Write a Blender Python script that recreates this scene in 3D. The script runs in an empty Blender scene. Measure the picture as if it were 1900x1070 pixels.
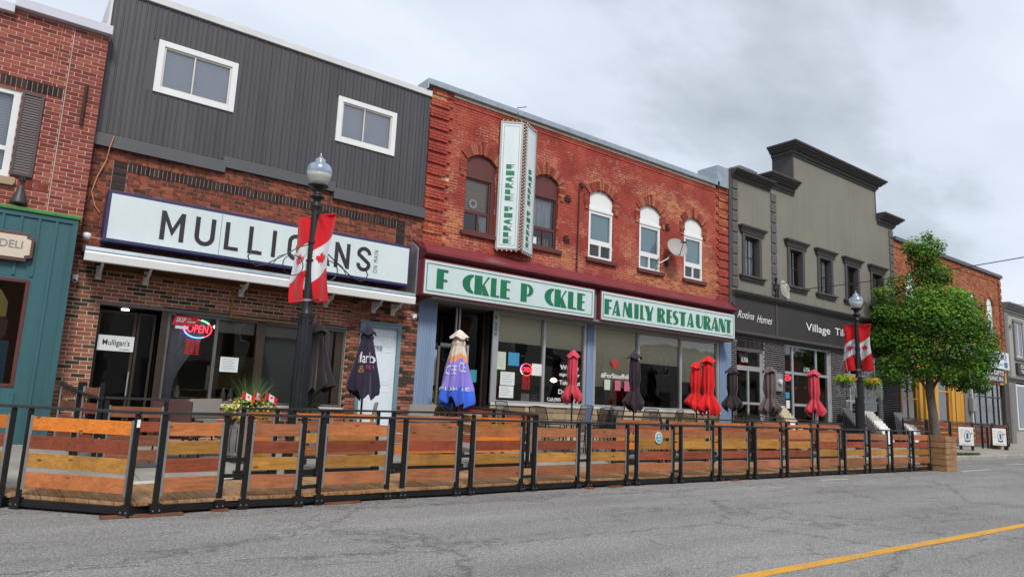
import bpy, bmesh, math, random
from mathutils import Vector, Matrix
R = math.radians
rnd = random.Random(7)
SC = bpy.context.scene
COL = SC.collection

# ---------------------------------------------------------------- camera
def setup_camera():
    pt, ro, ya = .161678544, .0451369749, .640230561
    fw = Vector((math.sin(ya)*math.cos(pt), math.cos(ya)*math.cos(pt), math.sin(pt)))
    rt = Vector((math.cos(ya), -math.sin(ya), 0)); up = rt.cross(fw)
    r2 = rt*math.cos(ro) + up*math.sin(ro); u2 = -rt*math.sin(ro) + up*math.cos(ro)
    cd = bpy.data.cameras.new('camera'); cam = bpy.data.objects.new('camera', cd); COL.objects.link(cam)
    m = Matrix((r2, u2, -fw)).transposed().to_4x4(); m.translation = Vector((0, 0, 1.5))
    cam.matrix_world = m
    cd.sensor_width = 36; cd.lens = 36*1294.97/1900; cd.clip_start = .05; cd.clip_end = 1500
    SC.camera = cam
setup_camera()

# ---------------------------------------------------------------- overcast sky and soft sun
def setup_light():
    w = bpy.data.worlds.new('World'); SC.world = w; w.use_nodes = True
    nt = w.node_tree; N = nt.nodes; L = nt.links; N.clear()
    out = N.new('ShaderNodeOutputWorld')
    sky = N.new('ShaderNodeTexSky'); sky.sky_type = 'NISHITA'; sky.sun_disc = False
    sky.sun_elevation = R(46); sky.sun_rotation = R(200)
    b1 = N.new('ShaderNodeBackground'); b1.inputs[1].default_value = .1; L.new(sky.outputs[0], b1.inputs[0])
    tc = N.new('ShaderNodeTexCoord')
    sep = N.new('ShaderNodeSeparateXYZ'); L.new(tc.outputs['Generated'], sep.inputs[0])
    den = N.new('ShaderNodeMath'); den.operation = 'MAXIMUM'; L.new(sep.outputs[2], den.inputs[0]); den.inputs[1].default_value = 0
    ad = N.new('ShaderNodeMath'); ad.operation = 'ADD'; L.new(den.outputs[0], ad.inputs[0]); ad.inputs[1].default_value = .22
    dx = N.new('ShaderNodeMath'); dx.operation = 'DIVIDE'; L.new(sep.outputs[0], dx.inputs[0]); L.new(ad.outputs[0], dx.inputs[1])
    dy = N.new('ShaderNodeMath'); dy.operation = 'DIVIDE'; L.new(sep.outputs[1], dy.inputs[0]); L.new(ad.outputs[0], dy.inputs[1])
    cmb = N.new('ShaderNodeCombineXYZ'); L.new(dx.outputs[0], cmb.inputs[0]); L.new(dy.outputs[0], cmb.inputs[1])
    mp = N.new('ShaderNodeMapping'); L.new(cmb.outputs[0], mp.inputs[0]); mp.inputs['Location'].default_value = SKYLOC; mp.inputs['Scale'].default_value = (.75, 1.25, 1)
    mp.inputs['Rotation'].default_value = (0, 0, R(-28))
    no = N.new('ShaderNodeTexNoise'); no.inputs['Scale'].default_value = 1.25; no.inputs['Detail'].default_value = 7; no.inputs['Roughness'].default_value = .52
    L.new(mp.outputs[0], no.inputs['Vector'])
    cr = N.new('ShaderNodeValToRGB'); e = cr.color_ramp.elements
    e[0].position = .29; e[0].color = (.44, .49, .56, 1)
    e[1].position = .65; e[1].color = (.89, .94, 1.02, 1)
    m = cr.color_ramp.elements.new(.40); m.color = (.60, .66, .74, 1)
    m = cr.color_ramp.elements.new(.455); m.color = (.72, .785, .89, 1)
    m = cr.color_ramp.elements.new(.53); m.color = (.78, .84, .95, 1)
    L.new(no.outputs[0], cr.inputs[0])
    b2 = N.new('ShaderNodeBackground'); b2.inputs[1].default_value = CLOUD; L.new(cr.outputs[0], b2.inputs[0])
    mx = N.new('ShaderNodeMixShader'); mx.inputs[0].default_value = .93
    L.new(b1.outputs[0], mx.inputs[1]); L.new(b2.outputs[0], mx.inputs[2]); L.new(mx.outputs[0], out.inputs[0])
    sd = bpy.data.lights.new('sun', 'SUN'); sd.energy = SUN; sd.angle = R(14); sd.color = (1, .96, .9)
    so = bpy.data.objects.new('sun', sd); COL.objects.link(so)
    el, az = R(46), R(200)      # azimuth clockwise from +Y: behind the camera, a little to the left
    d = Vector((math.sin(az)*math.cos(el), math.cos(az)*math.cos(el), math.sin(el)))
    so.rotation_euler = d.to_track_quat('Z', 'Y').to_euler()
    v = SC.view_settings; v.view_transform = 'Standard'; v.look = 'None'; v.gamma = 1; v.exposure = EXPO; v.use_curve_mapping = False
SKYLOC = (2.2, 8.8, 0); CLOUD = .57; SUN = 1.5; EXPO = .86
setup_light()

# ---------------------------------------------------------------- node materials
MATS = {}
class NT:
    def __init__(s, m):
        s.t = m.node_tree; s.N = s.t.nodes; s.L = s.t.links
    def n(s, typ, **kw):
        x = s.N.new('ShaderNode'+typ)
        for k, v in kw.items():
            if k == 'ins':
                for kk, vv in v.items():
                    if isinstance(vv, bpy.types.NodeSocket): s.L.new(vv, x.inputs[kk])
                    else: x.inputs[kk].default_value = vv
            else: setattr(x, k, v)
        return x
    def pos(s, scale=(1, 1, 1), obj=False):
        c = s.n('TexCoord').outputs['Object'] if obj else s.n('NewGeometry').outputs['Position']
        return s.n('Mapping', ins={0: c, 'Scale': scale}).outputs[0]
    def noise(s, vec, scale, detail=4, rough=.55, dist=0):
        return s.n('TexNoise', ins={'Vector': vec, 'Scale': scale, 'Detail': detail, 'Roughness': rough, 'Distortion': dist}).outputs[0]
    def ramp(s, fac, *st):
        r = s.n('ValToRGB', ins={0: fac}); e = r.color_ramp.elements
        while len(e) < len(st): e.new(.5)
        for i, (p, c) in enumerate(st):
            e[i].position = p; e[i].color = (c[0], c[1], c[2], 1) if isinstance(c, (tuple, list)) else (c, c, c, 1)
        return r.outputs[0]
    def mix(s, f, a, b, mode='MIX'):
        x = s.n('MixRGB', blend_type=mode)
        for i, v in ((0, f), (1, a), (2, b)):
            if isinstance(v, bpy.types.NodeSocket): s.L.new(v, x.inputs[i])
            elif i == 0: x.inputs[0].default_value = v
            else: x.inputs[i].default_value = (*v[:3], 1) if isinstance(v, (tuple, list)) else (v, v, v, 1)
        return x.outputs[0]
    def math(s, op, a, b=0):
        x = s.n('Math', operation=op)
        for i, v in ((0, a), (1, b)):
            if isinstance(v, bpy.types.NodeSocket): s.L.new(v, x.inputs[i])
            else: x.inputs[i].default_value = v
        return x.outputs[0]
    def bump(s, h, strength=.3, dist=.01):
        return s.n('Bump', ins={'Height': h, 'Strength': strength, 'Distance': dist}).outputs[0]
    def attr(s, name='bv'):
        return s.n('Attribute', attribute_name=name).outputs['Fac']
def newmat(name):
    m = bpy.data.materials.new(name); m.use_nodes = True
    MATS[name] = m
    return m, NT(m), m.node_tree.nodes['Principled BSDF']
def setp(t, p, **kw):
    for k, v in kw.items():
        k = {'col': 'Base Color', 'rough': 'Roughness', 'metal': 'Metallic', 'nrm': 'Normal', 'spec': 'Specular IOR Level', 'em': 'Emission Color', 'es': 'Emission Strength', 'alpha': 'Alpha', 'sheen': 'Sheen Weight', 'coat': 'Coat Weight'}[k]
        if isinstance(v, bpy.types.NodeSocket): t.L.new(v, p.inputs[k])
        elif isinstance(v, (tuple, list)) and len(v) == 3: p.inputs[k].default_value = (*v, 1)
        else: p.inputs[k].default_value = v
def pm(name, col, rough=.6, metal=0, var=.12, scale=3, bump=0, bscale=60, streak=False, spec=.5, run=0):
    """painted / plain surface with wear-like tone variation"""
    if name in MATS: return MATS[name]
    m, t, p = newmat(name)
    pos = t.pos((1, 1, .15) if streak else (1, 1, 1))
    nz = t.noise(pos, scale, 6, .62)
    lo = tuple(c*(1-var) for c in col); hi = tuple(min(1, c*(1+var)) for c in col)
    c = t.ramp(nz, (.3, lo), (.7, hi))
    fine = t.noise(t.pos(), scale*14, 3)
    c = t.mix(.25*var*4 if var < .25 else .25, c, t.ramp(fine, (.3, tuple(x*.75 for x in col)), (.7, tuple(min(1, x*1.2) for x in col))))
    setp(t, p, col=c, rough=rough, metal=metal, spec=spec)
    t.L.new(t.ramp(nz, (.25, rough*.85), (.75, min(1, rough*1.15))), p.inputs['Roughness'])
    if bump: setp(t, p, nrm=t.bump(t.noise(t.pos(), bscale, 5), bump, .004))
    if streak or run:
        l = p.inputs['Base Color'].links[0].from_socket; r = t.noise(t.pos((4.5, 4.5, .16)), 1.3, 7, .65)
        setp(t, p, col=t.mix(.5 if streak else run, l, t.ramp(r, (.30, .62), (.5, 1.0), (.72, 1.12)), 'MULTIPLY'))
    return m
def flat(name, col, rough=.5, metal=0, spec=.5):
    if name in MATS: return MATS[name]
    m, t, p = newmat(name); setp(t, p, col=col, rough=rough, metal=metal, spec=spec); return m
def emis(name, col, s):
    if name in MATS: return MATS[name]
    m, t, p = newmat(name); setp(t, p, col=col, em=col, es=s, rough=.5); return m
def glass(name, tint=(.75, .8, .78), refl=1.0, rough=0):
    if name in MATS: return MATS[name]
    m, t, p = newmat(name)
    tr = t.n('BsdfTransparent', ins={0: (*tint, 1)}); gl = t.n('BsdfGlossy', ins={0: (1, 1, 1, 1), 1: rough})
    fr = t.n('Fresnel', ins={0: 1.55})
    f = t.math('MULTIPLY', fr.outputs[0], refl)
    wob = t.bump(t.noise(t.pos(), .9, 2), .12, .05)
    t.L.new(wob, gl.inputs['Normal'])
    mx = t.n('MixShader', ins={0: f, 1: tr.outputs[0], 2: gl.outputs[0]})
    t.L.new(mx.outputs[0], t.N['Material Output'].inputs[0]); return m
def leafmat(name, *cols, rough=.55, trans=.25):
    if name in MATS: return MATS[name]
    m, t, p = newmat(name)
    a = t.attr(); n = len(cols)
    c = t.ramp(a, *[((i+.0)/(n-1) if n > 1 else 0, cols[i]) for i in range(n)])
    setp(t, p, col=c, rough=rough, spec=.35)
    tl = t.n('BsdfTranslucent', ins={0: c}); mx = t.n('MixShader', ins={0: trans, 1: p.outputs[0], 2: tl.outputs[0]})
    t.L.new(mx.outputs[0], t.N['Material Output'].inputs[0]); return m
def brickmat(name, ramp, dirt=.35, rough=.85, flash=None):
    """brick faces: tone from the brick's own value, flashed darker in places, fine grain"""
    m, t, p = newmat(name)
    c = t.ramp(t.attr(), *ramp)
    g = t.noise(t.pos(), 55, 5, .65)
    c = t.mix(.35, c, t.ramp(g, (.3, .35), (.7, 1.0)), 'MULTIPLY')
    if flash:
        f = t.ramp(t.noise(t.pos((9, 9, 9)), 1, 2, .4), (.52, 0.), (.6, 1.))
        c = t.mix(t.math('MULTIPLY', f, .75), c, flash)
    big = t.noise(t.pos(), .8, 5, .6)
    c = t.mix(dirt, c, t.ramp(big, (.3, .55), (.65, 1.0)), 'MULTIPLY')
    setp(t, p, col=c, rough=rough, nrm=t.bump(g, .5, .004), spec=.3)
    return m
def mortar(name, col):
    m, t, p = newmat(name)
    n = t.noise(t.pos(), 6, 6, .65)
    setp(t, p, col=t.ramp(n, (.3, tuple(c*.62 for c in col)), (.7, col)), rough=.95, nrm=t.bump(t.noise(t.pos(), 90, 4), .5, .004), spec=.2)
    return m

# ---------------------------------------------------------------- mesh building
class MB:
    def __init__(s): s.v = []; s.f = []; s.a = []; s.mi = []; s.smooth = False
    def face(s, pts, a=.5, mi=0):
        i = len(s.v); s.v += [tuple(p) for p in pts]; s.f.append(tuple(range(i, i+len(pts)))); s.a.append(a); s.mi.append(mi)
    def box(s, x0, x1, y0, y1, z0, z1, a=.5, mi=0):
        i = len(s.v)
        s.v += [(x0, y0, z0), (x1, y0, z0), (x1, y1, z0), (x0, y1, z0), (x0, y0, z1), (x1, y0, z1), (x1, y1, z1), (x0, y1, z1)]
        for q in ((0, 3, 2, 1), (4, 5, 6, 7), (0, 1, 5, 4), (1, 2, 6, 5), (2, 3, 7, 6), (3, 0, 4, 7)):
            s.f.append(tuple(i+k for k in q)); s.a.append(a); s.mi.append(mi)
        return s
    def brick(s, x0, x1, yf, yb, z0, z1, a):      # no back face
        i = len(s.v)
        s.v += [(x0, yf, z0), (x1, yf, z0), (x1, yb, z0), (x0, yb, z0), (x0, yf, z1), (x1, yf, z1), (x1, yb, z1), (x0, yb, z1)]
        for q in ((0, 3, 2, 1), (4, 5, 6, 7), (0, 1, 5, 4), (1, 2, 6, 5), (3, 0, 4, 7)):
            s.f.append(tuple(i+k for k in q)); s.a.append(a); s.mi.append(0)
    def tube(s, pts, r, n=8, a=.5, mi=0, cap=True):
        pts = [Vector(p) for p in pts]; rr = r if isinstance(r, (list, tuple)) else [r]*len(pts)
        base = len(s.v); ref = None
        for k, p in enumerate(pts):
            d = (pts[min(k+1, len(pts)-1)]-pts[max(k-1, 0)]).normalized()
            if ref is None: ref = Vector((0, 0, 1)) if abs(d.z) < .9 else Vector((1, 0, 0))
            u = d.cross(ref).normalized(); w = u.cross(d).normalized(); ref = w
            for j in range(n):
                t = 2*math.pi*j/n; q = p+(u*math.cos(t)+w*math.sin(t))*rr[k]; s.v.append(tuple(q))
        for k in range(len(pts)-1):
            for j in range(n):
                A = base+k*n+j; B = base+k*n+(j+1) % n
                s.f.append((A, B, B+n, A+n)); s.a.append(a); s.mi.append(mi)
        if cap:
            s.f.append(tuple(base+j for j in range(n))[::-1]); s.a.append(a); s.mi.append(mi)
            e = base+(len(pts)-1)*n; s.f.append(tuple(e+j for j in range(n))); s.a.append(a); s.mi.append(mi)
        return s
    def bar(s, p0, p1, w, h, a=.5, mi=0):
        """rectangular bar between two points, w across, h along the up-ish axis"""
        p0 = Vector(p0); p1 = Vector(p1); d = (p1-p0).normalized()
        up = Vector((0, 0, 1)) if abs(d.z) < .95 else Vector((0, 1, 0))
        u = d.cross(up).normalized()*(w/2); v = u.cross(d).normalized()*(h/2)
        i = len(s.v)
        for p in (p0, p1):
            for c in ((-1, -1), (1, -1), (1, 1), (-1, 1)): s.v.append(tuple(p+u*c[0]+v*c[1]))
        for q in ((0, 1, 2, 3), (7, 6, 5, 4), (0, 4, 5, 1), (1, 5, 6, 2), (2, 6, 7, 3), (3, 7, 4, 0)):
            s.f.append(tuple(i+k for k in q)); s.a.append(a); s.mi.append(mi)
        return s
    def lathe(s, c, prof, n=20, a=.5, mi=0, rip=None):
        base = len(s.v); cx, cy, cz = c
        for r, z in prof:
            for j in range(n):
                t = 2*math.pi*j/n; q = r*(rip(t, z) if rip else 1)
                s.v.append((cx+q*math.cos(t), cy+q*math.sin(t), cz+z))
        for k in range(len(prof)-1):
            for j in range(n):
                A = base+k*n+j; B = base+k*n+(j+1) % n
                s.f.append((A, B, B+n, A+n)); s.a.append(a); s.mi.append(mi)
        s.f.append(tuple(base+j for j in range(n))[::-1]); s.a.append(a); s.mi.append(mi)
        e = base+(len(prof)-1)*n; s.f.append(tuple(e+j for j in range(n))); s.a.append(a); s.mi.append(mi)
        return s
    def prism(s, poly, y0, y1, a=.5, mi=0):
        """polygon in facade plane (x,z), extruded from y0 (front) to y1"""
        n = len(poly); i = len(s.v)
        s.v += [(x, y0, z) for x, z in poly]+[(x, y1, z) for x, z in poly]
        s.f.append(tuple(i+k for k in range(n))); s.f.append(tuple(i+n+k for k in range(n))[::-1]); s.a += [a, a]; s.mi += [mi, mi]
        for k in range(n):
            l = (k+1) % n; s.f.append((i+l, i+k, i+n+k, i+n+l)); s.a.append(a); s.mi.append(mi)
        return s
    def extr_yz(s, poly, x0, x1, a=.5, mi=0):
        """profile in (y,z) extruded along x"""
        n = len(poly); i = len(s.v)
        s.v += [(x0, y, z) for y, z in poly]+[(x1, y, z) for y, z in poly]
        s.f.append(tuple(i+k for k in range(n))); s.f.append(tuple(i+n+k for k in range(n))[::-1]); s.a += [a, a]; s.mi += [mi, mi]
        for k in range(n):
            l = (k+1) % n; s.f.append((i+k, i+l, i+n+l, i+n+k)[::-1]); s.a.append(a); s.mi.append(mi)
        return s
    def mesh(s, name, mats, shift=(0, 0, 0)):
        me = bpy.data.meshes.new(name)
        sx, sy, sz = shift
        me.from_pydata([(x-sx, y-sy, z-sz) for x, y, z in s.v], [], s.f)
        if not isinstance(mats, (list, tuple)): mats = [mats]
        for m in mats: me.materials.append(MATS[m] if isinstance(m, str) else m)
        if len(mats) > 1: me.polygons.foreach_set('material_index', s.mi)
        at = me.attributes.new('bv', 'FLOAT', 'FACE'); at.data.foreach_set('value', s.a)
        if s.smooth: me.polygons.foreach_set('use_smooth', [True]*len(s.f))
        me.update()
        return me
ORG = {}
def thing(name, label, cat, loc=(0, 0, 0), group=None, rz=0):
    o = bpy.data.objects.new(name, None); COL.objects.link(o); o.location = loc; o.rotation_euler = (0, 0, rz)
    o.empty_display_size = .2
    o['label'] = label; o['category'] = cat
    if group: o['group'] = group
    ORG[o.name] = Vector(loc)
    return o
def obj(name, mb, mats, parent=None, kind=None, label=None, fix=True, bevel=0):
    """one mesh object; vertices given in world coordinates are made local to the parent thing"""
    org = ORG.get(parent.name, Vector((0, 0, 0))) if parent else Vector((0, 0, 0))
    me = mb.mesh(name, mats, org)
    if fix and len(mb.f) < 20000:
        bm = bmesh.new(); bm.from_mesh(me); bmesh.ops.recalc_face_normals(bm, faces=bm.faces); bm.to_mesh(me); bm.free()
    o = bpy.data.objects.new(name, me); COL.objects.link(o)
    if parent: o.parent = parent; ORG[o.name] = org
    if kind: o['kind'] = kind
    if label: o['label'] = label
    if bevel:
        md = o.modifiers.new('bevel', 'BEVEL'); md.width = bevel; md.segments = 2; md.limit_method = 'ANGLE'
    return o
def tag(o, label, cat, group=None):
    o['label'] = label; o['category'] = cat
    if group: o['group'] = group
    return o
def struct(name, mb, mats, parent=None, **k):
    return obj(name, mb, mats, parent, kind='structure' if parent is None else None, **k)
def copy_tree(o, parent=None):
    c = o.copy(); COL.objects.link(c)
    if parent: c.parent = parent
    for ch in o.children: copy_tree(ch, c)
    return c
def dup(o, loc, rz, label, group=None):
    c = copy_tree(o); c.location = loc; c.rotation_euler = (0, 0, rz); c['label'] = label
    if group: c['group'] = group
    return c

# text fitted into a box on a facade plane (x0..x1, z0..z1 at y), facing -Y
_tc = {}
def text_geo(s, offset=0.0, shear=0.0, space=1.0):
    key = (s, offset, shear, space)
    if key in _tc: return _tc[key]
    cu = bpy.data.curves.new('t', 'FONT'); cu.body = s; cu.offset = offset; cu.shear = shear; cu.space_character = space
    cu.resolution_u = 4; cu.extrude = 0
    o = bpy.data.objects.new('t', cu); COL.objects.link(o)
    dg = bpy.context.evaluated_depsgraph_get(); me = bpy.data.meshes.new_from_object(o.evaluated_get(dg))
    vs = [tuple(v.co) for v in me.vertices]; fs = [tuple(p.vertices) for p in me.polygons]
    bpy.data.objects.remove(o); bpy.data.curves.remove(cu); bpy.data.meshes.remove(me)
    _tc[key] = (vs, fs); return vs, fs
def add_text(mb, s, x0, x1, z0, z1, y, offset=0.0, shear=0.0, thick=.004, rot=0, keep=False, space=1.0, fn=None, mi=0):
    vs, fs = text_geo(s, offset, shear, space)
    if not vs: return mb
    ax = min(v[0] for v in vs); bx = max(v[0] for v in vs); ay = min(v[1] for v in vs); by = max(v[1] for v in vs)
    W = (x1-x0) if not rot else (z1-z0); H = (z1-z0) if not rot else (x1-x0)
    sx = W/max(bx-ax, 1e-6); sy = H/max(by-ay, 1e-6)
    if keep: sx = min(sx, sy); sy = sx
    def tr(v):
        a = (v[0]-ax)*sx; b = (v[1]-ay)*sy
        if rot == 0: return (x0+a, z0+b)
        if rot == 90: return (x1-b, z0+a)
        return (x0+b, z1-a)
    i = len(mb.v)
    for v in vs:
        x, z = tr(v); mb.v.append((x, y, z) if fn is None else fn(x, z, 0))
    for f in fs: mb.f.append(tuple(i+k for k in f)); mb.a.append(.5); mb.mi.append(mi)
    return mb
def polyline(mb, pts, w, y0, y1, mi=0):
    for (x0, z0), (x1, z1) in zip(pts, pts[1:]):
        d = math.hypot(x1-x0, z1-z0) or 1e-6; nx, nz = -(z1-z0)/d*w/2, (x1-x0)/d*w/2
        mb.prism([(x0+nx, z0+nz), (x1+nx, z1+nz), (x1-nx, z1-nz), (x0-nx, z0-nz)], y0, y1, mi=mi)
# ---------------------------------------------------------------- materials of the place
def make_materials():
    # asphalt: worn grey, pale aggregate, sealed and open cracks
    m, t, p = newmat('asphalt')
    P = t.pos()
    sp = t.n('TexVoronoi', ins={'Vector': P, 'Scale': 85.0}).outputs['Distance']
    spc = t.n('TexVoronoi', ins={'Vector': P, 'Scale': 85.0}).outputs['Color']
    g1 = t.noise(P, 38, 6, .75)
    c = t.ramp(g1, (.28, (.10, .096, .092)), (.5, (.235, .228, .22)), (.72, (.52, .50, .485)))
    c = t.mix(.36, c, t.ramp(t.n('SeparateColor', ins={0: spc}).outputs[0], (.1, (.06, .06, .06)), (.55, (.19, .185, .18)), (.97, (.60, .58, .56))))
    big = t.noise(t.pos((.35, 1.3, 1)), .55, 6, .6)
    c = t.mix(1, c, t.ramp(big, (.3, .80), (.68, 1.15)), 'MULTIPLY')
    lane = t.noise(t.pos((.04, 1.6, 1)), 1.0, 2, .5)
    c = t.mix(.45, c, t.ramp(lane, (.35, .8), (.62, 1.1)), 'MULTIPLY')
    oil = t.ramp(t.noise(t.pos((.5, 2.2, 1)), 1.9, 6, .7), (.30, .62), (.42, 1.0))
    c = t.mix(.7, c, oil, 'MULTIPLY')
    warp = t.mix(.12, P, t.n('TexNoise', ins={'Vector': P, 'Scale': 1.6, 'Detail': 6.0}).outputs['Color'], 'ADD')
    def cracks(scale, wid, vec):
        e = t.n('TexVoronoi', feature='DISTANCE_TO_EDGE', ins={'Vector': t.n('Mapping', ins={0: vec, 'Scale': scale}).outputs[0], 'Scale': 1.0}).outputs[0]
        return t.ramp(e, (0, 1.), (wid, 0.))
    w2 = t.n('VectorMath', operation='ADD', ins={0: P, 1: t.n('VectorMath', operation='SCALE', ins={0: t.n('TexNoise', ins={'Vector': P, 'Scale': 2.2, 'Detail': 7.0, 'Roughness': .7}).outputs['Color'], 'Scale': .55}).outputs[0]}).outputs[0]
    k1 = cracks((.20, .42, 1), .011, w2); k2 = cracks((.5, .8, 1), .014, w2)
    msk = t.ramp(t.noise(P, .45, 2), (.46, 0.), (.58, 1.))
    k = t.math('MAXIMUM', k1, t.math('MULTIPLY', k2, msk))
    c = t.mix(t.math('MULTIPLY', k, .5), c, (.045, .042, .04))
    h = t.math('SUBTRACT', t.math('ADD', g1, t.math('MULTIPLY', sp, .8)), t.math('MULTIPLY', k, .8))
    setp(t, p, col=c, rough=.92, nrm=t.bump(h, .7, .01), spec=.3)
    # concrete
    for nm, a, b in (('concrete', (.24, .225, .2), (.40, .375, .335)), ('kerb_concrete', (.25, .24, .22), (.42, .40, .37)), ('light_concrete', (.38, .37, .35), (.52, .5, .47))):
        m, t, p = newmat(nm); P = t.pos()
        n = t.noise(P, 1.4, 7, .62); f = t.noise(P, 70, 4, .7)
        c = t.mix(.4, t.ramp(n, (.3, a), (.68, b)), t.ramp(f, (.3, .45), (.7, 1.15)), 'MULTIPLY')
        c = t.mix(.25, c, t.ramp(t.attr(), (0, .7), (1, 1.1)), 'MULTIPLY')
        setp(t, p, col=c, rough=.9, nrm=t.bump(f, .3, .004), spec=.3)
    # stained fence boards, one material per stain colour, grain along the board
    def wood(nm, dark, mid, light, knots=True, rough=.62, along='X', grain=1.0, use=.5):
        m, t, p = newmat(nm)
        sc = {'X': (.9, 9, 14), 'Y': (14, .9, 9), 'Z': (14, 9, .9)}[along]
        n = t.n('TexNoise', ins={'Vector': t.pos(sc), 'Scale': 1.6, 'Detail': 10.0, 'Roughness': .7, 'Distortion': 1.1}).outputs[0]
        c = t.ramp(n, (.30, dark), (.5, mid), (.70, light))
        sm = t.noise(t.pos(), 3.2, 6, .7); c = t.mix(.55, c, t.ramp(sm, (.32, .5), (.5, .95), (.72, 1.15)), 'MULTIPLY')
        c = t.mix(.75, c, t.ramp(t.attr(), (0, .66), (1, 1.22)), 'MULTIPLY')
        bl = t.noise(t.pos((1.2, 2, 2)), 1.5, 4)
        c = t.mix(.45, c, t.ramp(bl, (.3, .68), (.7, 1.15)), 'MULTIPLY')
        if knots:
            v = t.n('TexVoronoi', ins={'Vector': t.pos((2.3, 3, 6.5)), 'Scale': 1.0, 'Randomness': 1.0}).outputs['Distance']
            c = t.mix(t.ramp(v, (.055, .85), (.13, 0.)), c, tuple(x*.22 for x in dark))
        setp(t, p, col=c, rough=rough, nrm=t.bump(n, .25*grain, .003), spec=.35)
    wood('orange_stain', (.31, .095, .026), (.47, .155, .048), (.58, .22, .08))
    wood('red_stain', (.19, .040, .016), (.29, .065, .028), (.36, .10, .042))
    wood('ochre_stain', (.27, .12, .022), (.42, .195, .036), (.54, .28, .07))
    wood('tan_stain', (.25, .085, .032), (.38, .135, .055), (.48, .20, .09))
    wood('bright_orange_stain', (.48, .12, .012), (.66, .19, .022), (.78, .28, .05))
    wood('brown_stain', (.14, .05, .025), (.21, .078, .04), (.28, .12, .06))
    wood('planter_wood', (.20, .105, .045), (.33, .185, .085), (.45, .28, .14))
    wood('brown_trim', (.10, .04, .015), (.17, .075, .03), (.25, .12, .05), knots=False)
    wood('ochre_trim', (.24, .10, .03), (.36, .165, .055), (.44, .23, .09), knots=False, along='Z')
    wood('table_wood', (.25, .15, .08), (.4, .26, .15), (.5, .36, .22), knots=False)
    m, t, p = newmat('deck_board'); P = t.pos()
    n = t.noise(t.pos((9, .7, 1)), 2.2, 7, .65); s = t.noise(P, 26, 6, .72); b = t.noise(P, .9, 5)
    c = t.ramp(n, (.28, (.20, .09, .035)), (.5, (.42, .22, .09)), (.72, (.56, .34, .16)))
    c = t.mix(.8, c, t.ramp(s, (.34, .3), (.56, 1.0), (.7, 1.3)), 'MULTIPLY')
    c = t.mix(.5, c, t.ramp(t.attr(), (0, .62), (1, 1.2)), 'MULTIPLY')
    c = t.mix(t.ramp(b, (.4, .0), (.7, .4)), c, (.42, .34, .25))
    setp(t, p, col=c, rough=.85, nrm=t.bump(s, .4, .005), spec=.25)
    # bricks
    brickmat('left_brick', ((0, (.20, .042, .028)), (.5, (.31, .070, .045)), (1, (.41, .11, .075))), dirt=.35)
    brickmat('flashed_brick', ((0, (.10, .028, .016)), (.35, (.24, .052, .026)), (.7, (.33, .075, .034)), (1, (.40, .12, .06))), flash=(.05, .03, .022))
    brickmat('mixed_brick', ((0, (.06, .04, .03)), (.22, (.10, .07, .05)), (.28, (.28, .10, .062)), (.75, (.39, .145, .092)), (1, (.48, .21, .14))), dirt=.2)
    brickmat('dark_brick', ((0, (.022, .014, .012)), (.6, (.042, .026, .022)), (1, (.07, .04, .034))), dirt=.3)
    brickmat('black_brick', ((0, (.012, .010, .012)), (.6, (.026, .022, .025)), (1, (.055, .046, .05))), dirt=.2)
    brickmat('orange_brick', ((0, (.26, .07, .03)), (.5, (.42, .12, .05)), (1, (.52, .2, .09))), dirt=.5)
    brickmat('lime_stone', ((0, (.30, .20, .12)), (.5, (.50, .37, .23)), (1, (.64, .52, .36))), dirt=.5)
    mortar('grey_mortar', (.66, .52, .47)); mortar('dark_mortar', (.27, .20, .17)); mortar('cream_mortar', (.88, .74, .56))
    mortar('pale_mortar', (.56, .53, .54)); mortar('stone_mortar', (.42, .35, .26)); mortar('brown_mortar', (.28, .2, .15))
    # painted brick: red paint, flaked away in patches down to orange brick and pale joints
    def flaked(nm, is_mortar):
        m, t, p = newmat(nm); P = t.n('NewGeometry').outputs['Position']
        def spot(x, z, rx, rz, k):
            v = t.n('VectorMath', operation='MULTIPLY', ins={0: t.n('VectorMath', operation='SUBTRACT', ins={0: P, 1: (x, 15, z)}).outputs[0], 1: (1/rx, 0, 1/rz)}).outputs[0]
            l = t.n('VectorMath', operation='LENGTH', ins={0: v}).outputs['Value']
            return t.math('MULTIPLY', t.math('MAXIMUM', t.math('SUBTRACT', 1, l), 0), k)
        n = t.noise(t.pos((1.0, 1, 1.5)), 1.7, 10, .78)
        s = n
        for a in ((9.1, 5.7, 1.2, 1.0, .30), (13.0, 5.7, 1.2, .6, .25), (17.8, 5.6, 2.2, .9, .30), (19.6, 5.8, 1.1, 1.2, .30), (17.9, 8.2, 2.0, .8, .26),
                  (8.4, 9.3, .5, .3, .4), (20.4, 8.7, .5, 1.0, .35), (15.5, 8.7, 1.2, .3, .16), (15.6, 6.4, .6, 1.3, .17), (9.0, 7.0, .4, .7, .2), (11.0, 8.6, 1.5, .5, .14), (14.4, 8.3, .9, .45, .16), (16.6, 8.4, .9, .4, .16), (12.2, 8.4, .8, .4, .14), (19.0, 7.2, 1.2, .8, .12), (16.0, 5.6, 1.2, .3, .2)):
            s = t.math('ADD', s, spot(*a))
        g = t.noise(t.pos(), 60, 5, .65)
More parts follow.
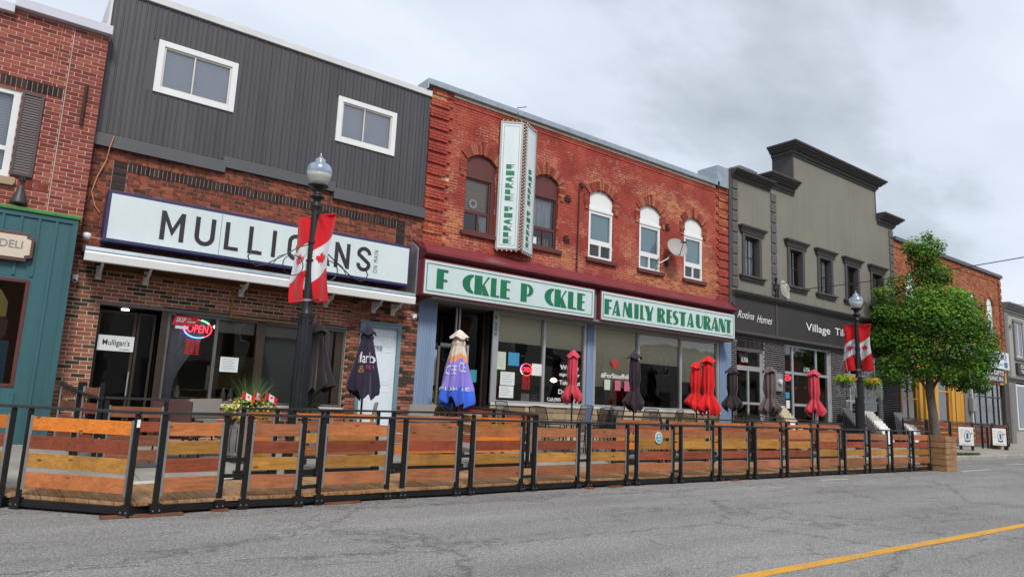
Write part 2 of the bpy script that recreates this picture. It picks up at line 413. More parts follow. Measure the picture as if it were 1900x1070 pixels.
        if is_mortar:
            open_ = t.ramp(s, (.53, 0.), (.59, 1.))
            c = t.mix(open_, t.ramp(t.noise(t.pos(), 2, 5), (.3, (.15, .021, .017)), (.7, (.26, .04, .03))), t.ramp(g, (.3, (.46, .33, .2)), (.7, (.72, .58, .42))))
        else:
            open_ = t.ramp(t.math('ADD', s, t.math('MULTIPLY', t.math('SUBTRACT', t.attr(), .5), .10)), (.64, 0.), (.70, 1.))
            paint = t.ramp(t.noise(t.pos(), 1.3, 6, .6), (.3, (.25, .040, .030)), (.52, (.38, .066, .044)), (.72, (.48, .12, .07)))
            raw = t.ramp(t.attr(), (0, (.27, .05, .025)), (.5, (.42, .105, .035)), (1, (.52, .19, .08)))
            c = t.mix(open_, paint, raw)
            c = t.mix(.4, c, t.ramp(g, (.3, .55), (.7, 1.1)), 'MULTIPLY')
        setp(t, p, col=c, rough=.8, nrm=t.bump(g, .45, .004), spec=.3)
    flaked('painted_brick', False); flaked('painted_mortar', True)
    brickmat('voussoir_brick', ((0, (.24, .045, .03)), (.5, (.36, .085, .05)), (1, (.46, .2, .11))), dirt=.4)
    # metals, paints, plastics
    pm('siding_grey', (.066, .065, .072), .5, .0, .2, 1.6, streak=True)
    pm('trim_grey', (.085, .086, .092), .5, 0, .12, 1.2)
    pm('cap_white', (.62, .62, .62), .5, 0, .1, 1.0); pm('cap_lilac', (.55, .55, .62), .5, 0, .08, 1.0)
    pm('galvanised', (.33, .38, .42), .42, .55, .22, 5)
    pm('white_vinyl', (.74, .75, .74), .42, 0, .05, 2); pm('off_white', (.60, .58, .53), .5, 0, .1, 2)
    pm('sign_white', (.63, .71, .72), .35, 0, .045, .8, run=.10); pm('sign_green_white', (.56, .67, .67), .35, 0, .05, 1.0, run=.14)
    pm('sign_navy', (.035, .03, .10), .45, 0, .15, 3); pm('sign_ink', (.022, .019, .024), .5, 0, .05, 3)
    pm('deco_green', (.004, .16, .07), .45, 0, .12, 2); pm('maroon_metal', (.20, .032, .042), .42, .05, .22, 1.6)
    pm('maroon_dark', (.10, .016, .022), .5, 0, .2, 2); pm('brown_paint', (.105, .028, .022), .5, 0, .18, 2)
    pm('teal_paint', (.028, .108, .125), .6, 0, .18, 1.2, streak=True); pm('green_paint', (.04, .22, .035), .6, 0, .3, 4)
    pm('shutter_brown', (.075, .05, .052), .55, 0, .12, 2); pm('sign_cream', (.62, .52, .42), .5, 0, .08, 2); pm('sign_brown', (.11, .045, .035), .5, 0, .1, 2)
    pm('stucco', (.195, .183, .150), .9, 0, .10, .7, run=.3, bump=.4, bscale=130); pm('stucco_dark', (.066, .06, .058), .85, 0, .10, 1.4, bump=.3, bscale=130)
    pm('stucco_quoin', (.10, .095, .088), .85, 0, .1, 1.4, bump=.3, bscale=130)
    pm('stucco_light', (.34, .32, .30), .9, 0, .07, 1.1, bump=.3, bscale=130); pm('stucco_mid', (.19, .18, .175), .85, 0, .08, 1.3)
    pm('sign_black', (.035, .031, .031), .6, 0, .15, 1.0); pm('window_dark', (.028, .024, .023), .5, 0, .1, 2)
    pm('aluminium', (.46, .47, .48), .38, .45, .1, 2); pm('bronze_frame', (.055, .042, .033), .4, .3, .2, 3); pm('grey_frame', (.15, .145, .14), .4, .3, .12, 3)
    pm('blue_paint', (.24, .33, .48), .5, 0, .08, 1.5, streak=True); pm('door_white', (.72, .80, .85), .45, 0, .04, 1.5); pm('door_frame_teal', (.17, .27, .31), .5, 0, .12, 2)
    pm('black_steel', (.012, .012, .013), .45, .3, .25, 4, spec=.5); pm('cast_black', (.014, .016, .019), .42, .2, .25, 4)
    pm('rail_steel', (.045, .042, .044), .4, .4, .2, 4)
    for nm, cc in (('yellow_line', (.66, .33, .025)), ('white_line', (.62, .62, .6))):
        m, t, p = newmat(nm); P = t.pos(); w = t.noise(P, 34, 7, .75); w2 = t.noise(P, 1.1, 4)
        k = t.ramp(t.math('ADD', w, t.math('MULTIPLY', t.math('SUBTRACT', w2, .5), .35)), (.38, 0.), (.46, 1.))
        c = t.mix(k, (.20, .18, .15), t.mix(.5, cc, t.ramp(t.noise(P, 5, 6, .7), (.3, .7), (.7, 1.1)), 'MULTIPLY')); setp(t, p, col=c, rough=.85, nrm=t.bump(w, .5, .006))
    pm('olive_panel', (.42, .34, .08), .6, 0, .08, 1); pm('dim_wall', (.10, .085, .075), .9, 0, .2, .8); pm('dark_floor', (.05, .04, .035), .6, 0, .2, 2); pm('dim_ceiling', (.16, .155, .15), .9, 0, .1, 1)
    pm('yellow_paint', (.62, .33, .05), .55, 0, .1, 1.5); pm('amber_paint', (.58, .28, .015), .5, 0, .08, 1)
    pm('roof_membrane', (.09, .09, .09), .9, 0, .2, 1); pm('shingle', (.13, .13, .14), .9, 0, .3, 6)
    pm('conduit', (.30, .29, .28), .45, .5, .1, 3); pm('pipe_rust', (.06, .025, .02), .7, .2, .2, 6); pm('cable_black', (.02, .02, .022), .6, 0, .1, 3)
    pm('cable_orange', (.55, .26, .14), .6, 0, .1, 5); pm('paper_white', (.70, .74, .74), .7, 0, .04, 4); pm('paper_blue', (.03, .28, .52), .6, 0, .06, 6); pm('paper_teal', (.03, .30, .36), .6, 0, .06, 6)
    pm('red_vinyl', (.62, .02, .025), .5, 0, .08, 4); pm('pink_paper', (.52, .13, .2), .6, 0, .3, 30); flat('text_white', (.78, .79, .8), .5); flat('text_grey', (.22, .24, .25), .5)
    pm('paper_lime', (.55, .62, .5), .7, 0, .1, 10); flat('text_dark', (.03, .03, .035), .5); flat('text_blue', (.05, .12, .22), .5)
    emis('lamp_warm', (1, .72, .38), 5); emis('neon_red', (1, .04, .07), 1.5); emis('neon_blue', (.1, .35, 1), 2.0); emis('neon_purple', (.65, .15, 1), 1.8); emis('neon_green', (.2, 1, .35), 1.8)
    emis('led_spot', (1, .95, .85), 5)
    glass('shop_glass', (.90, .92, .90), 1.6); glass('upper_glass', (.92, .95, .97), 1.7); glass('door_glass', (.62, .66, .64), 1.0)
    # lamp globe: clear ribbed above, frosted below
    m, t, p = newmat('globe_clear'); 
    tr0 = t.n('BsdfTransparent', ins={0: (.86, .92, 1, 1)}); tl_ = t.n('BsdfTranslucent', ins={0: (.80, .88, .98, 1)}); tr = t.n('MixShader', ins={0: .72, 1: tr0.outputs[0], 2: tl_.outputs[0]}); gl = t.n('BsdfGlossy', ins={0: (.8, .9, 1, 1), 1: .2}); lw = t.n('LayerWeight', ins={0: .3})
    mx = t.n('MixShader', ins={0: t.math('ADD', t.math('MULTIPLY', lw.outputs[1], .5), .12), 1: tr.outputs[0], 2: gl.outputs[0]}); t.L.new(mx.outputs[0], t.N['Material Output'].inputs[0])
    m, t, p = newmat('globe_frost'); tl = t.n('BsdfTranslucent', ins={0: (.85, .84, .78, 1)}); setp(t, p, col=(.62, .62, .57), rough=.25, coat=.5)
    mx = t.n('MixShader', ins={0: .45, 1: p.outputs[0], 2: tl.outputs[0]}); t.L.new(mx.outputs[0], t.N['Material Output'].inputs[0])
    # fabrics
    def fabric(nm, c1, rough=.85, sheen=.2):
        m, t, p = newmat(nm); n = t.noise(t.pos((1, 1, .25)), 5, 5); w = t.noise(t.pos(), 160, 2)
        c = t.ramp(n, (.3, tuple(c*.8 for c in c1)), (.7, tuple(min(1, c*1.12) for c in c1)))
        setp(t, p, col=c, rough=rough, sheen=sheen, nrm=t.bump(w, .15, .002), spec=.25)
    fabric('canvas_black', (.028, .022, .025)); fabric('canvas_navy', (.028, .022, .045)); fabric('canvas_red', (.66, .012, .014)); fabric('canvas_pink', (.60, .055, .085))
    fabric('canvas_taupe', (.135, .098, .10)); fabric('canvas_plum', (.035, .022, .032)); fabric('canvas_cream', (.66, .56, .47)); fabric('canvas_purple', (.27, .21, .66)); fabric('canvas_blue', (.05, .15, .72))
    fabric('flag_red', (.68, .012, .02)); fabric('flag_white', (.72, .74, .77)); fabric('curtain', (.52, .50, .55)); fabric('canvas_orange', (.72, .30, .14)); fabric('canvas_magenta', (.55, .06, .22))
    # blinds: woven roller shade, horizontal slats
    m, t, p = newmat('roller_shade'); P = t.pos((30, 1, 3)); n = t.noise(P, 2.5, 5, .7); setp(t, p, col=t.mix(.6, (.80, .74, .56), t.ramp(n, (.3, .65), (.7, 1.1)), 'MULTIPLY'), rough=.9)
    m, t, p = newmat('bamboo_shade'); n = t.noise(t.pos((1, 1, 40)), 1.5, 4, .6); setp(t, p, col=t.ramp(n, (.3, (.34, .22, .12)), (.7, (.55, .38, .24))), rough=.9)
    def slats(nm, c, gap, sc=12):
        m, t, p = newmat(nm); z = t.n('SeparateXYZ', ins={0: t.pos()}).outputs[2]; w = t.math('FRACT', t.math('MULTIPLY', z, sc))
        setp(t, p, col=t.ramp(w, (0, gap), (.18, c), (.85, tuple(x*.92 for x in c)), (1, gap)), rough=.6)
    slats('slat_blind', (.84, .85, .9), (.55, .56, .6), 20); slats('teal_blind', (.62, .84, .86), (.45, .65, .68), 14)
    m, t, p = newmat('mesh_sling')
    setp(t, p, col=(.03, .032, .036), rough=.6); tr = t.n('BsdfTransparent', ins={0: (1, 1, 1, 1)})
    mx = t.n('MixShader', ins={0: .42, 1: p.outputs[0], 2: tr.outputs[0]}); t.L.new(mx.outputs[0], t.N['Material Output'].inputs[0])
    def wicker(nm, a, b):
        m, t, p = newmat(nm); P = t.pos(obj=True); s = t.n('SeparateXYZ', ins={0: P})
        x = t.math('SINE', t.math('MULTIPLY', s.outputs[0], 190)); z = t.math('SINE', t.math('MULTIPLY', s.outputs[2], 130)); w = t.math('MULTIPLY', x, z)
        setp(t, p, col=t.ramp(t.math('ADD', t.math('MULTIPLY', w, .5), .5), (.1, a), (.8, b)), rough=.6, nrm=t.bump(w, .6, .004))
    wicker('wicker_brown', (.05, .026, .022), (.13, .07, .062)); wicker('wicker_grey', (.24, .22, .19), (.52, .49, .44)); pm('table_dark', (.075, .055, .05), .4, 0, .15, 3); pm('tableware_grey', (.10, .105, .115), .4, .2, .15, 3)
    # plants
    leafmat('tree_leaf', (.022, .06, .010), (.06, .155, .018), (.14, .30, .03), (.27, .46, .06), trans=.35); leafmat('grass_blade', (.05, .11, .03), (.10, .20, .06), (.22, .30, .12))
    leafmat('lime_leaf', (.20, .34, .02), (.42, .55, .03)); leafmat('silver_leaf', (.22, .29, .24), (.40, .46, .40)); leafmat('orange_petal', (.7, .11, .03), (.8, .28, .05)); leafmat('yellow_petal', (.72, .62, .03), (.85, .78, .15))
    leafmat('purple_petal', (.16, .04, .22), (.42, .1, .35)); leafmat('red_petal', (.35, .01, .015), (.62, .03, .05)); leafmat('white_petal', (.6, .4, .35), (.75, .66, .55)); leafmat('fern_leaf', (.03, .09, .02), (.10, .20, .04))
    leafmat('lawn', (.04, .10, .02), (.10, .20, .04))
    m, t, p = newmat('bark'); n = t.noise(t.pos((5, 5, .9)), 3.2, 9, .78, 1.2); setp(t, p, col=t.ramp(n, (.36, (.03, .025, .02)), (.5, (.12, .10, .085)), (.66, (.24, .21, .18))), rough=.95, nrm=t.bump(n, 1.0, .05))
    pm('barrel_grey', (.17, .165, .16), .8, 0, .35, 8); pm('urn_dark', (.035, .034, .036), .5, 0, .2, 3)
    # stone slab samples
    pm('slab_beige', (.58, .49, .36), .5, 0, .1, 4); pm('slab_white', (.78, .77, .75), .4, 0, .08, 3); pm('slab_grey', (.09, .092, .10), .5, 0, .15, 4); pm('slab_ash', (.52, .50, .47), .5, 0, .12, 4)
    pm('meter_grey', (.26, .28, .27), .45, .2, .08, 3); pm('clapboard', (.42, .42, .36), .7, 0, .08, 1.5); pm('far_brick', (.30, .14, .09), .9, 0, .3, 12)
    pm('green_slate', (.05, .065, .06), .5, 0, .1, 2); pm('pale_green_wall', (.22, .27, .25), .8, 0, .06, 1); pm('blue_sticker', (.03, .33, .50), .5, 0, .05, 3)
    pm('poster_teal', (.02, .16, .26), .5, 0, .35, 6); pm('poster_yellow', (.62, .50, .12), .5, 0, .1, 6)
make_materials()

# ---------------------------------------------------------------- ground, road, kerb, sidewalk
KERB = [(-30, 11.05), (2, 11.2), (3.3, 11.35), (10, 11.95), (20, 12.1), (60, 12.25), (140, 12.3)]
def kerb_y(x):
    for (a, ya), (b, yb) in zip(KERB, KERB[1:]):
        if x <= b: return ya+(yb-ya)*(x-a)/(b-a)
    return KERB[-1][1]
def walk_z(x, y):
    k = kerb_y(x); return .17+.32*max(0, min(1, (y-k)/(15-k)))
g = MB(); g.face([(-300, -300, -.03), (600, -300, -.03), (600, 600, -.03), (-300, 600, -.03)]); struct('ground', g, 'concrete')
g = MB()
g.face([(-60, -9, 0), (140, -9, 0), (140, kerb_y(140)+.05, 0)]+[(x, y+.05, 0) for x, y in reversed(KERB[1:-1])]+[(-60, 11.1, 0)])
road = struct('road', g, 'asphalt', fix=False)
def marks(name, quads, mat):
    g = MB()
    for q in quads: g.face([(x, y, .004) for x, y in q])
    return obj(name, g, mat, road, fix=False)
# the centre line is worn at its edges: many short segments with slightly uneven sides
qs = []; x = -30.0; w0, w1 = 4.02, 4.18
while x < 110:
    n0, n1 = 4.02+rnd.uniform(-.006, .006), 4.17+rnd.uniform(-.006, .006)
    qs.append([(x, w0), (x+.45, n0), (x+.45, n1), (x, w1)]); w0, w1 = n0, n1; x += .45
marks('yellow_centre_line', qs, 'yellow_line')
marks('parking_line', [[(24.9, 9.36), (27.4, 9.46), (27.4, 9.56), (24.9, 9.46)]], 'white_line')
marks('parking_line', [[(16.3, 9.18), (17.5, 9.14), (17.5, 9.22), (16.3, 9.26)]], 'white_line')
marks('parking_line', [[(31.5, 10.35), (39.5, 10.1), (39.5, 10.2), (31.5, 10.45)]], 'white_line')
g = MB()
KX = [-30, -10, 0, 2, 3.3]+[3.3+i*1.5 for i in range(1, 40)]+[80, 140]
kerb = struct('kerb', (lambda m: ([m.box(a, b-.012 if b-a < 5 else b, 0, 1, 0, 1) for a, b in []], m)[1])(MB()).box(-60, -30, 11.05, 11.2, -.02, .17), 'kerb_concrete')
for a, b in zip(KX, KX[1:]):
    m = MB(); ya, yb = kerb_y(a), kerb_y(b); e = .006
    P = [(a+e, ya), (b-e, yb), (b-e, yb+.15), (a+e, ya+.15)]; o_ = .025
    lo = [(x, y, -.02) for x, y in P]; mid = [(P[0][0], P[0][1], .135), (P[1][0], P[1][1], .135)]; hi = [(P[0][0], P[0][1]+o_, .172), (P[1][0], P[1][1]+o_, .172), (*P[2], .172), (*P[3], .172)]
    aa = rnd.random()
    for f in ([lo[0], lo[1], mid[1], mid[0]], [mid[0], mid[1], hi[1], hi[0]], hi, [lo[1], lo[2], hi[2], hi[1], mid[1]], [lo[3], lo[0], mid[0], hi[0], hi[3]], [lo[2], lo[3], hi[3], hi[2]]): m.face(f, aa)
    obj('kerb_stone', m, 'kerb_concrete', kerb, fix=False)
walk = struct('sidewalk', MB().box(-30, 140, 12.4, 16.5, -.02, .16), 'concrete')
for a, b in zip(KX, KX[1:]):
    ya, yb = kerb_y(a)+.15, kerb_y(b)+.15
    for f0, f1 in ((0, .5), (.5, 1)):
        m = MB(); e = .007; q = []
        for x, y0 in ((a+e, ya), (b-e, yb)):
            for f in (f0, f1):
                y = y0+(16.4-y0)*f; y += e if f == f0 else -e
                q.append((x, y, .17+.32*(y-y0)/(15-y0)))
        top = [q[0], q[2], q[3], q[1]]; i0 = rnd.random()
        m.face(top, i0)
        for u, v in zip(top, top[1:]+top[:1]): m.face([u, v, (v[0], v[1], v[2]-.15), (u[0], u[1], u[2]-.15)], i0)
        obj('paving_slab', m, 'concrete', walk, fix=False)
# bed of mortar under the slab joints
m = MB()
for a, b in zip(KX, KX[1:]):
    ya, yb = kerb_y(a)+.15, kerb_y(b)+.15
    m.face([(a, ya, .162), (b, yb, .162), (b, 16.4, .17+.32*(16.4-yb)/(15-yb)-.012), (a, 16.4, .17+.32*(16.4-ya)/(15-ya)-.012)])
obj('joint_bed', m, 'dark_mortar', walk, fix=False)
m = MB()
for i in range(2600):
    x = 29.0+rnd.random()*5.6; y = kerb_y(x)+.16+rnd.random()*.55*(1-(x-29)/6.4); z = walk_z(x, y)
    h = .05+.05*rnd.random(); t_ = rnd.random()*6.28; dx, dy = math.cos(t_)*.012, math.sin(t_)*.012
    m.face([(x-dx, y-dy, z), (x+dx, y+dy, z), (x+rnd.uniform(-.03, .03), y+rnd.uniform(-.03, .03), z+h)], rnd.random())
tag(obj('grass', m, 'lawn', None, kind='stuff', fix=False), 'narrow wedge of green grass between the kerb and the sidewalk beside the wooden planter', 'grass')

# ---------------------------------------------------------------- brick walls
def solid_spans(x0, x1, z, opens):
    cuts = []
    for o in opens:
        if len(o) == 4:
            if o[2] < z < o[3]: cuts.append((o[0], o[1]))
        else:   # segmental arch: xa, xb, za, z_spring, rise
            xa, xb, za, zs, rise = o
            if za < z <= zs: cuts.append((xa, xb))
            elif zs < z < zs+rise:
                h = (xb-xa)/2; rr = (h*h+rise*rise)/(2*rise); d = rr-rise+(z-zs); k = math.sqrt(max(0, rr*rr-d*d)); c = (xa+xb)/2
                cuts.append((c-k, c+k))
    cuts.sort(); out = []; x = x0
    for a, b in cuts:
        if a > x: out.append((x, min(a, x1)))
        x = max(x, b)
    if x < x1: out.append((x, x1))
    return out
BRICK_MESH = {}
def brick_wall(parent, Y, x0, x1, z0, z1, opens, bmat, mmat, course=.0765, bl=.236, joint=.013, thick=.25, nparts=300, proud=.005, offs=None, noise=.0012, side=True, parts_zone=None):
    back = MB(); stuff = MB(); full = []
    n = int(math.ceil((z1-z0)/course-1e-6))
    for r in range(n):
        za, zb = z0+r*course, min(z1, z0+(r+1)*course); zc = (za+zb)/2
        sp = solid_spans(x0, x1, zc, opens)
        for a, b in sp:
            back.box(a, b, Y+proud, Y+thick, za, zb)
            st = x0+(0 if r % 2 else -bl/2)
            k = math.floor((a-st)/bl)
            x = st+k*bl
            while x < b:
                u, v = max(x+joint/2, a+(.003 if a > x0+.001 else 0)), min(x+bl-joint/2, b-(.003 if b < x1-.001 else 0))
                if v-u > .03:
                    dy = (offs((u+v)/2, zc, r) if offs else 0)
                    if dy is not None:
                        yf = Y-dy+rnd.uniform(-noise, noise)
                        tone = rnd.random()
                        if v-u > bl-joint-.002 and zb-za > course-.001 and abs(dy) < .001: full.append((u, za+joint/2, yf, tone))
                        else: stuff.brick(u, v, yf, Y+proud+.001, za+joint/2, zb-joint/2, tone)
                x += bl
    obj('wall', back, mmat, parent, fix=False)
    pz = parts_zone or (lambda x, z: True)
    full.sort(key=lambda b: (0 if pz(b[0], b[1]) else 1, (b[0])**2+Y*Y+(b[1]-1.5)**2))
    key = (bmat, bl, course, joint)
    if key not in BRICK_MESH and nparts:
        L = []
        for k in range(12):
            m = MB(); m.brick(0, bl-joint, 0, proud+.004, 0, course-joint, (k+.5)/12); L.append(m.mesh('brick', bmat))
        BRICK_MESH[key] = L
    org = ORG[parent.name]
    for i, (x, z, y, tone) in enumerate(full):
        if i < nparts:
            o = bpy.data.objects.new('brick', BRICK_MESH[key][int(tone*12) % 12]); COL.objects.link(o); o.parent = parent
            o.location = (x-org.x, y-org.y, z-org.z)
        else: stuff.brick(x, x+bl-joint, y, Y+proud+.001, z, z+course-joint, tone)
    if stuff.f:
        o = obj('brickwork', stuff, bmat, parent, fix=False); o['kind'] = 'stuff'
def soldier_row(parent, Y, x0, x1, za, zb, mat, w=.0765, joint=.012, proud=.006, name='soldier_brick', cap=300, slope=0):
    """upright bricks side by side; each its own piece"""
    k = int(round((x1-x0)/w)); w = (x1-x0)/k; org = ORG[parent.name]; ms = []
    for q in range(6):
        m = MB(); m.brick(0, w-joint, 0, proud+.012, 0, zb-za, (q+.5)/6); ms.append(m.mesh(name, mat))
    for i in range(k):
        o = bpy.data.objects.new(name, ms[rnd.randrange(6)]); COL.objects.link(o); o.parent = parent
        o.location = (x0+i*w+joint/2-org.x, Y-proud-org.y+rnd.uniform(-.001, .001), za-org.z+slope*i*w)
def window(parent, x0, x1, z0, z1, Y, fw, fmat, vx=(), hz=(), gmat='shop_glass', depth=.08, name='window', label=None, mw=None, panes=True, back=.5, skip=()):
    """frame with mullions (a part) and one pane per light (sub-parts)"""
    mw = mw or fw*.8; f = MB()
    f.box(x0, x0+fw, Y, Y+depth, z0, z1); f.box(x1-fw, x1, Y, Y+depth, z0, z1)
    f.box(x0+fw, x1-fw, Y+.002, Y+depth-.002, z0, z0+fw); f.box(x0+fw, x1-fw, Y+.002, Y+depth-.002, z1-fw, z1)
    for v in vx: f.box(v-mw/2, v+mw/2, Y+.004, Y+depth-.004, z0+fw, z1-fw)
    xs = [x0+fw]+[q for v in vx for q in (v-mw/2, v+mw/2)]+[x1-fw]
    cols = list(zip(xs[::2], xs[1::2]))
    hz = [h if isinstance(h, tuple) else (h, None) for h in hz]
    for h, only in hz:
        for ci, (a, b) in enumerate(cols):
            if only is None or ci in only: f.box(a, b, Y+.006, Y+depth-.006, h-mw/2, h+mw/2)
    fr = obj(name, f, fmat, parent, label=label, bevel=.004)
    if panes:
        for ci, (a, b) in enumerate(cols):
            hs = sorted(h for h, only in hz if only is None or ci in only)
            zs = [z0+fw]+[q for h in hs for q in (h-mw/2, h+mw/2)]+[z1-fw]
            for c, d in zip(zs[::2], zs[1::2]):
                if (a, c) in skip: continue
                yy = Y+depth*back+rnd.uniform(-.004, .004); t1 = rnd.uniform(-.004, .004); t2 = rnd.uniform(-.003, .003)
                p = MB(); p.face([(a, yy, c), (b, yy+t1, c), (b, yy+t1+t2, d), (a, yy+t2, d)])
                obj('pane', p, gmat, fr, fix=False)
    return fr
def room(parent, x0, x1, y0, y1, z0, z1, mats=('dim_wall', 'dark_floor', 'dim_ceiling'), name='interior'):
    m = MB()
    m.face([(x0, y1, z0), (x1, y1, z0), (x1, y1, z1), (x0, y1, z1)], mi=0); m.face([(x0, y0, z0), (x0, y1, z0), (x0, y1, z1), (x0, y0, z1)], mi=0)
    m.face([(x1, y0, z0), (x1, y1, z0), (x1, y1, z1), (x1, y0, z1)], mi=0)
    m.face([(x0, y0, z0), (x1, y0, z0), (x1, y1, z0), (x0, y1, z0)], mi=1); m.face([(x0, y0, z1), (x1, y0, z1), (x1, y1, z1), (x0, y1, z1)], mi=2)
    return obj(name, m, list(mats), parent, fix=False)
def shell(parent, x0, x1, top, mat='far_brick', y0=15.25, y1=27, roof=.35):
    m = MB(); m.box(x0, x0+.12, y0, y1, 0, top); m.box(x1-.12, x1, y0, y1, 0, top); m.box(x0+.12, x1-.12, y1-.2, y1, 0, top)
    obj('side_wall', m, mat, parent); m = MB(); m.box(x0+.12, x1-.12, y0, y1-.2, top-roof-.1, top-roof); obj('roof', m, 'roof_membrane', parent)
def arch_ring(parent, xa, xb, zs, rise, Y, mat, w=.26, leg=.45, n=17, proud=.035, keystone=True, full=False):
    """voussoirs one by one round an arched head, with short brick legs"""
    h = (xb-xa)/2; c = (xa+xb)/2; rr = (h*h+rise*rise)/(2*rise); cz = zs+rise-rr; a0 = math.asin(min(1, h/rr))
    if full: a0 = math.pi/2
    for i in range(n):
        t0 = -a0+2*a0*i/n; t1 = -a0+2*a0*(i+1)/n; g_ = .06*(t1-t0); t0 += g_; t1 -= g_
        k = keystone and i == n//2
        w2 = w+(.09 if k else 0); pr = proud+(.03 if k else rnd.uniform(-.006, .006))
        P = [(c+math.sin(t)*q, cz+math.cos(t)*q) for t, q in ((t0, rr-.005), (t1, rr-.005), (t1, rr+w2), (t0, rr+w2))]
        m = MB(); m.prism(P, Y-pr, Y+.12, rnd.random()); obj('voussoir', m, mat, parent, fix=False)
    for s in (-1, 1):
        xo = xa if s < 0 else xb; z = zs-.02; k = 0
        while leg > 0 and z > zs-leg:
            zz = z-.075; a, b = (xo-.235, xo-.01) if s < 0 else (xo+.01, xo+.235)
            if z-.15 <= zs-leg: a, b = (xo-.19, xo-.07) if s < 0 else (xo+.07, xo+.19)
            m = MB(); m.box(a, b, Y-proud+rnd.uniform(-.004, .004), Y+.05, zz+.008, z, rnd.random()); obj('label_stop_brick', m, mat, parent, fix=False)
            z = zz
def arch_poly(xa, xb, zb, zs, rise, n=10):
    h = (xb-xa)/2; c = (xa+xb)/2; rr = (h*h+rise*rise)/(2*rise); cz = zs+rise-rr; a0 = math.asin(min(1, h/rr))
    return [(xa, zb), (xb, zb)]+[(c+math.sin(a0-2*a0*i/n)*rr, cz+math.cos(a0-2*a0*i/n)*rr) for i in range(n+1)]
def cornice(parent, x0, x1, z1, h, proj, Y, mat, back=.25, name='cornice', steps=((0, 1), (.13, .93), (.2, .8), (.32, .62), (.45, .5), (.55, .28), (.78, .22), (.84, .12)), ex=True, px0=None, px1=None):
    """stack of mouldings, each stepping back towards the wall, returned at both ends"""
    m = MB()
    for i, (t, p) in enumerate(steps):
        ta = steps[i+1][0] if i+1 < len(steps) else 1
        q = p*proj; a = x0-(q if px0 is None else px0); b = x1+(q if px1 is None else px1)
        m.box(a, b, Y-q, Y+back, z1-ta*h, z1-t*h)
    return obj(name, m, mat, parent, bevel=.006)
def blind(parent, name, x0, x1, z0, z1, Y, mat, bar=None):
    m = MB(); m.box(x0, x1, Y, Y+.012, z0, z1); o = obj(name, m, mat, parent)
    if bar: m = MB(); m.box(x0, x1, Y-.006, Y+.02, z0-.035, z0); obj('bottom_rail', m, bar, parent)
    return o
def paper(parent, x0, x1, z0, z1, Y, mat, name='notice', text=None, tmat='text_grey', lines=0, label=None):
    m = MB(); m.box(x0, x1, Y, Y+.003, z0, z1); o = obj(name, m, mat, parent, label=label)
    if lines:
        t = MB(); n = lines
        for i in range(n):
            z = z1-(z1-z0)*(.12+.8*i/n); w = (x1-x0)*rnd.uniform(.55, .8)
            t.box(x0+(x1-x0)*.1, x0+(x1-x0)*.1+w, Y-.002, Y-.0005, z-.007, z)
        obj('printed_lines', t, tmat, parent, fix=False)
    if text:
        t = MB()
        for (s, a, b, c, d) in text: add_text(t, s, a, b, c, d, Y-.003, .012)
        obj('lettering', t, tmat, parent, fix=False)
    return o
def curtain_part(parent, x0, x1, z0, z1, Y, mat, folds=7, gather=0.0, name='curtain', side=1):
    m = MB(); n = folds*8; k = 12; m.smooth = True
    for j in range(k+1):
        t = j/k; g = gather*math.sin(min(1, t*1.15)*math.pi/2)**2
        for i in range(n+1):
            s = i/n; w = (x1-x0)*(1-g); xx = (x0 if side > 0 else x1-w)+s*w
            m.v.append((xx, Y+.035*math.sin(s*folds*6.283+t*.6), z1-(z1-z0)*t))
    for j in range(k):
        for i in range(n): a = j*(n+1)+i; m.f.append((a, a+1, a+n+2, a+n+1)); m.a.append(.5); m.mi.append(0)
    return obj(name, m, mat, parent, fix=False)

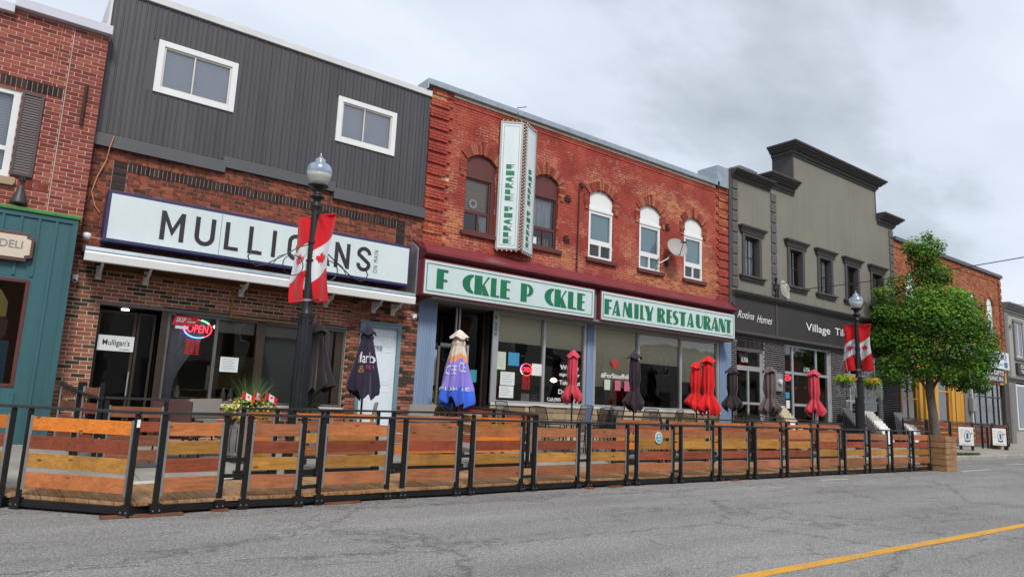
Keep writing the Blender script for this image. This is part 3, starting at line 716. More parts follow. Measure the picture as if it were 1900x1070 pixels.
# ================================================================ red brick shop at the left edge
def left_building():
    b = thing('brick_building', 'red brick building at the left edge, teal board-and-batten shopfront below a brown-shuttered window', 'building', (-1.5, 14.75, 0))
    Y = 14.75
    brick_wall(b, Y, -4.2, 1.1, 4.2, 8.05, [(-1.35, -.09, 5.0, 6.59), (-1.6, .512, 6.62, 6.815)], 'left_brick', 'grey_mortar', nparts=300, parts_zone=lambda x, z: x > -.6)
    soldier_row(b, Y, -1.6, .512, 6.625, 6.81, 'dark_brick', w=.078)
    m = MB(); m.box(-1.6, .512, Y+.01, Y+.2, 6.615, 6.82); obj('mortar_bed', m, 'grey_mortar', b)
    soldier_row(b, Y, .05, .52, 4.83, 4.985, 'left_brick', w=.078)
    m = MB(); m.box(-4.3, -.38, Y-.12, Y+.35, 7.93, 8.10); obj('roof_cap', m, 'cap_lilac', b, bevel=.01)
    m = MB(); m.box(-.38, 1.14, Y-.13, Y+.35, 8.06, 8.24); obj('roof_cap', m, 'cap_lilac', b, bevel=.01)
    m = MB(); m.box(-4.2, 1.08, Y+.02, Y+.25, 7.9, 8.07); obj('wall_top', m, 'left_brick', b)
    shell(b, -4.2, 1.07, 7.9, y0=15.0)
    w = window(b, -1.35, -.09, 5.0, 6.59, Y+.03, .1, 'white_vinyl', hz=(5.5,), gmat='upper_glass', depth=.09)
    blind(b, 'blind', -1.25, -.18, 5.1, 6.5, Y+.2, 'slat_blind')
    m = MB(); m.box(-1.5, -.2, Y-.03, Y+.3, 5.0, 5.0); m = MB(); m.prism([(-1.5, 4.84), (.0, 4.84), (.03, 4.9), (.02, 4.985), (-1.5, 4.985)], Y-.06, Y+.1); obj('stone_sill', m, 'lime_stone', b, bevel=.015)
    f = MB(); x0, x1, z0, z1 = -.075, .255, 5.04, 6.585
    f.box(x0, x0+.045, Y-.045, Y-.004, z0, z1); f.box(x1-.045, x1, Y-.045, Y-.004, z0, z1); f.box(x0+.045, x1-.045, Y-.045, Y-.004, z0, z0+.06); f.box(x0+.045, x1-.045, Y-.045, Y-.004, z1-.06, z1)
    f.box(x0+.045, x1-.045, Y-.014, Y-.004, z0+.06, z1-.06)
    sh = obj('shutter', f, 'shutter_brown', b, bevel=.003)
    n = 30; dz = (z1-z0-.12)/n
    for i in range(n):
        z = z0+.06+i*dz; s = MB(); s.extr_yz([(Y-.04, z), (Y-.034, z), (Y-.018, z+dz*.95), (Y-.026, z+dz*.95)], x0+.045, x1-.045); obj('louvre', s, 'shutter_brown', sh, fix=False)
    m = MB(); m.tube([(.36, Y-.008, 8.05), (.35, Y-.006, 7.4), (.33, Y-.012, 6.8)], .005, 5); m.tube([(1.02, Y-.012, 4.86), (1.0, Y-.008, 4.6), (1.0, Y-.012, 4.35)], .006, 5); obj('orange_cable', m, 'cable_orange', b)
    m = MB(); m.tube([(.55, Y-.006, 4.3), (.55, Y-.006, 8.0)], .008, 5); obj('caulk_line', m, 'grey_mortar', b)
    m = MB(); m.tube([(.86, Y-.03, 6.2), (.86, Y-.03, 7.0)], .03, 8); m.tube([(.86, Y-.07, 6.3), (.86, Y-.07, 6.95)], .012, 6); obj('wall_bracket', m, 'pipe_rust', b)
    # teal shopfront
    T = 14.45
    sf = MB(); wx0, wx1, wz0, wz1 = -2.6, .455, 1.38, 3.2
    for q in ((-4.3, wx0, 0, 4.38), (wx1, 1.02, 0, 4.38), (wx0, wx1, 0, wz0), (wx0, wx1, wz1, 4.38)): sf.box(q[0], q[1], T, T+.35, q[2]+.3 if q[2] == 0 else q[2], q[3])
    obj('board_cladding', sf, 'teal_paint', b)
    for i, x in enumerate([-3.9+.255*k for k in range(20)]):
        if x > 1.0: continue
        zs = [(3.26, 4.33)] if x < wx1+.02 else [(.3, 4.33)]
        if x < wx1+.02: zs.append((.3, wz0-.08))
        if -.2 < x < .42 : zs = [(3.95, 4.33), (3.26, 3.52), (.3, 1.3)]
        for a, c in zs: q = MB(); q.box(x, x+.045, T-.022, T+.001, a, c); obj('batten', q, 'teal_paint', b, bevel=.002)
    q = MB(); q.box(.965, 1.03, T-.025, T+.001, .3, 4.33); obj('corner_board', q, 'teal_paint', b, bevel=.003)
    q = MB(); q.box(-4.3, 1.03, T-.028, T+.001, 4.28, 4.37); obj('head_board', q, 'teal_paint', b, bevel=.003)
    q = MB(); q.extr_yz([(T-.06, 4.37), (T-.06, 4.42), (14.75, 4.50), (14.75, 4.37)], -4.3, 1.06); obj('green_drip_cap', q, 'green_paint', b, bevel=.004)
    f = window(b, wx0, wx1, wz0, wz1, T-.015, .055, 'brown_paint', gmat='shop_glass', depth=.07, name='shop_window')
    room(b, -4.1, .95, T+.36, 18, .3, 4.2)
    m = MB(); m.box(-.9, .3, T+.14, T+.15, 1.42, 2.15); obj('window_poster', m, 'poster_teal', b, fix=False)
    m = MB(); m.prism([(-.5, 2.55), (.2, 2.55), (.2, 2.8), (.08, 3.0), (-.2, 3.05), (-.5, 3.0)], T+.1, T+.11); obj('window_poster', m, 'poster_yellow', b, fix=False)
    m = MB(); m.prism([(-.6, 2.15), (.16, 2.15), (.24, 2.25), (.24, 2.5), (.16, 2.54), (-.6, 2.54)], T+.1, T+.11); o = obj('window_poster', m, 'sign_brown', b, fix=False)
    t = MB(); add_text(t, 'D', .02, .10, 2.42, 2.52, T+.095, .02); add_text(t, 'IF', .02, .12, 2.28, 2.38, T+.095, .02); obj('lettering', t, 'sign_cream', b, fix=False)
    return b
left_building()
def deli_sign():
    s = thing('shop_sign', 'cream sign with brown notched frame lettered DELI on the teal shopfront at far left', 'sign', (-.6, 14.42, 3.7))
    def oct_(x0, x1, z0, z1, k): return [(x0, z0), (x1-k, z0), (x1-k, z0+k*.6), (x1, z0+k*.9), (x1, z1-k*.9), (x1-k, z1-k*.6), (x1-k, z1), (x0, z1)]
    m = MB(); m.prism(oct_(-1.7, .43, 3.49, 3.98, .085), 14.34, 14.43); obj('frame', m, 'sign_brown', s, bevel=.008)
    m = MB(); m.prism(oct_(-1.65, .385, 3.545, 3.925, .07), 14.328, 14.342); obj('face_board', m, 'sign_cream', s, bevel=.003)
    t = MB(); add_text(t, 'DELI', -.05, .27, 3.70, 3.83, 14.322, .008); obj('lettering', t, 'text_grey', s, fix=False)
deli_sign()
def gooseneck():
    s = thing('wall_lamp', 'dark metal barn lamp on the red brick above the teal shopfront, under the shutter', 'wall lamp', (.12, 14.72, 4.95))
    m = MB(); m.smooth = True; m.lathe((.12, 14.55, 4.5), [(.135, 0), (.13, .03), (.075, .2), (.05, .26), (.05, .32), (.02, .34)], 20); obj('shade', m, 'urn_dark', s)
    m = MB(); m.tube([(.12, 14.55, 4.83), (.12, 14.56, 4.93), (.12, 14.62, 5.0), (.12, 14.74, 5.0)], .014, 8); m.tube([(.12, 14.70, 5.0), (.12, 14.745, 5.0)], .05, 12); obj('arm', m, 'cast_black', s)
gooseneck()

# ================================================================ grey-sided restaurant
def mulligans():
    b = thing('restaurant_building', 'restaurant with dark grey metal siding upstairs over flashed brick, white door at its right end', 'building', (4.7, 15, 0))
    Y = 15
    # lower brick: openings for door bay, window band and the side door
    ops = [(1.6, 2.66, 0, 2.96), (2.66, 6.52, 1.2, 3.02), (6.83, 7.9, 0, 3.18)]
    brick_wall(b, Y, 1.05, 8.33, .45, 3.83, ops, 'mixed_brick', 'cream_mortar', nparts=300, offs=lambda x, z, r: .035 if x > 6.56 else 0)
    brick_wall(b, Y, 1.05, 8.33, 3.83, 6.2, [(1.49, 1.735, 5.0, 5.76), (1.735, 7.58, 5.565, 5.765), (7.58, 7.82, 5.0, 5.78)], 'flashed_brick', 'dark_mortar', nparts=300, parts_zone=lambda x, z: z > 5.05 or x < 1.45)
    m = MB(); m.box(1.48, 7.83, Y+.009, Y+.2, 5.0, 5.79); obj('mortar_bed', m, 'grey_mortar', b)
    soldier_row(b, Y, 1.74, 7.575, 5.57, 5.76, 'dark_brick', w=.0775)
    for xa, xb in ((1.497, 1.73), (7.585, 7.815)):
        for i in range(10):
            z = 5.01+i*.0765
            m = MB(); m.brick(xa, xb, Y-.004, Y+.01, z, z+.064, rnd.random()); obj('dark_stretcher', m, 'dark_brick', b, fix=False)
    # siding: vertical ribbed sheets, each between two seams
    sx = 1.09; i = 0
    while sx < 8.24:
        w = .195; e = min(sx+w, 8.28); m = MB()
        for za, zb in siding_spans(sx, e):
            m = MB()
            P = [(sx+.004, Y-.012), (sx+.012, Y-.032), (sx+.030, Y-.032), (sx+.04, Y-.012), (sx+.098, Y-.012), (sx+.104, Y-.024), (sx+.116, Y-.024), (sx+.122, Y-.012), (e-.004, Y-.012)] if e-sx > .13 else [(sx+.004, Y-.012), (e-.004, Y-.012)]
            base = len(m.v); a = rnd.random()
            for x, y in P: m.v.append((x, y, za)); m.v.append((x, y, zb))
            for k in range(len(P)-1): m.f.append((base+2*k, base+2*k+2, base+2*k+3, base+2*k+1)); m.a.append(a); m.mi.append(0)
            obj('siding_sheet', m, 'siding_grey', b, fix=False)
        sx += w; i += 1
    m = MB()
    for q in ((1.09, 8.28, 6.15, 7.32), (1.09, 8.28, 8.42, 9.2), (1.09, 1.98, 7.32, 8.42), (3.54, 5.83, 7.32, 8.42), (7.36, 8.28, 7.32, 8.42)): m.box(q[0], q[1], Y-.010, Y+.25, q[2], q[3])
    obj('siding_backing', m, 'siding_grey', b)
    m = MB(); m.box(1.06, 1.10, Y-.05, Y+11, 6.2, 9.15); obj('side_wall', m, 'cap_white', b)
    for x0, x1, z0, z1, y in ((1.04, 3.5, 5.965, 6.215, .10), (3.44, 5.93, 6.085, 6.32, .085), (5.90, 8.31, 5.93, 6.19, .10)):
        m = MB(); m.extr_yz([(Y-y, z0), (Y-y, z1-.02), (Y-.03, z1+.01), (Y+.02, z1+.01), (Y+.02, z0)], x0, x1); obj('flashing_trim', m, 'trim_grey', b, bevel=.005)
    m = MB(); m.box(1.06, 8.30, Y-.07, Y+.35, 9.15, 9.30); obj('roof_cap', m, 'cap_white', b, bevel=.01)
    shell(b, 1.12, 8.28, 9.0)
    for x0, x1, xm in ((1.98, 3.54, 2.69), (5.83, 7.36, 6.52)):
        m = MB(); fw = .12; z0, z1 = 7.315, 8.425; yy = Y-.05
        m.box(x0, x0+fw, yy, Y+.1, z0, z1); m.box(x1-fw, x1, yy, Y+.1, z0, z1); m.box(x0+fw, x1-fw, yy+.001, Y+.1, z0, z0+fw); m.box(x0+fw, x1-fw, yy+.001, Y+.1, z1-fw, z1)
        obj('window_casing', m, 'white_vinyl', b, bevel=.006)
        window(b, x0+fw, x1-fw, z0+fw, z1-fw, Y-.02, .035, 'off_white', vx=(xm,), gmat='upper_glass', depth=.07)
        blind(b, 'blind', x0+fw+.02, x1-fw-.02, z0+fw+.01, z1-fw-.01, Y+.052, 'slat_blind')
    # door bay, set back
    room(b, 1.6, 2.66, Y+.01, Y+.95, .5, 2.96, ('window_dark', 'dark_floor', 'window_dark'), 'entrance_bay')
    d = window(b, 1.62, 2.28, .55, 2.9, Y+.22, .05, 'bronze_frame', gmat='door_glass', name='entrance_door', depth=.05)
    window(b, 2.30, 2.62, .55, 2.9, Y+.24, .045, 'bronze_frame', gmat='door_glass', name='side_light', depth=.05)
    m = MB(); m.box(2.66, 2.78, Y-.02, Y+.2, .5, 2.97); obj('door_post', m, 'bronze_frame', b, bevel=.005)
    m = MB(); m.box(1.58, 6.56, Y-.015, Y+.1, 2.965, 3.02); obj('lintel_angle', m, 'grey_frame', b)
    paper(b, 1.66, 2.27, 2.13, 2.42, Y+.18, 'paper_white', 'door_sign', text=[("Mulligan's", 1.74, 2.2, 2.20, 2.35), ('ON MAIN', 2.03, 2.2, 2.155, 2.18)], tmat='text_dark')
    m = MB(); m.box(2.0, 2.13, Y+.3, Y+.34, 2.93, 2.95); obj('recessed_light', m, 'led_spot', b)
    m = MB(); m.tube([(2.24, Y+.17, 1.3), (2.24, Y+.17, 1.75)], .012, 8); obj('door_handle', m, 'aluminium', b)
    # window band
    window(b, 2.78, 6.52, 1.22, 2.965, Y+.02, .055, 'grey_frame', vx=(3.72, 4.60), hz=(), gmat='shop_glass', depth=.1, name='shop_window', mw=.06)
    m = MB(); m.box(4.53, 4.70, Y+.0, Y+.09, 1.24, 2.95); obj('wide_mullion', m, 'bronze_frame', b, bevel=.004)
    m = MB(); m.box(6.30, 6.50, Y+.05, Y+.13, 1.24, 2.95); obj('window_jamb', m, 'bronze_frame', b)
    m = MB(); m.box(2.72, 6.56, Y-.05, Y+.12, 1.14, 1.21); obj('window_sill', m, 'off_white', b, bevel=.008)
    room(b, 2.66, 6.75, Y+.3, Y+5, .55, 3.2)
    curtain_part(b, 2.84, 3.6, 1.25, 2.9, Y+.16, 'curtain', 6, .75, side=1); curtain_part(b, 5.62, 6.28, 1.25, 2.9, Y+.16, 'curtain', 7, .55, side=-1)
    for q, (x, z) in enumerate(((3.2, 1.3), (4.1, 1.3), (4.25, 1.3), (5.2, 1.3))): m = MB(); m.lathe((x, Y+.5, z), [(.05, 0), (.06, .1), (.03, .16), (.03, .24)], 10); obj('sill_vase', m, 'off_white', b)
    m = MB(); m.box(3.9, 4.0, Y+1.2, Y+1.25, .6, 2.0); m.box(3.0, 6.4, Y+2.4, Y+2.5, .55, 1.3); m.box(4.9, 6.2, Y+4.8, Y+4.9, 1.5, 2.4); obj('inner_counter', m, 'off_white', b)
    paper(b, 3.86, 4.22, 1.86, 2.16, Y+.05, 'paper_white', 'menu_sheet', lines=7)
    m = MB(); m.box(4.72, 5.55, Y+.35, Y+.37, 1.25, 2.72); obj('inner_screen', m, 'pale_green_wall', b)
    m = MB(); m.box(3.78, 4.5, Y+.14, Y+.15, 2.66, 2.92); m.box(4.72, 6.2, Y+.14, Y+.15, 2.66, 2.92); pnl = obj('window_banner', m, 'stucco_light', b)
    for nm, x0, x1, z0, z1 in (('top_trim', 1.55, 6.5, 3.60, 3.84), ('right_trim', 6.85, 8.05, 3.70, 3.88)):
        m = MB(); m.box(x0, x1, Y-.06, Y-.001, z0, z1); obj('wood_fascia', m, 'brown_trim', b, bevel=.008)
    m = MB(); m.box(1.6, 6.48, Y-.09, Y-.062, 3.57, 3.62); obj('wood_batten', m, 'ochre_trim', b, bevel=.004)
    for q in ((3.93, 3.97, 3.0, 3.56), (3.93, 5.3, 2.96, 3.0)): m = MB(); m.box(q[0], q[1], Y-.05, Y-.012, q[2], q[3]); obj('wood_frame_strip', m, 'ochre_trim', b)
    # side door 298
    f = MB(); f.box(6.83, 6.92, Y-.06, Y+.1, .7, 3.18); f.box(7.81, 7.9, Y-.06, Y+.1, .7, 3.18); f.box(6.92, 7.81, Y-.058, Y+.1, 3.09, 3.18); f.box(6.80, 7.93, Y-.08, Y+.1, 3.18, 3.22); obj('door_frame', f, 'door_frame_teal', b, bevel=.005)
    d = MB(); d.box(6.92, 7.81, Y+.02, Y+.07, .7, 3.09); dd = obj('side_door', d, 'door_white', b)
    for x0, x1 in ((7.03, 7.31), (7.42, 7.70)):
        for z0, z1 in ((2.68, 2.93), (1.78, 2.55), (.85, 1.62)):
            m = MB()
            for a, c, e, g_ in ((x0, x1, z0, z0+.02), (x0, x1, z1-.02, z1), (x0, x0+.02, z0+.02, z1-.02), (x1-.02, x1, z0+.02, z1-.02)): m.box(a, c, Y+.012, Y+.021, e, g_)
            m.box(x0+.05, x1-.05, Y+.013, Y+.021, z0+.05, z1-.05); obj('door_panel', m, 'door_white', dd, bevel=.003)
    t = MB(); add_text(t, '6298', 7.13, 7.45, 2.56, 2.68, Y+.006, .004); obj('door_number', t, 'text_grey', dd, fix=False)
    m = MB(); m.box(6.7, 8.0, Y-.45, Y+.05, .45, .69); obj('door_step', m, 'light_concrete', b, bevel=.01)
    m = MB(); m.tube([(7.02, Y-.012, 3.72), (6.93, Y-.012, 3.6), (6.98, Y-.012, 3.45), (7.08, Y-.012, 3.35)], .006, 5); m.tube([(8.18, Y-.012, 3.7), (8.14, Y-.012, 3.55), (8.2, Y-.012, 3.45)], .007, 5); obj('loose_cable', m, 'cable_orange', b)
    # hanging orange conduit over the left brick
    m = MB(); m.tube([(1.46, Y-.03, 6.20), (1.42, Y-.14, 6.16), (1.38, Y-.12, 5.95), (1.36, Y-.05, 5.7), (1.25, Y-.03, 5.35), (1.2, Y-.02, 5.05), (1.28, Y-.02, 4.8), (1.38, Y-.03, 4.68)], .011, 6); obj('orange_conduit', m, 'cable_orange', b)
def siding_spans(a, b):
    o = [(6.15, 9.16)]
    for x0, x1 in ((1.98, 3.54), (5.83, 7.36)):
        if b > x0+.02 and a < x1-.02: o = [(6.15, 7.33), (8.41, 9.16)]
    return o
mulligans()
def open_sign(name, label, x0, x1, z0, z1, Y, ringw=.022):
    s = thing(name, label, 'neon sign', ((x0+x1)/2, Y, z0)); cx, cz = (x0+x1)/2, (z0+z1)/2; a, b = (x1-x0)/2, (z1-z0)/2
    mats = ['neon_red', 'neon_purple', 'neon_blue', 'neon_green']
    for k, (t0, t1, m_) in enumerate(((-60, 40, 0), (40, 85, 3), (85, 130, 0), (130, 210, 1), (210, 300, 2)) if x0 < 5 else ((-90, 130, 0), (130, 190, 1), (190, 230, 3), (230, 270, 0))):
        m = MB(); m.tube([(cx+a*math.cos(R(t)), Y, cz+b*math.sin(R(t))) for t in range(t0, t1+1, 10)], ringw/2, 6); obj('tube', m, mats[m_], s)
    m = MB(); add_text(m, 'OPEN', cx-a*.76, cx+a*.76, cz-b*.42, cz+b*.42, Y-.01, -.006, .12); obj('lettering', m, 'neon_red', s, fix=False)
    m = MB(); m.tube([(cx-a*.3, Y+.02, z1), (cx-a*.3, Y+.03, z1+.25)], .004, 4); obj('hanging_wire', m, 'cable_black', s)
open_sign('open_sign', 'glowing oval OPEN sign in the leftmost restaurant window, right of the white door sign', 3.10, 3.62, 2.50, 2.86, 15.04)
def skip_sign():
    s = thing('window_sticker', 'slanted red delivery sticker reading SKIP THE DISHES, overlapping the leftmost OPEN sign', 'sticker', (3.1, 15.02, 2.8))
    m = MB(); m.prism([(2.86, 2.72), (3.28, 2.72), (3.36, 2.92), (2.92, 2.94)], 15.022, 15.027); obj('backing', m, 'red_vinyl', s)
    t = MB(); add_text(t, 'SKIP', 2.93, 3.12, 2.78, 2.88, 15.018, .03, .25); add_text(t, 'THE', 3.14, 3.2, 2.84, 2.87, 15.018, .02); add_text(t, 'DISHES', 3.14, 3.3, 2.78, 2.82, 15.018, .02, .2); obj('lettering', t, 'text_white', s, fix=False)
    m = MB(); m.box(2.93, 3.16, 15.015, 15.02, 2.65, 2.71); obj('strip', m, 'paper_white', s)
skip_sign()
def hours_board(x0, x1, z0, z1, Y, label):
    m = MB()
    for r in range(8):
        for c in range(3): m.box(x0+(x1-x0)*(.06+.32*c), x0+(x1-x0)*(.06+.32*c+(.24 if c else .28)), Y, Y+.004, z1-(z1-z0)*(r+.6)/8, z1-(z1-z0)*(r+.15)/8)
    tag(obj('hours_sign', m, 'red_vinyl', None), label, 'sign')
hours_board(3.14, 3.44, 2.15, 2.46, 15.03, 'red opening hours lettering in the window under the leftmost OPEN sign')
def mulligans_sign():
    s = thing('restaurant_sign', 'long white lightbox sign with navy edge lettered MULLIGANS on the brick over the awning', 'sign', (4.6, 14.85, 4.1))
    Y = 14.6
    m = MB(); m.box(1.44, 7.82, Y, 14.96, 4.10, 5.08); obj('cabinet', m, 'sign_navy', s, bevel=.012)
    m = MB(); m.box(1.50, 7.76, Y-.008, Y+.002, 4.16, 5.01); obj('face_panel', m, 'sign_white', s)
    for x in (3.47, 5.63): m = MB(); m.box(x, x+.012, Y-.0095, Y-.007, 4.17, 5.0); obj('panel_seam', m, 'text_grey', s)
    for c, a, b in (('M', 2.37, 2.80), ('U', 2.99, 3.37), ('L', 3.56, 3.84), ('L', 4.03, 4.32), ('I', 4.515, 4.60), ('G', 4.85, 5.21), ('A', 5.40, 5.82), ('N', 5.91, 6.27), ('S', 6.44, 6.79)):
        t = MB(); w = b-a; z0, z1, k, y0, y1 = 4.29, 4.86, .085, Y-.014, Y-.007
        if c == 'M':
            t.prism([(a, z0), (a+k, z0), (a+k, z1-.19), (a+w/2, z0+.09), (b-k, z1-.19), (b-k, z0), (b, z0), (b, z1), (b-k*.9, z1), (a+w/2, z0+.25), (a+k*.9, z1), (a, z1)], y0, y1)
        elif c in 'LI':
            t.prism([(a, z0), (b, z0), (b, z0+.075), (a+k, z0+.075), (a+k, z1), (a, z1)] if c == 'L' else [(a, z0), (b, z0), (b, z1), (a, z1)], y0, y1)
        elif c == 'N':
            t.prism([(a, z0), (a+k, z0), (a+k, z1-.2), (b-k*.95, z0), (b, z0), (b, z1), (b-k, z1), (b-k, z0+.2), (a+k*.95, z1), (a, z1)], y0, y1)
        elif c == 'A':
            t.prism([(a, z0), (a+.09, z0), (a+w/2, z1-.14), (b-.09, z0), (b, z0), (a+w/2+.055, z1), (a+w/2-.055, z1)], y0, y1); t.prism([(a+.12, z0+.12), (b-.12, z0+.12), (b-.145, z0+.19), (a+.145, z0+.19)], y0-.001, y1)
        else:
            r = w/2-k/2; cx = (a+b)/2
            if c == 'U': P = [(a+k/2, z1)]+[(cx-r*math.cos(R(q)), z0+r+k/2-r*math.sin(R(q))) for q in range(0, 181, 15)]+[(b-k/2, z1)]
            elif c == 'G': P = [(b-k/2, z1-.16)]+[(cx+r*math.cos(R(q)), z1-r-k/2+r*math.sin(R(q))) for q in range(10, 181, 15)]+[(cx-r*math.cos(R(q)), z0+r+k/2-r*math.sin(R(q))) for q in range(0, 181, 15)]+[(b-k/2, z0+.28), (cx, z0+.28)]
            else: P = [(b-k/2, z1-.17)]+[(cx+r*math.cos(R(q)), z1-r*.95-k/2+r*.95*math.sin(R(q))) for q in range(10, 200, 15)]+[(cx-r*.55, z0+.34), (cx+r*.55, z0+.235)]+[(cx+r*math.cos(R(q)), z0+r*.95+k/2+r*.95*math.sin(R(q))) for q in range(10, -191, -15)]
            n = len(P); L_, R_ = [], []
            for i, (x, z) in enumerate(P):
                x0, z0_ = P[max(0, i-1)]; x1, z1_ = P[min(n-1, i+1)]; d = math.hypot(x1-x0, z1_-z0_); nx, nz = -(z1_-z0_)/d*k/2, (x1-x0)/d*k/2; L_.append((x+nx, z+nz)); R_.append((x-nx, z-nz))
            for i in range(n-1): t.prism([L_[i], L_[i+1], R_[i+1], R_[i]], y0, y1)
        obj('letter', t, 'sign_ink', s, fix=False)
    t = MB(); add_text(t, 'ON MAIN', 6.86, 6.965, 4.30, 4.83, Y-.012, -.004, rot=90, space=1.3); obj('small_lettering', t, 'sign_ink', s, fix=False)
mulligans_sign()
def awning_cassette():
    s = thing('awning', 'retracted awning in a long white-fronted cassette under the MULLIGANS sign', 'awning', (4.5, 15, 3.7))
    m = MB(); m.extr_yz([(14.97, 4.03), (14.97, 3.90), (14.24, 3.80), (14.2, 3.83), (14.22, 3.90)], 1.17, 7.8); obj('cover', m, 'galvanised', s, bevel=.006)
    m = MB(); m.extr_yz([(14.19, 3.64), (14.17, 3.78), (14.2, 3.815), (14.3, 3.80), (14.3, 3.64)], 1.17, 7.8); obj('front_bar', m, 'white_vinyl', s, bevel=.008)
    m = MB(); m.tube([(1.2, 14.62, 3.78), (7.76, 14.62, 3.78)], .07, 12); obj('fabric_roll', m, 'canvas_black', s)
    for x in (1.5, 2.3, 4.1, 5.95, 7.12, 7.62):
        k = MB(); k.box(x-.05, x+.05, 14.93, 14.99, 3.42, 3.68); k.box(x-.012, x+.012, 14.55, 14.93, 3.56, 3.66); k.tube([(x, 14.94, 3.46), (x, 14.8, 3.52), (x, 14.6, 3.62), (x, 14.45, 3.72)], .025, 8); obj('bracket', k, 'white_vinyl', s)
awning_cassette()
def camera_thing(x, y, z, label, proto=[None]):
    if proto[0] is None:
        s = thing('security_camera', label, 'camera', (0, 0, 0)); m = MB(); m.box(-.05, .05, -.06, .09, .03, .09); obj('housing', m, 'white_vinyl', s, bevel=.01)
        m = MB(); m.smooth = True; m.lathe((0, -.02, -.03), [(.02, -.03), (.045, -.015), (.055, .02), (.055, .06)], 14); obj('dome', m, 'white_vinyl', s)
        m = MB(); m.lathe((0, -.065, -.02), [(.018, -.02), (.024, 0), (.018, .02)], 10); obj('lens', m, 'urn_dark', s); proto[0] = s; s.location = (x, y, z); s['group'] = 'wall cameras of the grey-sided restaurant'
    else: dup(proto[0], (x, y, z), 0, label)
camera_thing(1.13, 14.9, 3.36, 'white dome camera on the brick beside the teal shopfront')
camera_thing(8.17, 14.88, 3.42, 'white dome camera on the brick corner beside the blue corrugated pilaster')
def flood():
    s = thing('round_wall_light', 'small round white light on a stem beside the left end of the MULLIGANS sign', 'wall light', (1.2, 14.9, 4.15))
    m = MB(); m.smooth = True; m.lathe((1.21, 14.75, 4.17), [(.02, -.06), (.062, -.045), (.07, 0), (.062, .045), (.02, .06)], 18); obj('globe', m, 'white_vinyl', s)
    m = MB(); m.tube([(1.24, 14.75, 4.16), (1.46, 14.72, 4.14)], .009, 6); obj('stem', m, 'cable_orange', s)
flood()
# ================================================================ painted red brick restaurant
WX = [(9.5, 10.47), (11.76, 12.70), (13.94, 14.94), (16.14, 17.13), (18.33, 19.29)]
def deco(c, a, b, z0, z1, y0, y1, m):
    """heavy art-deco capitals, drawn in a unit box"""
    w = b-a; h = z1-z0
    def P(pts, dy=0): m.prism([(a+x*w, z0+z*h) for x, z in pts], y0-dy, y1)
    def arc(cx, cz, rx, rz, t0, t1, n=10): return [(cx+rx*math.cos(R(t0+(t1-t0)*i/n)), cz+rz*math.sin(R(t0+(t1-t0)*i/n))) for i in range(n+1)]
    if c == 'F': P([(0, 0), (.62, 0), (.62, .38), (.95, .38), (.95, .5), (.62, .5), (.62, .86), (1, .86), (1, 1), (0, 1)])
    elif c == 'E': P([(0, 0), (.98, 0), (.98, .1), (.64, .1), (.64, .46), (.95, .46), (.95, .56), (.64, .56), (.64, .9), (1, .9), (1, 1), (0, 1)])
    elif c == 'L': P([(0, 0), (1, 0), (1, .1), (.62, .1), (.62, 1), (0, 1)])
    elif c == 'I': P([(0, 0), (1, 0), (1, 1), (0, 1)])
    elif c == 'C':
        o = arc(.95, .5, .95, .5, 100, 260, 14); i = arc(.98, .5, .30, .36, 258, 102, 12); P([(1, .99), (.95, 1)]+o[1:-1]+[(.95, 0), (1, .01), (1, .1)]+i+[(1, .9)])
    elif c == 'K': P([(0, 0), (.5, 0), (.5, 1), (0, 1)]); P([(.5, .5), (.86, 1), (1, 1), (.64, .56), (.52, .44)], .001); P([(.5, .52), (.62, .62), (1, 0), (.54, 0)], .002)
    elif c == 'P':
        P([(0, 0), (.48, 0), (.48, 1), (0, 1)]); o = arc(.5, .66, .5, .34, 90, -90); i = arc(.5, .66, .16, .24, -90, 90); P(o+i, .001)
    elif c == 'R':
        P([(0, 0), (.45, 0), (.45, 1), (0, 1)]); o = arc(.45, .73, .48, .27, 90, -90); i = arc(.45, .73, .14, .19, -90, 90); P(o+i, .001); P([(.45, .5), (.72, .48), (1, 0), (.56, 0)], .002)
    elif c == 'A': P([(0, 0), (.16, 0), (.24, .17), (.46, .17), (.46, .27), (.29, .27), (.5, .8), (.5, 0), (1, 0), (.66, 1), (.42, 1)])
    elif c == 'M': P([(0, 0), (.12, 0), (.2, .7), (.42, .1), (.5, .1), (.56, .6), (.52, 0), (1, 0), (.9, 1), (.6, 1), (.46, .55), (.3, 1), (.1, 1)])
    elif c == 'N': P([(0, 0), (.11, 0), (.11, .78), (.46, 0), (1, 0), (1, 1), (.9, 1), (.9, .3), (.52, 1), (0, 1)])
    elif c == 'Y': P([(.3, 0), (.78, 0), (.78, .42), (1, 1), (.86, 1), (.62, .55), (.46, 1), (0, 1), (.3, .42)])
    elif c == 'T': P([(.26, 0), (.8, 0), (.8, .89), (1, .89), (1, 1), (0, 1), (0, .89), (.26, .89)])
    elif c == 'U': P([(0, 1), (0, .3)]+arc(.5, .3, .5, .3, 180, 360, 10)+[(1, 1), (.88, 1), (.88, .3)]+arc(.7, .3, .16, .18, 0, -180, 6)+[(.54, 1)])
    elif c == 'S':
        P([(.95, .85), (.8, .97), (.5, 1), (.18, .95), (0, .8), (0, .62), (.12, .5), (.45, .34), (.5, .22), (.42, .1), (.1, .1), (0, .02), (.45, 0), (.85, .06), (1, .22), (.98, .42), (.82, .54), (.5, .68), (.45, .8), (.55, .9), (.75, .9)])
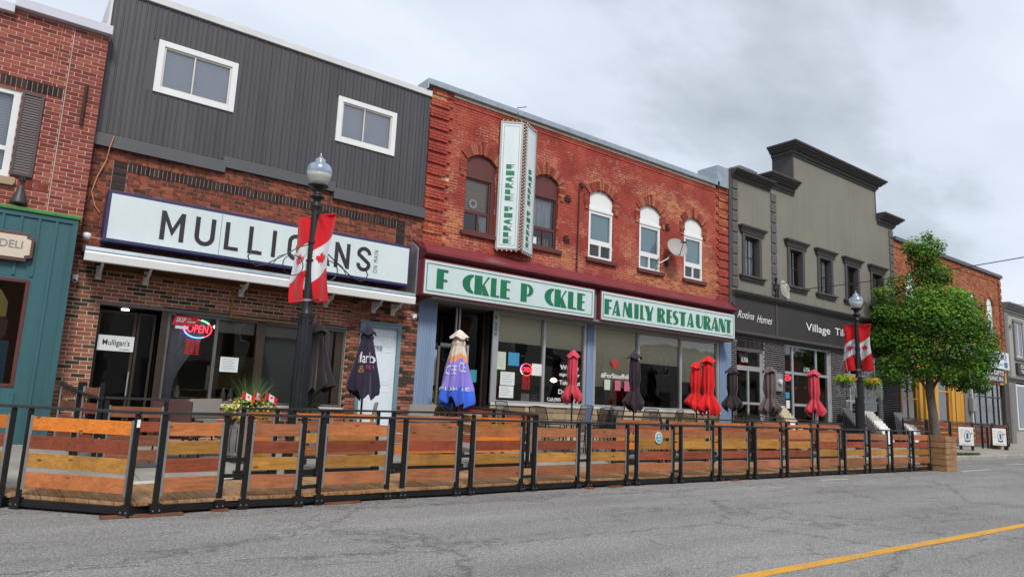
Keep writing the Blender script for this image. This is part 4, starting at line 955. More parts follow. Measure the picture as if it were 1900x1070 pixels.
def pickle():
    b = thing('restaurant_building', 'red painted brick restaurant with arched upstairs windows, flaking paint and maroon metal awning', 'building', (14.5, 15, 0))
    Y = 15
    ops = [(a, c, 5.87, 7.80, .22) for a, c in WX]
    def offs(x, z, r):
        if x < 8.90 or x > 20.08:
            return -.004 if int((z-5.3)/.0765) % 4 == 3 else .045
        if z > 9.2: return .02
        return 0
    brick_wall(b, Y, 8.3, 20.70, 5.30, 9.44, ops, 'painted_brick', 'painted_mortar', nparts=300, offs=offs, course=.0765, bl=.226, parts_zone=lambda x, z: x < 11.4 and (z < 8.4))
    for i, (a, c) in enumerate(WX):
        arch_ring(b, a, c, 7.80, .22, Y, 'voussoir_brick', w=.27, leg=.42, n=19)
        fm = 'brown_paint' if i < 2 else 'white_vinyl'
        m = MB(); m.prism(arch_poly(a+.004, c-.004, 7.42 if i > 1 else 7.36, 7.80, .215), Y+.05, Y+.12); obj('arch_panel', m, fm, b, label='white arched infill panel' if i > 1 else 'brown arched infill panel')
        if i < 2:
            r = .13 if i == 0 else .04
            m = MB(); m.box(c-r, c-.003, Y+.03, Y+.12, 5.88, 7.36); obj('side_casing', m, fm, b)
            m = MB(); m.box(a+.003, c-.003, Y+.025, Y+.1, 7.33, 7.42); obj('head_casing', m, fm, b, bevel=.005)
            xm = a+.47
            window(b, a+.004, c-r, 6.42, 7.33, Y+.06, .045, fm, gmat='upper_glass', depth=.06)
            window(b, a+.004, c-r, 5.89, 6.42, Y+.055, .045, fm, vx=(xm,), gmat='upper_glass', depth=.06, mw=.04, name='lower_sash')
            if i == 0:
                blind(b, 'bamboo_shade', a+.06, c-.2, 6.47, 7.3, Y+.16, 'bamboo_shade')
                m = MB(); cx, cz = a+.33, 6.66
                for k in range(9):
                    t = k/9*6.283; m.lathe((cx+.1*math.cos(t), Y+.135, cz+.1*math.sin(t)), [(.0, -.05), (.045, -.03), (.05, 0), (.045, .03), (.0, .05)], 8)
                obj('shell_ornament', m, 'off_white', b)
                curtain_part(b, a+.55, a+.8, 5.92, 6.4, Y+.15, 'flag_white', 3, .3, side=-1)
            else:
                curtain_part(b, a+.1, c-.1, 6.5, 7.3, Y+.2, 'flag_white', 5, 0); m = MB(); m.box(a+.02, a+.2, Y+.02, Y+.16, 5.93, 6.12); obj('window_unit', m, 'white_vinyl', b)
                for q in range(5): m = MB(); m.lathe((a+.3+q*.1, Y+.15, 6.02), [(.02, -.08), (.03, 0), (.015, .1), (.02, .15)], 8); obj('sill_bottle', m, 'off_white', b)
        else:
            m = MB(); m.box(a, c, Y-.01, Y+.1, 7.33, 7.42); obj('head_casing', m, fm, b, bevel=.005)
            window(b, a+.004, c-.004, 6.36, 7.33, Y+.015, .085, fm, gmat='upper_glass', depth=.09)
            window(b, a+.004, c-.004, 5.88, 6.36, Y+.012, .07, fm, vx=((a+c)/2,), gmat='upper_glass', depth=.09, mw=.06, name='lower_sash')
            blind(b, 'blind', a+.06, c-.06, 5.95 if i == 3 else 6.42, 7.3, Y+.115, 'teal_blind')
        m = MB(); m.box(a-.10, c+.16, Y-.09, Y+.05, 5.745, 5.865); obj('stone_sill', m, 'brown_paint', b, bevel=.01)
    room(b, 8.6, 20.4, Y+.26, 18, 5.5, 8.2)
    m = MB(); m.box(8.15, 20.1, Y-.14, Y+.45, 9.44, 9.60); m.box(8.12, 8.149, Y-.135, Y+.44, 9.32, 9.59); obj('roof_cap', m, 'galvanised', b, bevel=.01)
    m = MB(); m.box(8.32, 20.0, Y-.035, Y-.02, 9.36, 9.43); obj('caulk_band', m, 'cream_mortar', b)
    m = MB(); m.box(19.98, 20.62, Y-.14, Y+.75, 9.44, 10.2); obj('raised_cap_box', m, 'galvanised', b, bevel=.015)
    shell(b, 8.32, 20.68, 9.3)
    for x, z in ((13.06, 7.46), (13.05, 6.25), (17.45, 7.43), (17.42, 6.23)):
        m = MB()
        for k in range(4): t = R(45*k+20); m.bar((x-.13*math.cos(t), Y-.03, z-.13*math.sin(t)), (x+.13*math.cos(t), Y-.03, z+.13*math.sin(t)), .03, .03)
        m.lathe((x, Y-.03, z), [(.03, -.03), (.045, 0), (.03, .03)], 8); obj('anchor_star', m, 'pipe_rust', b)
    m = MB(); m.tube([(13.46, Y-.05, 5.35), (13.48, Y-.05, 7.85), (13.55, Y-.05, 7.99), (13.72, Y-.04, 8.02)], .022, 8); m.box(13.5, 13.62, Y-.1, Y-.02, 7.93, 8.05); obj('conduit', m, 'pipe_rust', b)
    m = MB(); m.tube([(11.62, Y-.03, 9.35), (11.6, Y-.04, 8.3), (11.62, Y-.03, 7.5)], .008, 5); obj('wire', m, 'cable_black', b)
    # maroon metal awning roof
    m = MB(); xs = [8.05+i*(20.24-8.05)/6 for i in range(7)]
    for i, (a, c) in enumerate(zip(xs, xs[1:])):
        m = MB(); tl = max(a, 8.32) if i == 0 else a; tr_ = min(c, 20.68) if i == 5 else c
        m.face([(a, 14.26, 4.98), (c-.006, 14.26, 4.98), (tr_+(.4 if i == 5 else 0)-.006, 15, 5.37), (tl, 15, 5.37)], rnd.random()); m.face([(a, 14.258, 4.975), (c, 14.258, 4.975), (c, 14.258, 4.93), (a, 14.258, 4.93)])
        m.box(c-.02, c+.01, 14.25, 14.26, 4.93, 4.99)
        obj('awning_sheet', m, 'maroon_metal', b, fix=False)
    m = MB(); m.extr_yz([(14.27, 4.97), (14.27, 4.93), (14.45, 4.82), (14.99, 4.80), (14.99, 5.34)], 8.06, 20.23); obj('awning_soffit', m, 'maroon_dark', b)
    m = MB(); m.face([(20.24, 14.26, 4.97), (20.24, 14.26, 4.93), (20.9, 15, 5.30), (20.9, 15, 5.37)]); obj('awning_end', m, 'maroon_metal', b)
    # shopfront header, pilasters
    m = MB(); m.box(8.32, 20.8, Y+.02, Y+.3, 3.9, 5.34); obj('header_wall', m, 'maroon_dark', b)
    m = MB(); m.box(8.35, 20.4, 14.4, Y+.02, 3.88, 3.94); obj('header_soffit', m, 'stucco_mid', b)
    for x0, x1, lab in ((8.34, 8.87, 'blue corrugated pilaster by the white door'), (14.0, 14.26, None), (20.22, 20.86, 'blue pilaster at the right end of the shopfront')):
        m = MB(); n = int((x1-x0)/.045)
        m.box(x0, x1, Y-.02, Y+.2, .45, 3.92)
        for k in range(n):
            a = x0+(x1-x0)*(k+.2)/n; m.box(a, a+(x1-x0)/n*.5, Y-.035, Y-.02, .45, 3.9)
        obj('pilaster', m, 'blue_paint', b, label=lab)
    m = MB(); m.extr_yz([(14.62, 3.93), (14.99, 3.93), (14.99, 5.3), (14.80, 5.2), (14.62, 5.08)], 8.0, 8.04); obj('sign_end_board', m, 'galvanised', b)
    # stone base
    mo = MB(); mo.box(10.62, 14.0, Y-.005, Y+.25, .4, 1.44); mo.box(14.26, 20.22, Y-.005, Y+.25, .4, 1.44); mo.box(9.75, 10.62, Y+.30, Y+.5, .4, 1.30); obj('stone_bed', mo, 'stone_mortar', b)
    z = .5
    while z < 1.42:
        h = min(rnd.choice((.11, .14, .17)), 1.44-z)
        if 1.44-z-h < .07: h = 1.44-z
        for xa, xb, yy in ((10.62, 14.0, Y-.03), (14.26, 20.22, Y-.03), (9.75, 10.6, Y+.27)):
            x = xa
            if yy > Y and z+h > 1.3: continue
            while x < xb-.02:
                w = min(rnd.uniform(.28, .72), xb-x)
                if xb-x-w < .15: w = xb-x
                m = MB(); m.box(x+.006, x+w-.006, yy+rnd.uniform(-.018, .008), yy+.05, z+.006, z+h-.006, rnd.random()); obj('stone', m, 'lime_stone', b, bevel=.008); x += w
        z += h
    # entrance recess
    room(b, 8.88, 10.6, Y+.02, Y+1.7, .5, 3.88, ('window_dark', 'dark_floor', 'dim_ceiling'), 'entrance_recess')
    window(b, 8.9, 10.2, 2.98, 3.7, Y+1.2, .05, 'bronze_frame', vx=(9.75,), gmat='door_glass', name='transom_window')
    m = MB(); m.box(8.9, 10.55, Y+1.17, Y+1.25, 2.88, 2.98); obj('transom_bar', m, 'aluminium', b)
    m = MB(); m.box(8.9, 9.5, Y+.42, Y+.46, .5, 1.72); obj('entry_panel', m, 'olive_panel', b)
    m = MB(); m.box(9.02, 9.24, Y+.43, Y+.46, 1.85, 2.75); obj('notice_board', m, 'off_white', b)
    m = MB(); m.bar((9.02, Y+.36, 1.6), (9.32, Y+.38, 1.40), .05, .05); obj('stair_handrail', m, 'aluminium', b)
    w = window(b, 9.62, 10.58, 1.3, 3.86, Y+.32, .05, 'bronze_frame', hz=(), gmat='door_glass', name='side_window', mw=.05)
    for x in (9.62, 9.72): m = MB(); m.box(x, x+.045, Y+.28, Y+.33, .5, 3.86); obj('door_jamb', m, 'aluminium', b)
    m = MB()
    for q in ((9.0, 9.9, 2.82, 2.9), (9.85, 9.92, .55, 2.9), (9.0, 9.06, .55, 2.9), (9.0, 9.9, .55, .75)): m.box(q[0], q[1], Y+.05, Y+.1, q[2], q[3])
    dd = obj('open_glass_door', m, 'grey_frame', b); m = MB(); m.face([(9.06, Y+.07, .75), (9.85, Y+.07, .75), (9.85, Y+.07, 2.82), (9.06, Y+.07, 2.82)]); obj('pane', m, 'door_glass', dd, fix=False)
    m = MB(); m.box(9.84, 9.90, Y+.03, Y+.051, .5, 2.9); obj('door_edge', m, 'aluminium', b)
    m = MB(); m.tube([(9.80, Y+.02, 1.9), (9.6, Y+.02, 1.92)], .02, 6); obj('door_handle', m, 'urn_dark', b)
    paper(b, 9.44, 9.62, 2.3, 2.46, Y+.04, 'paper_white', 'door_sticker', text=[('OPEN', 9.46, 9.6, 2.33, 2.42)], tmat='text_blue'); paper(b, 9.44, 9.64, 2.17, 2.27, Y+.04, 'red_vinyl', 'door_sticker')
    paper(b, 10.15, 10.36, 1.98, 2.30, Y+.29, 'paper_teal', 'notice', lines=5); paper(b, 9.78, 10.1, 1.4, 2.1, Y+.36, 'pale_green_wall', 'inner_board')
    # shop windows
    fr = [(10.62, 13.98, 1.46, 3.90, (12.40,)), (14.27, 20.21, 1.46, 3.90, (16.21, 18.22))]
    for x0, x1, z0, z1, vx in fr: window(b, x0, x1, z0, z1, Y, .09, 'aluminium', vx=vx, gmat='shop_glass', depth=.12, name='shop_window', mw=.075)
    m = MB(); m.box(10.60, 10.78, Y-.03, Y+.13, 1.42, 3.9); obj('corner_post', m, 'aluminium', b)
    t = MB(); add_text(t, '6302', 10.64, 10.72, 3.2, 3.75, Y-.034, .01, rot=270); obj('number', t, 'text_dark', b, fix=False)
    m = MB(); m.box(10.6, 14.0, Y-.07, Y+.05, 1.42, 1.48); m.box(14.27, 20.22, Y-.07, Y+.05, 1.42, 1.48); obj('window_sill', m, 'off_white', b, bevel=.006)
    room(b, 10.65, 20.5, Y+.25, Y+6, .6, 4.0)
    for a, c, z in ((10.80, 12.36, 3.13), (12.44, 13.9, 3.10), (14.37, 16.17, 2.12), (16.25, 18.18, 2.93), (18.27, 20.1, 2.45)): blind(b, 'roller_shade', a, c, z, 3.88, Y+.128, 'roller_shade', bar='cap_white')
    for a, c, z0, z1, mm, nm in ((10.82, 11.1, 2.35, 2.82, 'paper_lime', 'menu_sheet'), (11.18, 11.55, 2.48, 2.83, 'paper_blue', 'notice'), (10.95, 11.42, 1.95, 2.30, 'paper_white', 'notice'), (10.93, 11.4, 1.62, 1.93, 'paper_white', 'notice'), (12.0, 12.35, 2.26, 2.58, 'slab_white', 'notice')):
        paper(b, a, c, z0, z1, Y+.035, mm, nm, lines=6 if mm != 'slab_white' else 0)
    paper(b, 11.75, 12.03, 1.5, 1.76, Y+.14, 'slab_white', 'table_card', lines=3, tmat='red_vinyl'); paper(b, 12.06, 12.36, 1.5, 1.76, Y+.14, 'green_slate', 'table_card', lines=3, tmat='text_white')
    for x in (11.2, 12.9, 15.0, 16.9, 18.9):
        m = MB(); m.box(x-.45, x+.45, Y+1.3, Y+2.0, 1.28, 1.32); m.box(x-.03, x+.03, Y+1.6, Y+1.66, .6, 1.28); obj('dining_table', m, 'table_wood', b)
        for q in (-.6, .6): m = MB(); m.box(x+q-.2, x+q+.2, Y+1.4, Y+1.44, 1.0, 1.75); m.box(x+q-.2, x+q+.2, Y+1.1, Y+1.4, .98, 1.02); obj('dining_chair', m, 'brown_paint', b)
    m = MB(); m.box(10.8, 20.3, Y+5.7, Y+5.8, 2.2, 2.9); m.box(12.2, 12.5, Y+2.5, Y+2.8, .6, 4.0); m.box(17.5, 17.8, Y+2.5, Y+2.8, .6, 4.0); obj('inner_column', m, 'off_white', b)
    t = MB()
    for s_, a, c, z0, z1 in (('We are', 13.02, 13.72, 2.48, 2.62), ('open for', 13.0, 13.78, 2.27, 2.41), ('Take Out', 13.0, 13.8, 2.06, 2.19), ('Delivery!', 12.98, 13.8, 1.76, 1.93), ('Call:(905', 12.58, 13.08, 1.56, 1.69), ('07', 13.56, 13.78, 1.54, 1.66)): add_text(t, s_, a, c, z0, z1, Y+.032, .018)
    obj('window_lettering', t, 'text_white', b, fix=False)
    t = MB(); add_text(t, '#ForStouffville', 14.62, 15.95, 2.34, 2.50, Y+.032, .022); obj('window_lettering', t, 'text_white', b, fix=False)
    hp = [(0, -.16)]+[(math.copysign(1, math.sin(R(q)))*.13*abs(math.sin(R(q)))**3*1.0, .13*math.cos(R(q))-.05*math.cos(R(2*q))-.02*math.cos(R(3*q))) for q in range(15, 360, 15)]
    hp = [(.14*math.sin(R(q))**3, .115*math.cos(R(q))-.045*math.cos(R(2*q))-.018*math.cos(R(3*q))) for q in range(180, 540, 15)]
    m = MB(); m.prism([(15.18+x, 2.80+z) for x, z in hp], Y+.028, Y+.032); obj('heart_sticker', m, 'red_vinyl', b)
    for a, mm in ((14.78, 'paper_lime'), (15.22, 'pink_paper'), (15.62, 'pink_paper')): paper(b, a, a+.24, 2.0, 2.3, Y+.04, mm, 'small_poster')
pickle()
open_sign('open_sign', 'glowing red oval OPEN sign in the green-lettered restaurant window, between two paper notices', 11.62, 12.02, 2.24, 2.56, 15.04, .018)
hours_board(11.68, 11.98, 1.86, 2.22, 15.05, 'red opening hours lettering under the OPEN sign in the window left of the pink umbrella')
def sign_box(label, x0, x1, letters, zl0, zl1, extra=None):
    s = thing('restaurant_sign', label, 'sign', ((x0+x1)/2, 14.8, 3.93)); Y = 14.35
    m = MB(); m.box(x0, x1, Y, 14.98, 3.93, 4.80); obj('cabinet', m, 'maroon_metal', s, bevel=.01)
    m = MB(); m.box(x0+.03, x1-.03, Y-.012, Y+.002, 3.965, 4.765); obj('face_panel', m, 'sign_green_white', s)
    a, c, z0, z1 = x0+.08, x1-.10, 4.025, 4.705; m = MB()
    for q in ((a, c, z0, z0+.018), (a, c, z1-.018, z1), (a, a+.018, z0+.018, z1-.018), (c-.018, c, z0+.018, z1-.018)): m.box(q[0], q[1], Y-.018, Y-.011, q[2], q[3])
    obj('border_line', m, 'deco_green', s)
    for ch, p, q in letters: t = MB(); deco(ch, p, q, zl0, zl1, Y-.020, Y-.011, t); obj('letter', t, 'deco_green', s, fix=False)
    if extra: t = MB(); add_text(t, extra[0], *extra[1:], Y-.016, -.005); obj('small_lettering', t, 'text_grey', s, fix=False)
    return s
sign_box('white and green FICKLE PICKLE sign with maroon edge under the maroon awning', 8.05, 13.64, [('F', 8.41, 8.73), ('C', 9.15, 9.48), ('K', 9.51, 9.97), ('L', 10.01, 10.28), ('E', 10.31, 10.62), ('P', 10.97, 11.39), ('C', 11.78, 12.10), ('K', 12.13, 12.57), ('L', 12.62, 12.93), ('E', 12.96, 13.25)], 4.12, 4.60)
sign_box('white and green FAMILY RESTAURANT sign with maroon edge under the awning', 13.88, 20.2, [('F', 14.02, 14.31), ('A', 14.34, 14.67), ('M', 14.77, 15.18), ('I', 15.26, 15.44), ('L', 15.51, 15.71), ('Y', 15.70, 16.1), ('R', 16.27, 16.64), ('E', 16.70, 16.95), ('S', 16.99, 17.26), ('T', 17.29, 17.63), ('A', 17.68, 18.02), ('U', 18.12, 18.46), ('R', 18.5, 18.89), ('A', 18.9, 19.3), ('N', 19.31, 19.65), ('T', 19.65, 19.98)], 4.13, 4.57, ('LL.B.O.', 19.62, 19.95, 4.045, 4.10))
m = MB(); m.box(13.66, 13.86, 14.5, 14.98, 3.93, 4.85); tag(obj('sign_post', m, 'stucco_mid', None), 'tan timber post between the FICKLE PICKLE and FAMILY RESTAURANT signs', 'post')
def vertical_sign():
    s = thing('projecting_sign', 'tall V-shaped vertical sign edged with bulbs, lettered FICKLE PICKLE, on the red brick upstairs', 'sign', (11, 15, 5.3))
    z0, z1 = 5.52, 9.13
    A = Vector((10.49, 14.93)); B = Vector((11.03, 14.60)); C = Vector((11.13, 14.60)); D = Vector((11.77, 14.93))   # plan: left face A-B, nose B-C, right face C-D
    def faceplate(p, q, name, inset=.05):
        d = (q-p).normalized(); n = Vector((d.y, -d.x)); L_ = (q-p).length
        def pt(u, z, o): v = p+d*u+n*o; return (v.x, v.y, z)
        m = MB()
        for u0, u1, za, zb in ((0, L_, z0, z0+inset), (0, L_, z1-inset, z1), (0, inset, z0+inset, z1-inset), (L_-inset, L_, z0+inset, z1-inset)):
            P = [pt(u0, za, .012), pt(u1, za, .012), pt(u1, zb, .012), pt(u0, zb, .012), pt(u0, za, -.03), pt(u1, za, -.03), pt(u1, zb, -.03), pt(u0, zb, -.03)]
            i = len(m.v); m.v += P
            for f in ((0, 1, 2, 3), (7, 6, 5, 4), (0, 4, 5, 1), (1, 5, 6, 2), (2, 6, 7, 3), (3, 7, 4, 0)): m.f.append(tuple(i+k for k in f)); m.a.append(.5); m.mi.append(0)
        obj(name+'_frame', m, 'conduit', s)
        m = MB(); m.face([pt(inset, z0+inset, 0), pt(L_-inset, z0+inset, 0), pt(L_-inset, z1-inset, 0), pt(inset, z1-inset, 0)]); obj(name, m, 'sign_white', s, fix=False)
        m = MB()
        for u0, u1, za, zb in ((.1, .108, z0+.12, z1-.12), (L_-.108, L_-.1, z0+.12, z1-.12), (.108, L_-.108, z0+.12, z0+.128), (.108, L_-.108, z1-.128, z1-.12)): m.face([pt(u0, za, .004), pt(u1, za, .004), pt(u1, zb, .004), pt(u0, zb, .004)])
        obj('pin_line', m, 'deco_green', s, fix=False)
        t = MB(); word = 'FICKLE PICKLE'; zz = 7.90; step = .178; cu = L_/2
        for ch in word:
            if ch != ' ':
                tmp = MB(); deco(ch, cu-.115, cu+.115, zz-.128, zz, 0, .004, tmp); i = len(t.v)
                t.v += [pt(x, z, .007-y) for x, y, z in tmp.v]; t.f += [tuple(i+k for k in f) for f in tmp.f]; t.a += tmp.a; t.mi += tmp.mi
                zz -= step
            else: zz -= .12
        obj('lettering', t, 'deco_green', s)
    faceplate(A, B, 'left_face'); faceplate(C, D, 'right_face')
    m = MB()
    P = [A, B, C, D, Vector((11.77, 14.99)), Vector((10.49, 14.99))]
    for a, c in zip(P, P[1:]+P[:1]):
        if (a, c) in ((A, B), (C, D)): a2 = a+(P[5]-a)*.02; c2 = c+(P[4]-c)*.02; m.face([(a2.x, a2.y, z0), (c2.x, c2.y, z0), (c2.x, c2.y, z1), (a2.x, a2.y, z1)])
        else: m.face([(a.x, a.y, z0), (c.x, c.y, z0), (c.x, c.y, z1), (a.x, a.y, z1)])
    m.face([(p.x, p.y, z1) for p in P]); m.face([(p.x, p.y, z0) for p in P][::-1]); obj('cabinet', m, 'brown_stain', s, fix=False)
    bulb = MB(); bulb.smooth = True; bulb.lathe((0, 0, 0), [(.004, -.022), (.018, -.012), (.022, 0), (.018, .012), (.004, .022)], 8); me = bulb.mesh('bulb', 'canvas_cream')
    org = ORG[s.name]
    def bl(x, y, z): o = bpy.data.objects.new('bulb', me); COL.objects.link(o); o.parent = s; o.location = (x-org.x, y-org.y, z-org.z)
    for i in range(40): z = z0+.04+i*(z1-z0-.08)/39; bl(11.05, 14.58, z); bl(11.11, 14.58, z+.045) if i < 39 else None
    for P_, Q_ in ((A, B), (C, D)):
        n = int((Q_-P_).length/.11)
        for i in range(n): p = P_+(Q_-P_)*((i+.5)/n); bl(p.x, p.y, z1+.025); bl(p.x, p.y, z0-.025)
    m = MB(); m.tube([(11.1, 14.9, 5.52), (11.2, 14.8, 5.40), (11.4, 14.8, 5.42), (11.6, 14.75, 5.30)], .008, 5); obj('cable', m, 'cable_black', s)
    m = MB(); m.tube([(11.0, 14.9, 9.65), (11.0, 14.8, 9.3), (11.0, 14.7, 9.13)], .008, 5); m.tube([(11.0, 14.9, 9.65), (11.25, 14.8, 9.72)], .012, 5); obj('stay_wire', m, 'cable_black', s)
vertical_sign()
def dish():
    s = thing('satellite_dish', 'round white satellite dish on the red brick between the two rightmost arched windows', 'satellite dish', (17.0, 15, 6.1))
    c = Vector((17.45, 14.55, 6.70)); n = Vector((-.35, -.8, .42)).normalized(); u = n.cross(Vector((0, 0, 1))).normalized(); v = u.cross(n)
    m = MB(); m.smooth = True
    for k in range(6):
        r = .34*k/5
        for j in range(28): t = j/28*6.283; p = c+u*r*math.cos(t)+v*r*1.08*math.sin(t)-n*(.09*(1-(r/.34)**2)); m.v.append(tuple(p))
    for k in range(5):
        for j in range(28): A = k*28+j; B_ = k*28+(j+1) % 28; m.f.append((A, B_, B_+28, A+28)); m.a.append(.5); m.mi.append(0)
    obj('reflector', m, 'stucco_light', s, fix=False)
    q = c+n*.42-v*.12; m = MB(); m.tube([c-v*.34, q], .013, 6); obj('feed_arm', m, 'urn_dark', s); m = MB(); m.tube([q-u*.09, q+u*.09], .035, 8); obj('feed_horn', m, 'urn_dark', s)
    m = MB(); m.tube([c-n*.1, (17.2, 14.75, 6.3), (16.95, 14.9, 6.12)], .025, 8); m.tube([(16.9, 14.97, 5.98), (16.95, 14.9, 6.3)], .03, 8); obj('mast', m, 'conduit', s)
    m = MB(); m.tube([(16.9, 14.97, 6.1), (16.93, 14.97, 5.7), (16.9, 14.97, 5.35)], .006, 4); obj('cable', m, 'cable_black', s)
dish()

# ================================================================ stucco building
def grey_building():
    b = thing('shop_building', 'taupe stucco building with stepped parapet, dark cornices and black brick ground floor', 'building', (27, 15, 0)); Y = 15
    gw = [(21.56, 22.74), (24.50, 25.68), (26.68, 27.86), (28.86, 30.06), (31.08, 32.28)]
    ops = [(a+.14, c-.14, 6.5, 8.02) for a, c in gw]
    w = MB(); top = lambda x: 10.1 if x < 23.45 else 10.35 if x < 25.03 else 11.95 if x < 31.85 else 10.5
    xs = sorted(set([20.95, 23.45, 25.03, 31.85, 33.4]+[q for o in ops for q in o[:2]]))
    for a, c in zip(xs, xs[1:]):
        mid = (a+c)/2; o = [o for o in ops if o[0] < mid < o[1]]; t = top(mid)
        if o: w.box(a, c, Y, Y+.3, 5.7, 6.5); w.box(a, c, Y, Y+.3, 8.02, t)
        else: w.box(a, c, Y, Y+.3, 5.7, t)
    obj('wall', w, 'stucco', b)
    m = MB(); m.box(25.03, 31.85, Y+.302, Y+.9, 9.5, 11.95); obj('parapet', m, 'stucco_dark', b)
    m = MB(); m.box(25.0, 25.09, Y-.02, Y+.9, 10.2, 11.95); obj('parapet_corner', m, 'stucco_dark', b); m = MB(); m.box(31.80, 31.87, Y-.02, Y+.9, 10.5, 11.95); obj('parapet_corner', m, 'stucco_dark', b)
    cornice(b, 20.9, 23.38, 10.30, .33, .32, Y, 'stucco_dark', px0=0, px1=.0)
    m = MB()
    for i in range(14): x = 20.95+i*.18; m.box(x, x+.1, Y-.1+rnd.uniform(-.05, .05), Y+.05, 10.30, 10.34+rnd.random()*.03)
    obj('bird_spikes', m, 'shingle', b)
    cornice(b, 23.42, 25.00, 10.66, .5, .42, Y, 'stucco_dark', px1=.0)
    cornice(b, 25.03, 31.85, 12.36, .5, .42, Y, 'stucco_dark', back=.9)
    cornice(b, 31.9, 33.42, 10.85, .5, .42, Y, 'stucco_dark', px0=0)
    m = MB(); m.face([(22.0, Y+.5, 10.2), (25.2, Y+.5, 10.2), (25.2, Y+1.9, 11.75), (24.2, Y+1.9, 11.75)]); m.face([(22.0, Y+.5, 10.2), (24.2, Y+1.9, 11.75), (24.2, 26, 11.75), (22, 26, 10.2)])
    for k in range(8): f0 = k/8; m.face([(22.0+2.2*f0, Y+.47+1.4*f0, 10.2+1.55*f0), (25.2, Y+.47+1.4*f0, 10.2+1.55*f0), (25.2, Y+.5+1.4*f0, 10.26+1.55*f0), (22.0+2.2*f0, Y+.5+1.4*f0, 10.26+1.55*f0)])
    obj('shingle_roof', m, 'shingle', b, fix=False)
    shell(b, 20.95, 33.35, 9.6)
    for x0, x1, zt in ((20.98, 21.3, 9.93), (23.43, 23.76, 9.93), (33.0, 33.38, 10.25)):
        z = zt
        while z > 5.9:
            m = MB(); m.box(x0, x1, Y-.045, Y+.01, z-.33, z); obj('quoin', m, 'stucco_quoin', b, bevel=.012); z -= .405
    m = MB(); m.box(20.78, 20.96, Y-.03, Y+.3, 4.2, 10.2); obj('edge_strip', m, 'stucco_dark', b)
    for i, (a, c) in enumerate(gw):
        m = MB()
        m.box(a, a+.15, Y-.06, Y+.15, 6.45, 8.04); m.box(c-.15, c, Y-.06, Y+.15, 6.45, 8.04); m.box(a+.15, c-.15, Y-.058, Y+.15, 7.93, 8.04)
        obj('window_surround', m, 'stucco_dark', b, bevel=.01)
        cornice(b, a-.02, c+.02, 8.30, .26, .20, Y, 'stucco_dark', back=.02, name='window_hood', steps=((0, 1), (.22, .85), (.4, .6), (.7, .45)))
        cornice(b, a-.02, c+.02, 6.46, .17, .16, Y, 'stucco_dark', back=.02, name='window_sill', steps=((0, 1), (.45, .6)))
        f = window(b, a+.15, c-.15, 6.46, 7.93, Y+.12, .05, 'window_dark', vx=((a+c)/2,), hz=(7.2,), gmat='upper_glass', depth=.06, mw=.03)
        curtain_part(b, a+.2, (a+c)/2 if i % 2 else c-.2, 6.55, 7.85, Y+.23, 'flag_white', 5, 0)
    room(b, 21.1, 33.2, Y+.31, 18.5, 6, 9)
    # fascia
    m = MB(); m.box(20.92, 33.4, Y-.02, Y+.3, 4.36, 5.62); obj('fascia_board', m, 'sign_black', b)
    for x in (20.96, 23.62, 33.3): m = MB(); m.box(x, x+.1, Y-.05, Y-.018, 4.38, 5.6); obj('fascia_strip', m, 'stucco_dark', b)
    cornice(b, 20.94, 33.5, 5.82, .24, .22, Y, 'stucco_dark', px0=0, name='fascia_cornice', steps=((0, 1), (.25, .8), (.5, .45), (.78, .2)))
    cornice(b, 20.94, 33.5, 4.40, .2, .2, Y, 'stucco_dark', px0=0, name='fascia_ledge', steps=((0, .6), (.3, 1), (.6, .7), (.8, .4)))
    t = MB(); add_text(t, 'Village', 25.68, 27.48, 4.72, 5.12, Y-.045, .006, .0); add_text(t, 'Tile', 27.86, 28.85, 4.84, 5.14, Y-.045, .006); add_text(t, 'Company', 29.2, 31.6, 4.74, 5.12, Y-.045, .006)
    obj('shop_lettering', t, 'text_white', b, fix=False)
    t = MB(); add_text(t, 'Rotina', 21.22, 22.22, 4.86, 5.12, Y-.045, -.002, .45); add_text(t, 'Homes', 22.38, 23.36, 4.80, 5.08, Y-.045, -.002, .45); obj('shop_lettering', t, 'text_white', b, fix=False)
    # black brick ground floor
    ops = [(21.22, 22.86, 0, 4.10), (24.23, 27.54, 0, 4.2), (28.66, 31.82, 1.25, 4.2)]
    brick_wall(b, Y, 20.9, 33.4, .5, 4.2, ops, 'black_brick', 'pale_mortar', nparts=300, bl=.25, course=.078, joint=.014)
    m = MB(); m.box(21.2, 22.9, Y+.01, Y+.2, 3.78, 4.11); obj('mortar_bed', m, 'pale_mortar', b); soldier_row(b, Y, 21.22, 22.86, 3.80, 4.08, 'black_brick', w=.078, joint=.014)
    window(b, 21.22, 22.86, 3.10, 3.79, Y+.1, .08, 'aluminium', gmat='shop_glass', name='transom_window'); window(b, 21.22, 22.86, .55, 3.10, Y+.1, .09, 'aluminium', vx=(22.05,), hz=(1.85,), gmat='door_glass', name='glass_door', mw=.09)
    t = MB(); add_text(t, '6306', 21.62, 22.0, 3.3, 3.48, Y+.09, 0, .2); add_text(t, '6306', 25.66, 26.1, 3.2, 3.38, Y+.09, 0, .2); obj('number', t, 'text_white', b, fix=False)
    blind(b, 'inner_panel', 21.3, 22.0, .6, 3.0, Y+.6, 'pale_green_wall')
    window(b, 24.23, 27.54, .55, 4.18, Y+.1, .09, 'aluminium', vx=(24.93, 26.62), hz=(3.1, (1.9, (1,))), gmat='shop_glass', name='shop_entrance', mw=.1)
    m = MB(); m.box(26.35, 26.45, Y+.07, Y+.19, .6, 3.08); m.box(26.36, 26.42, Y+.02, Y+.07, 1.5, 2.1); obj('door_stile', m, 'aluminium', b)
    window(b, 28.66, 31.82, 1.25, 4.18, Y+.1, .08, 'aluminium', vx=(29.25, 30.5), hz=(2.2, 3.3), gmat='shop_glass', name='shop_window', mw=.08)
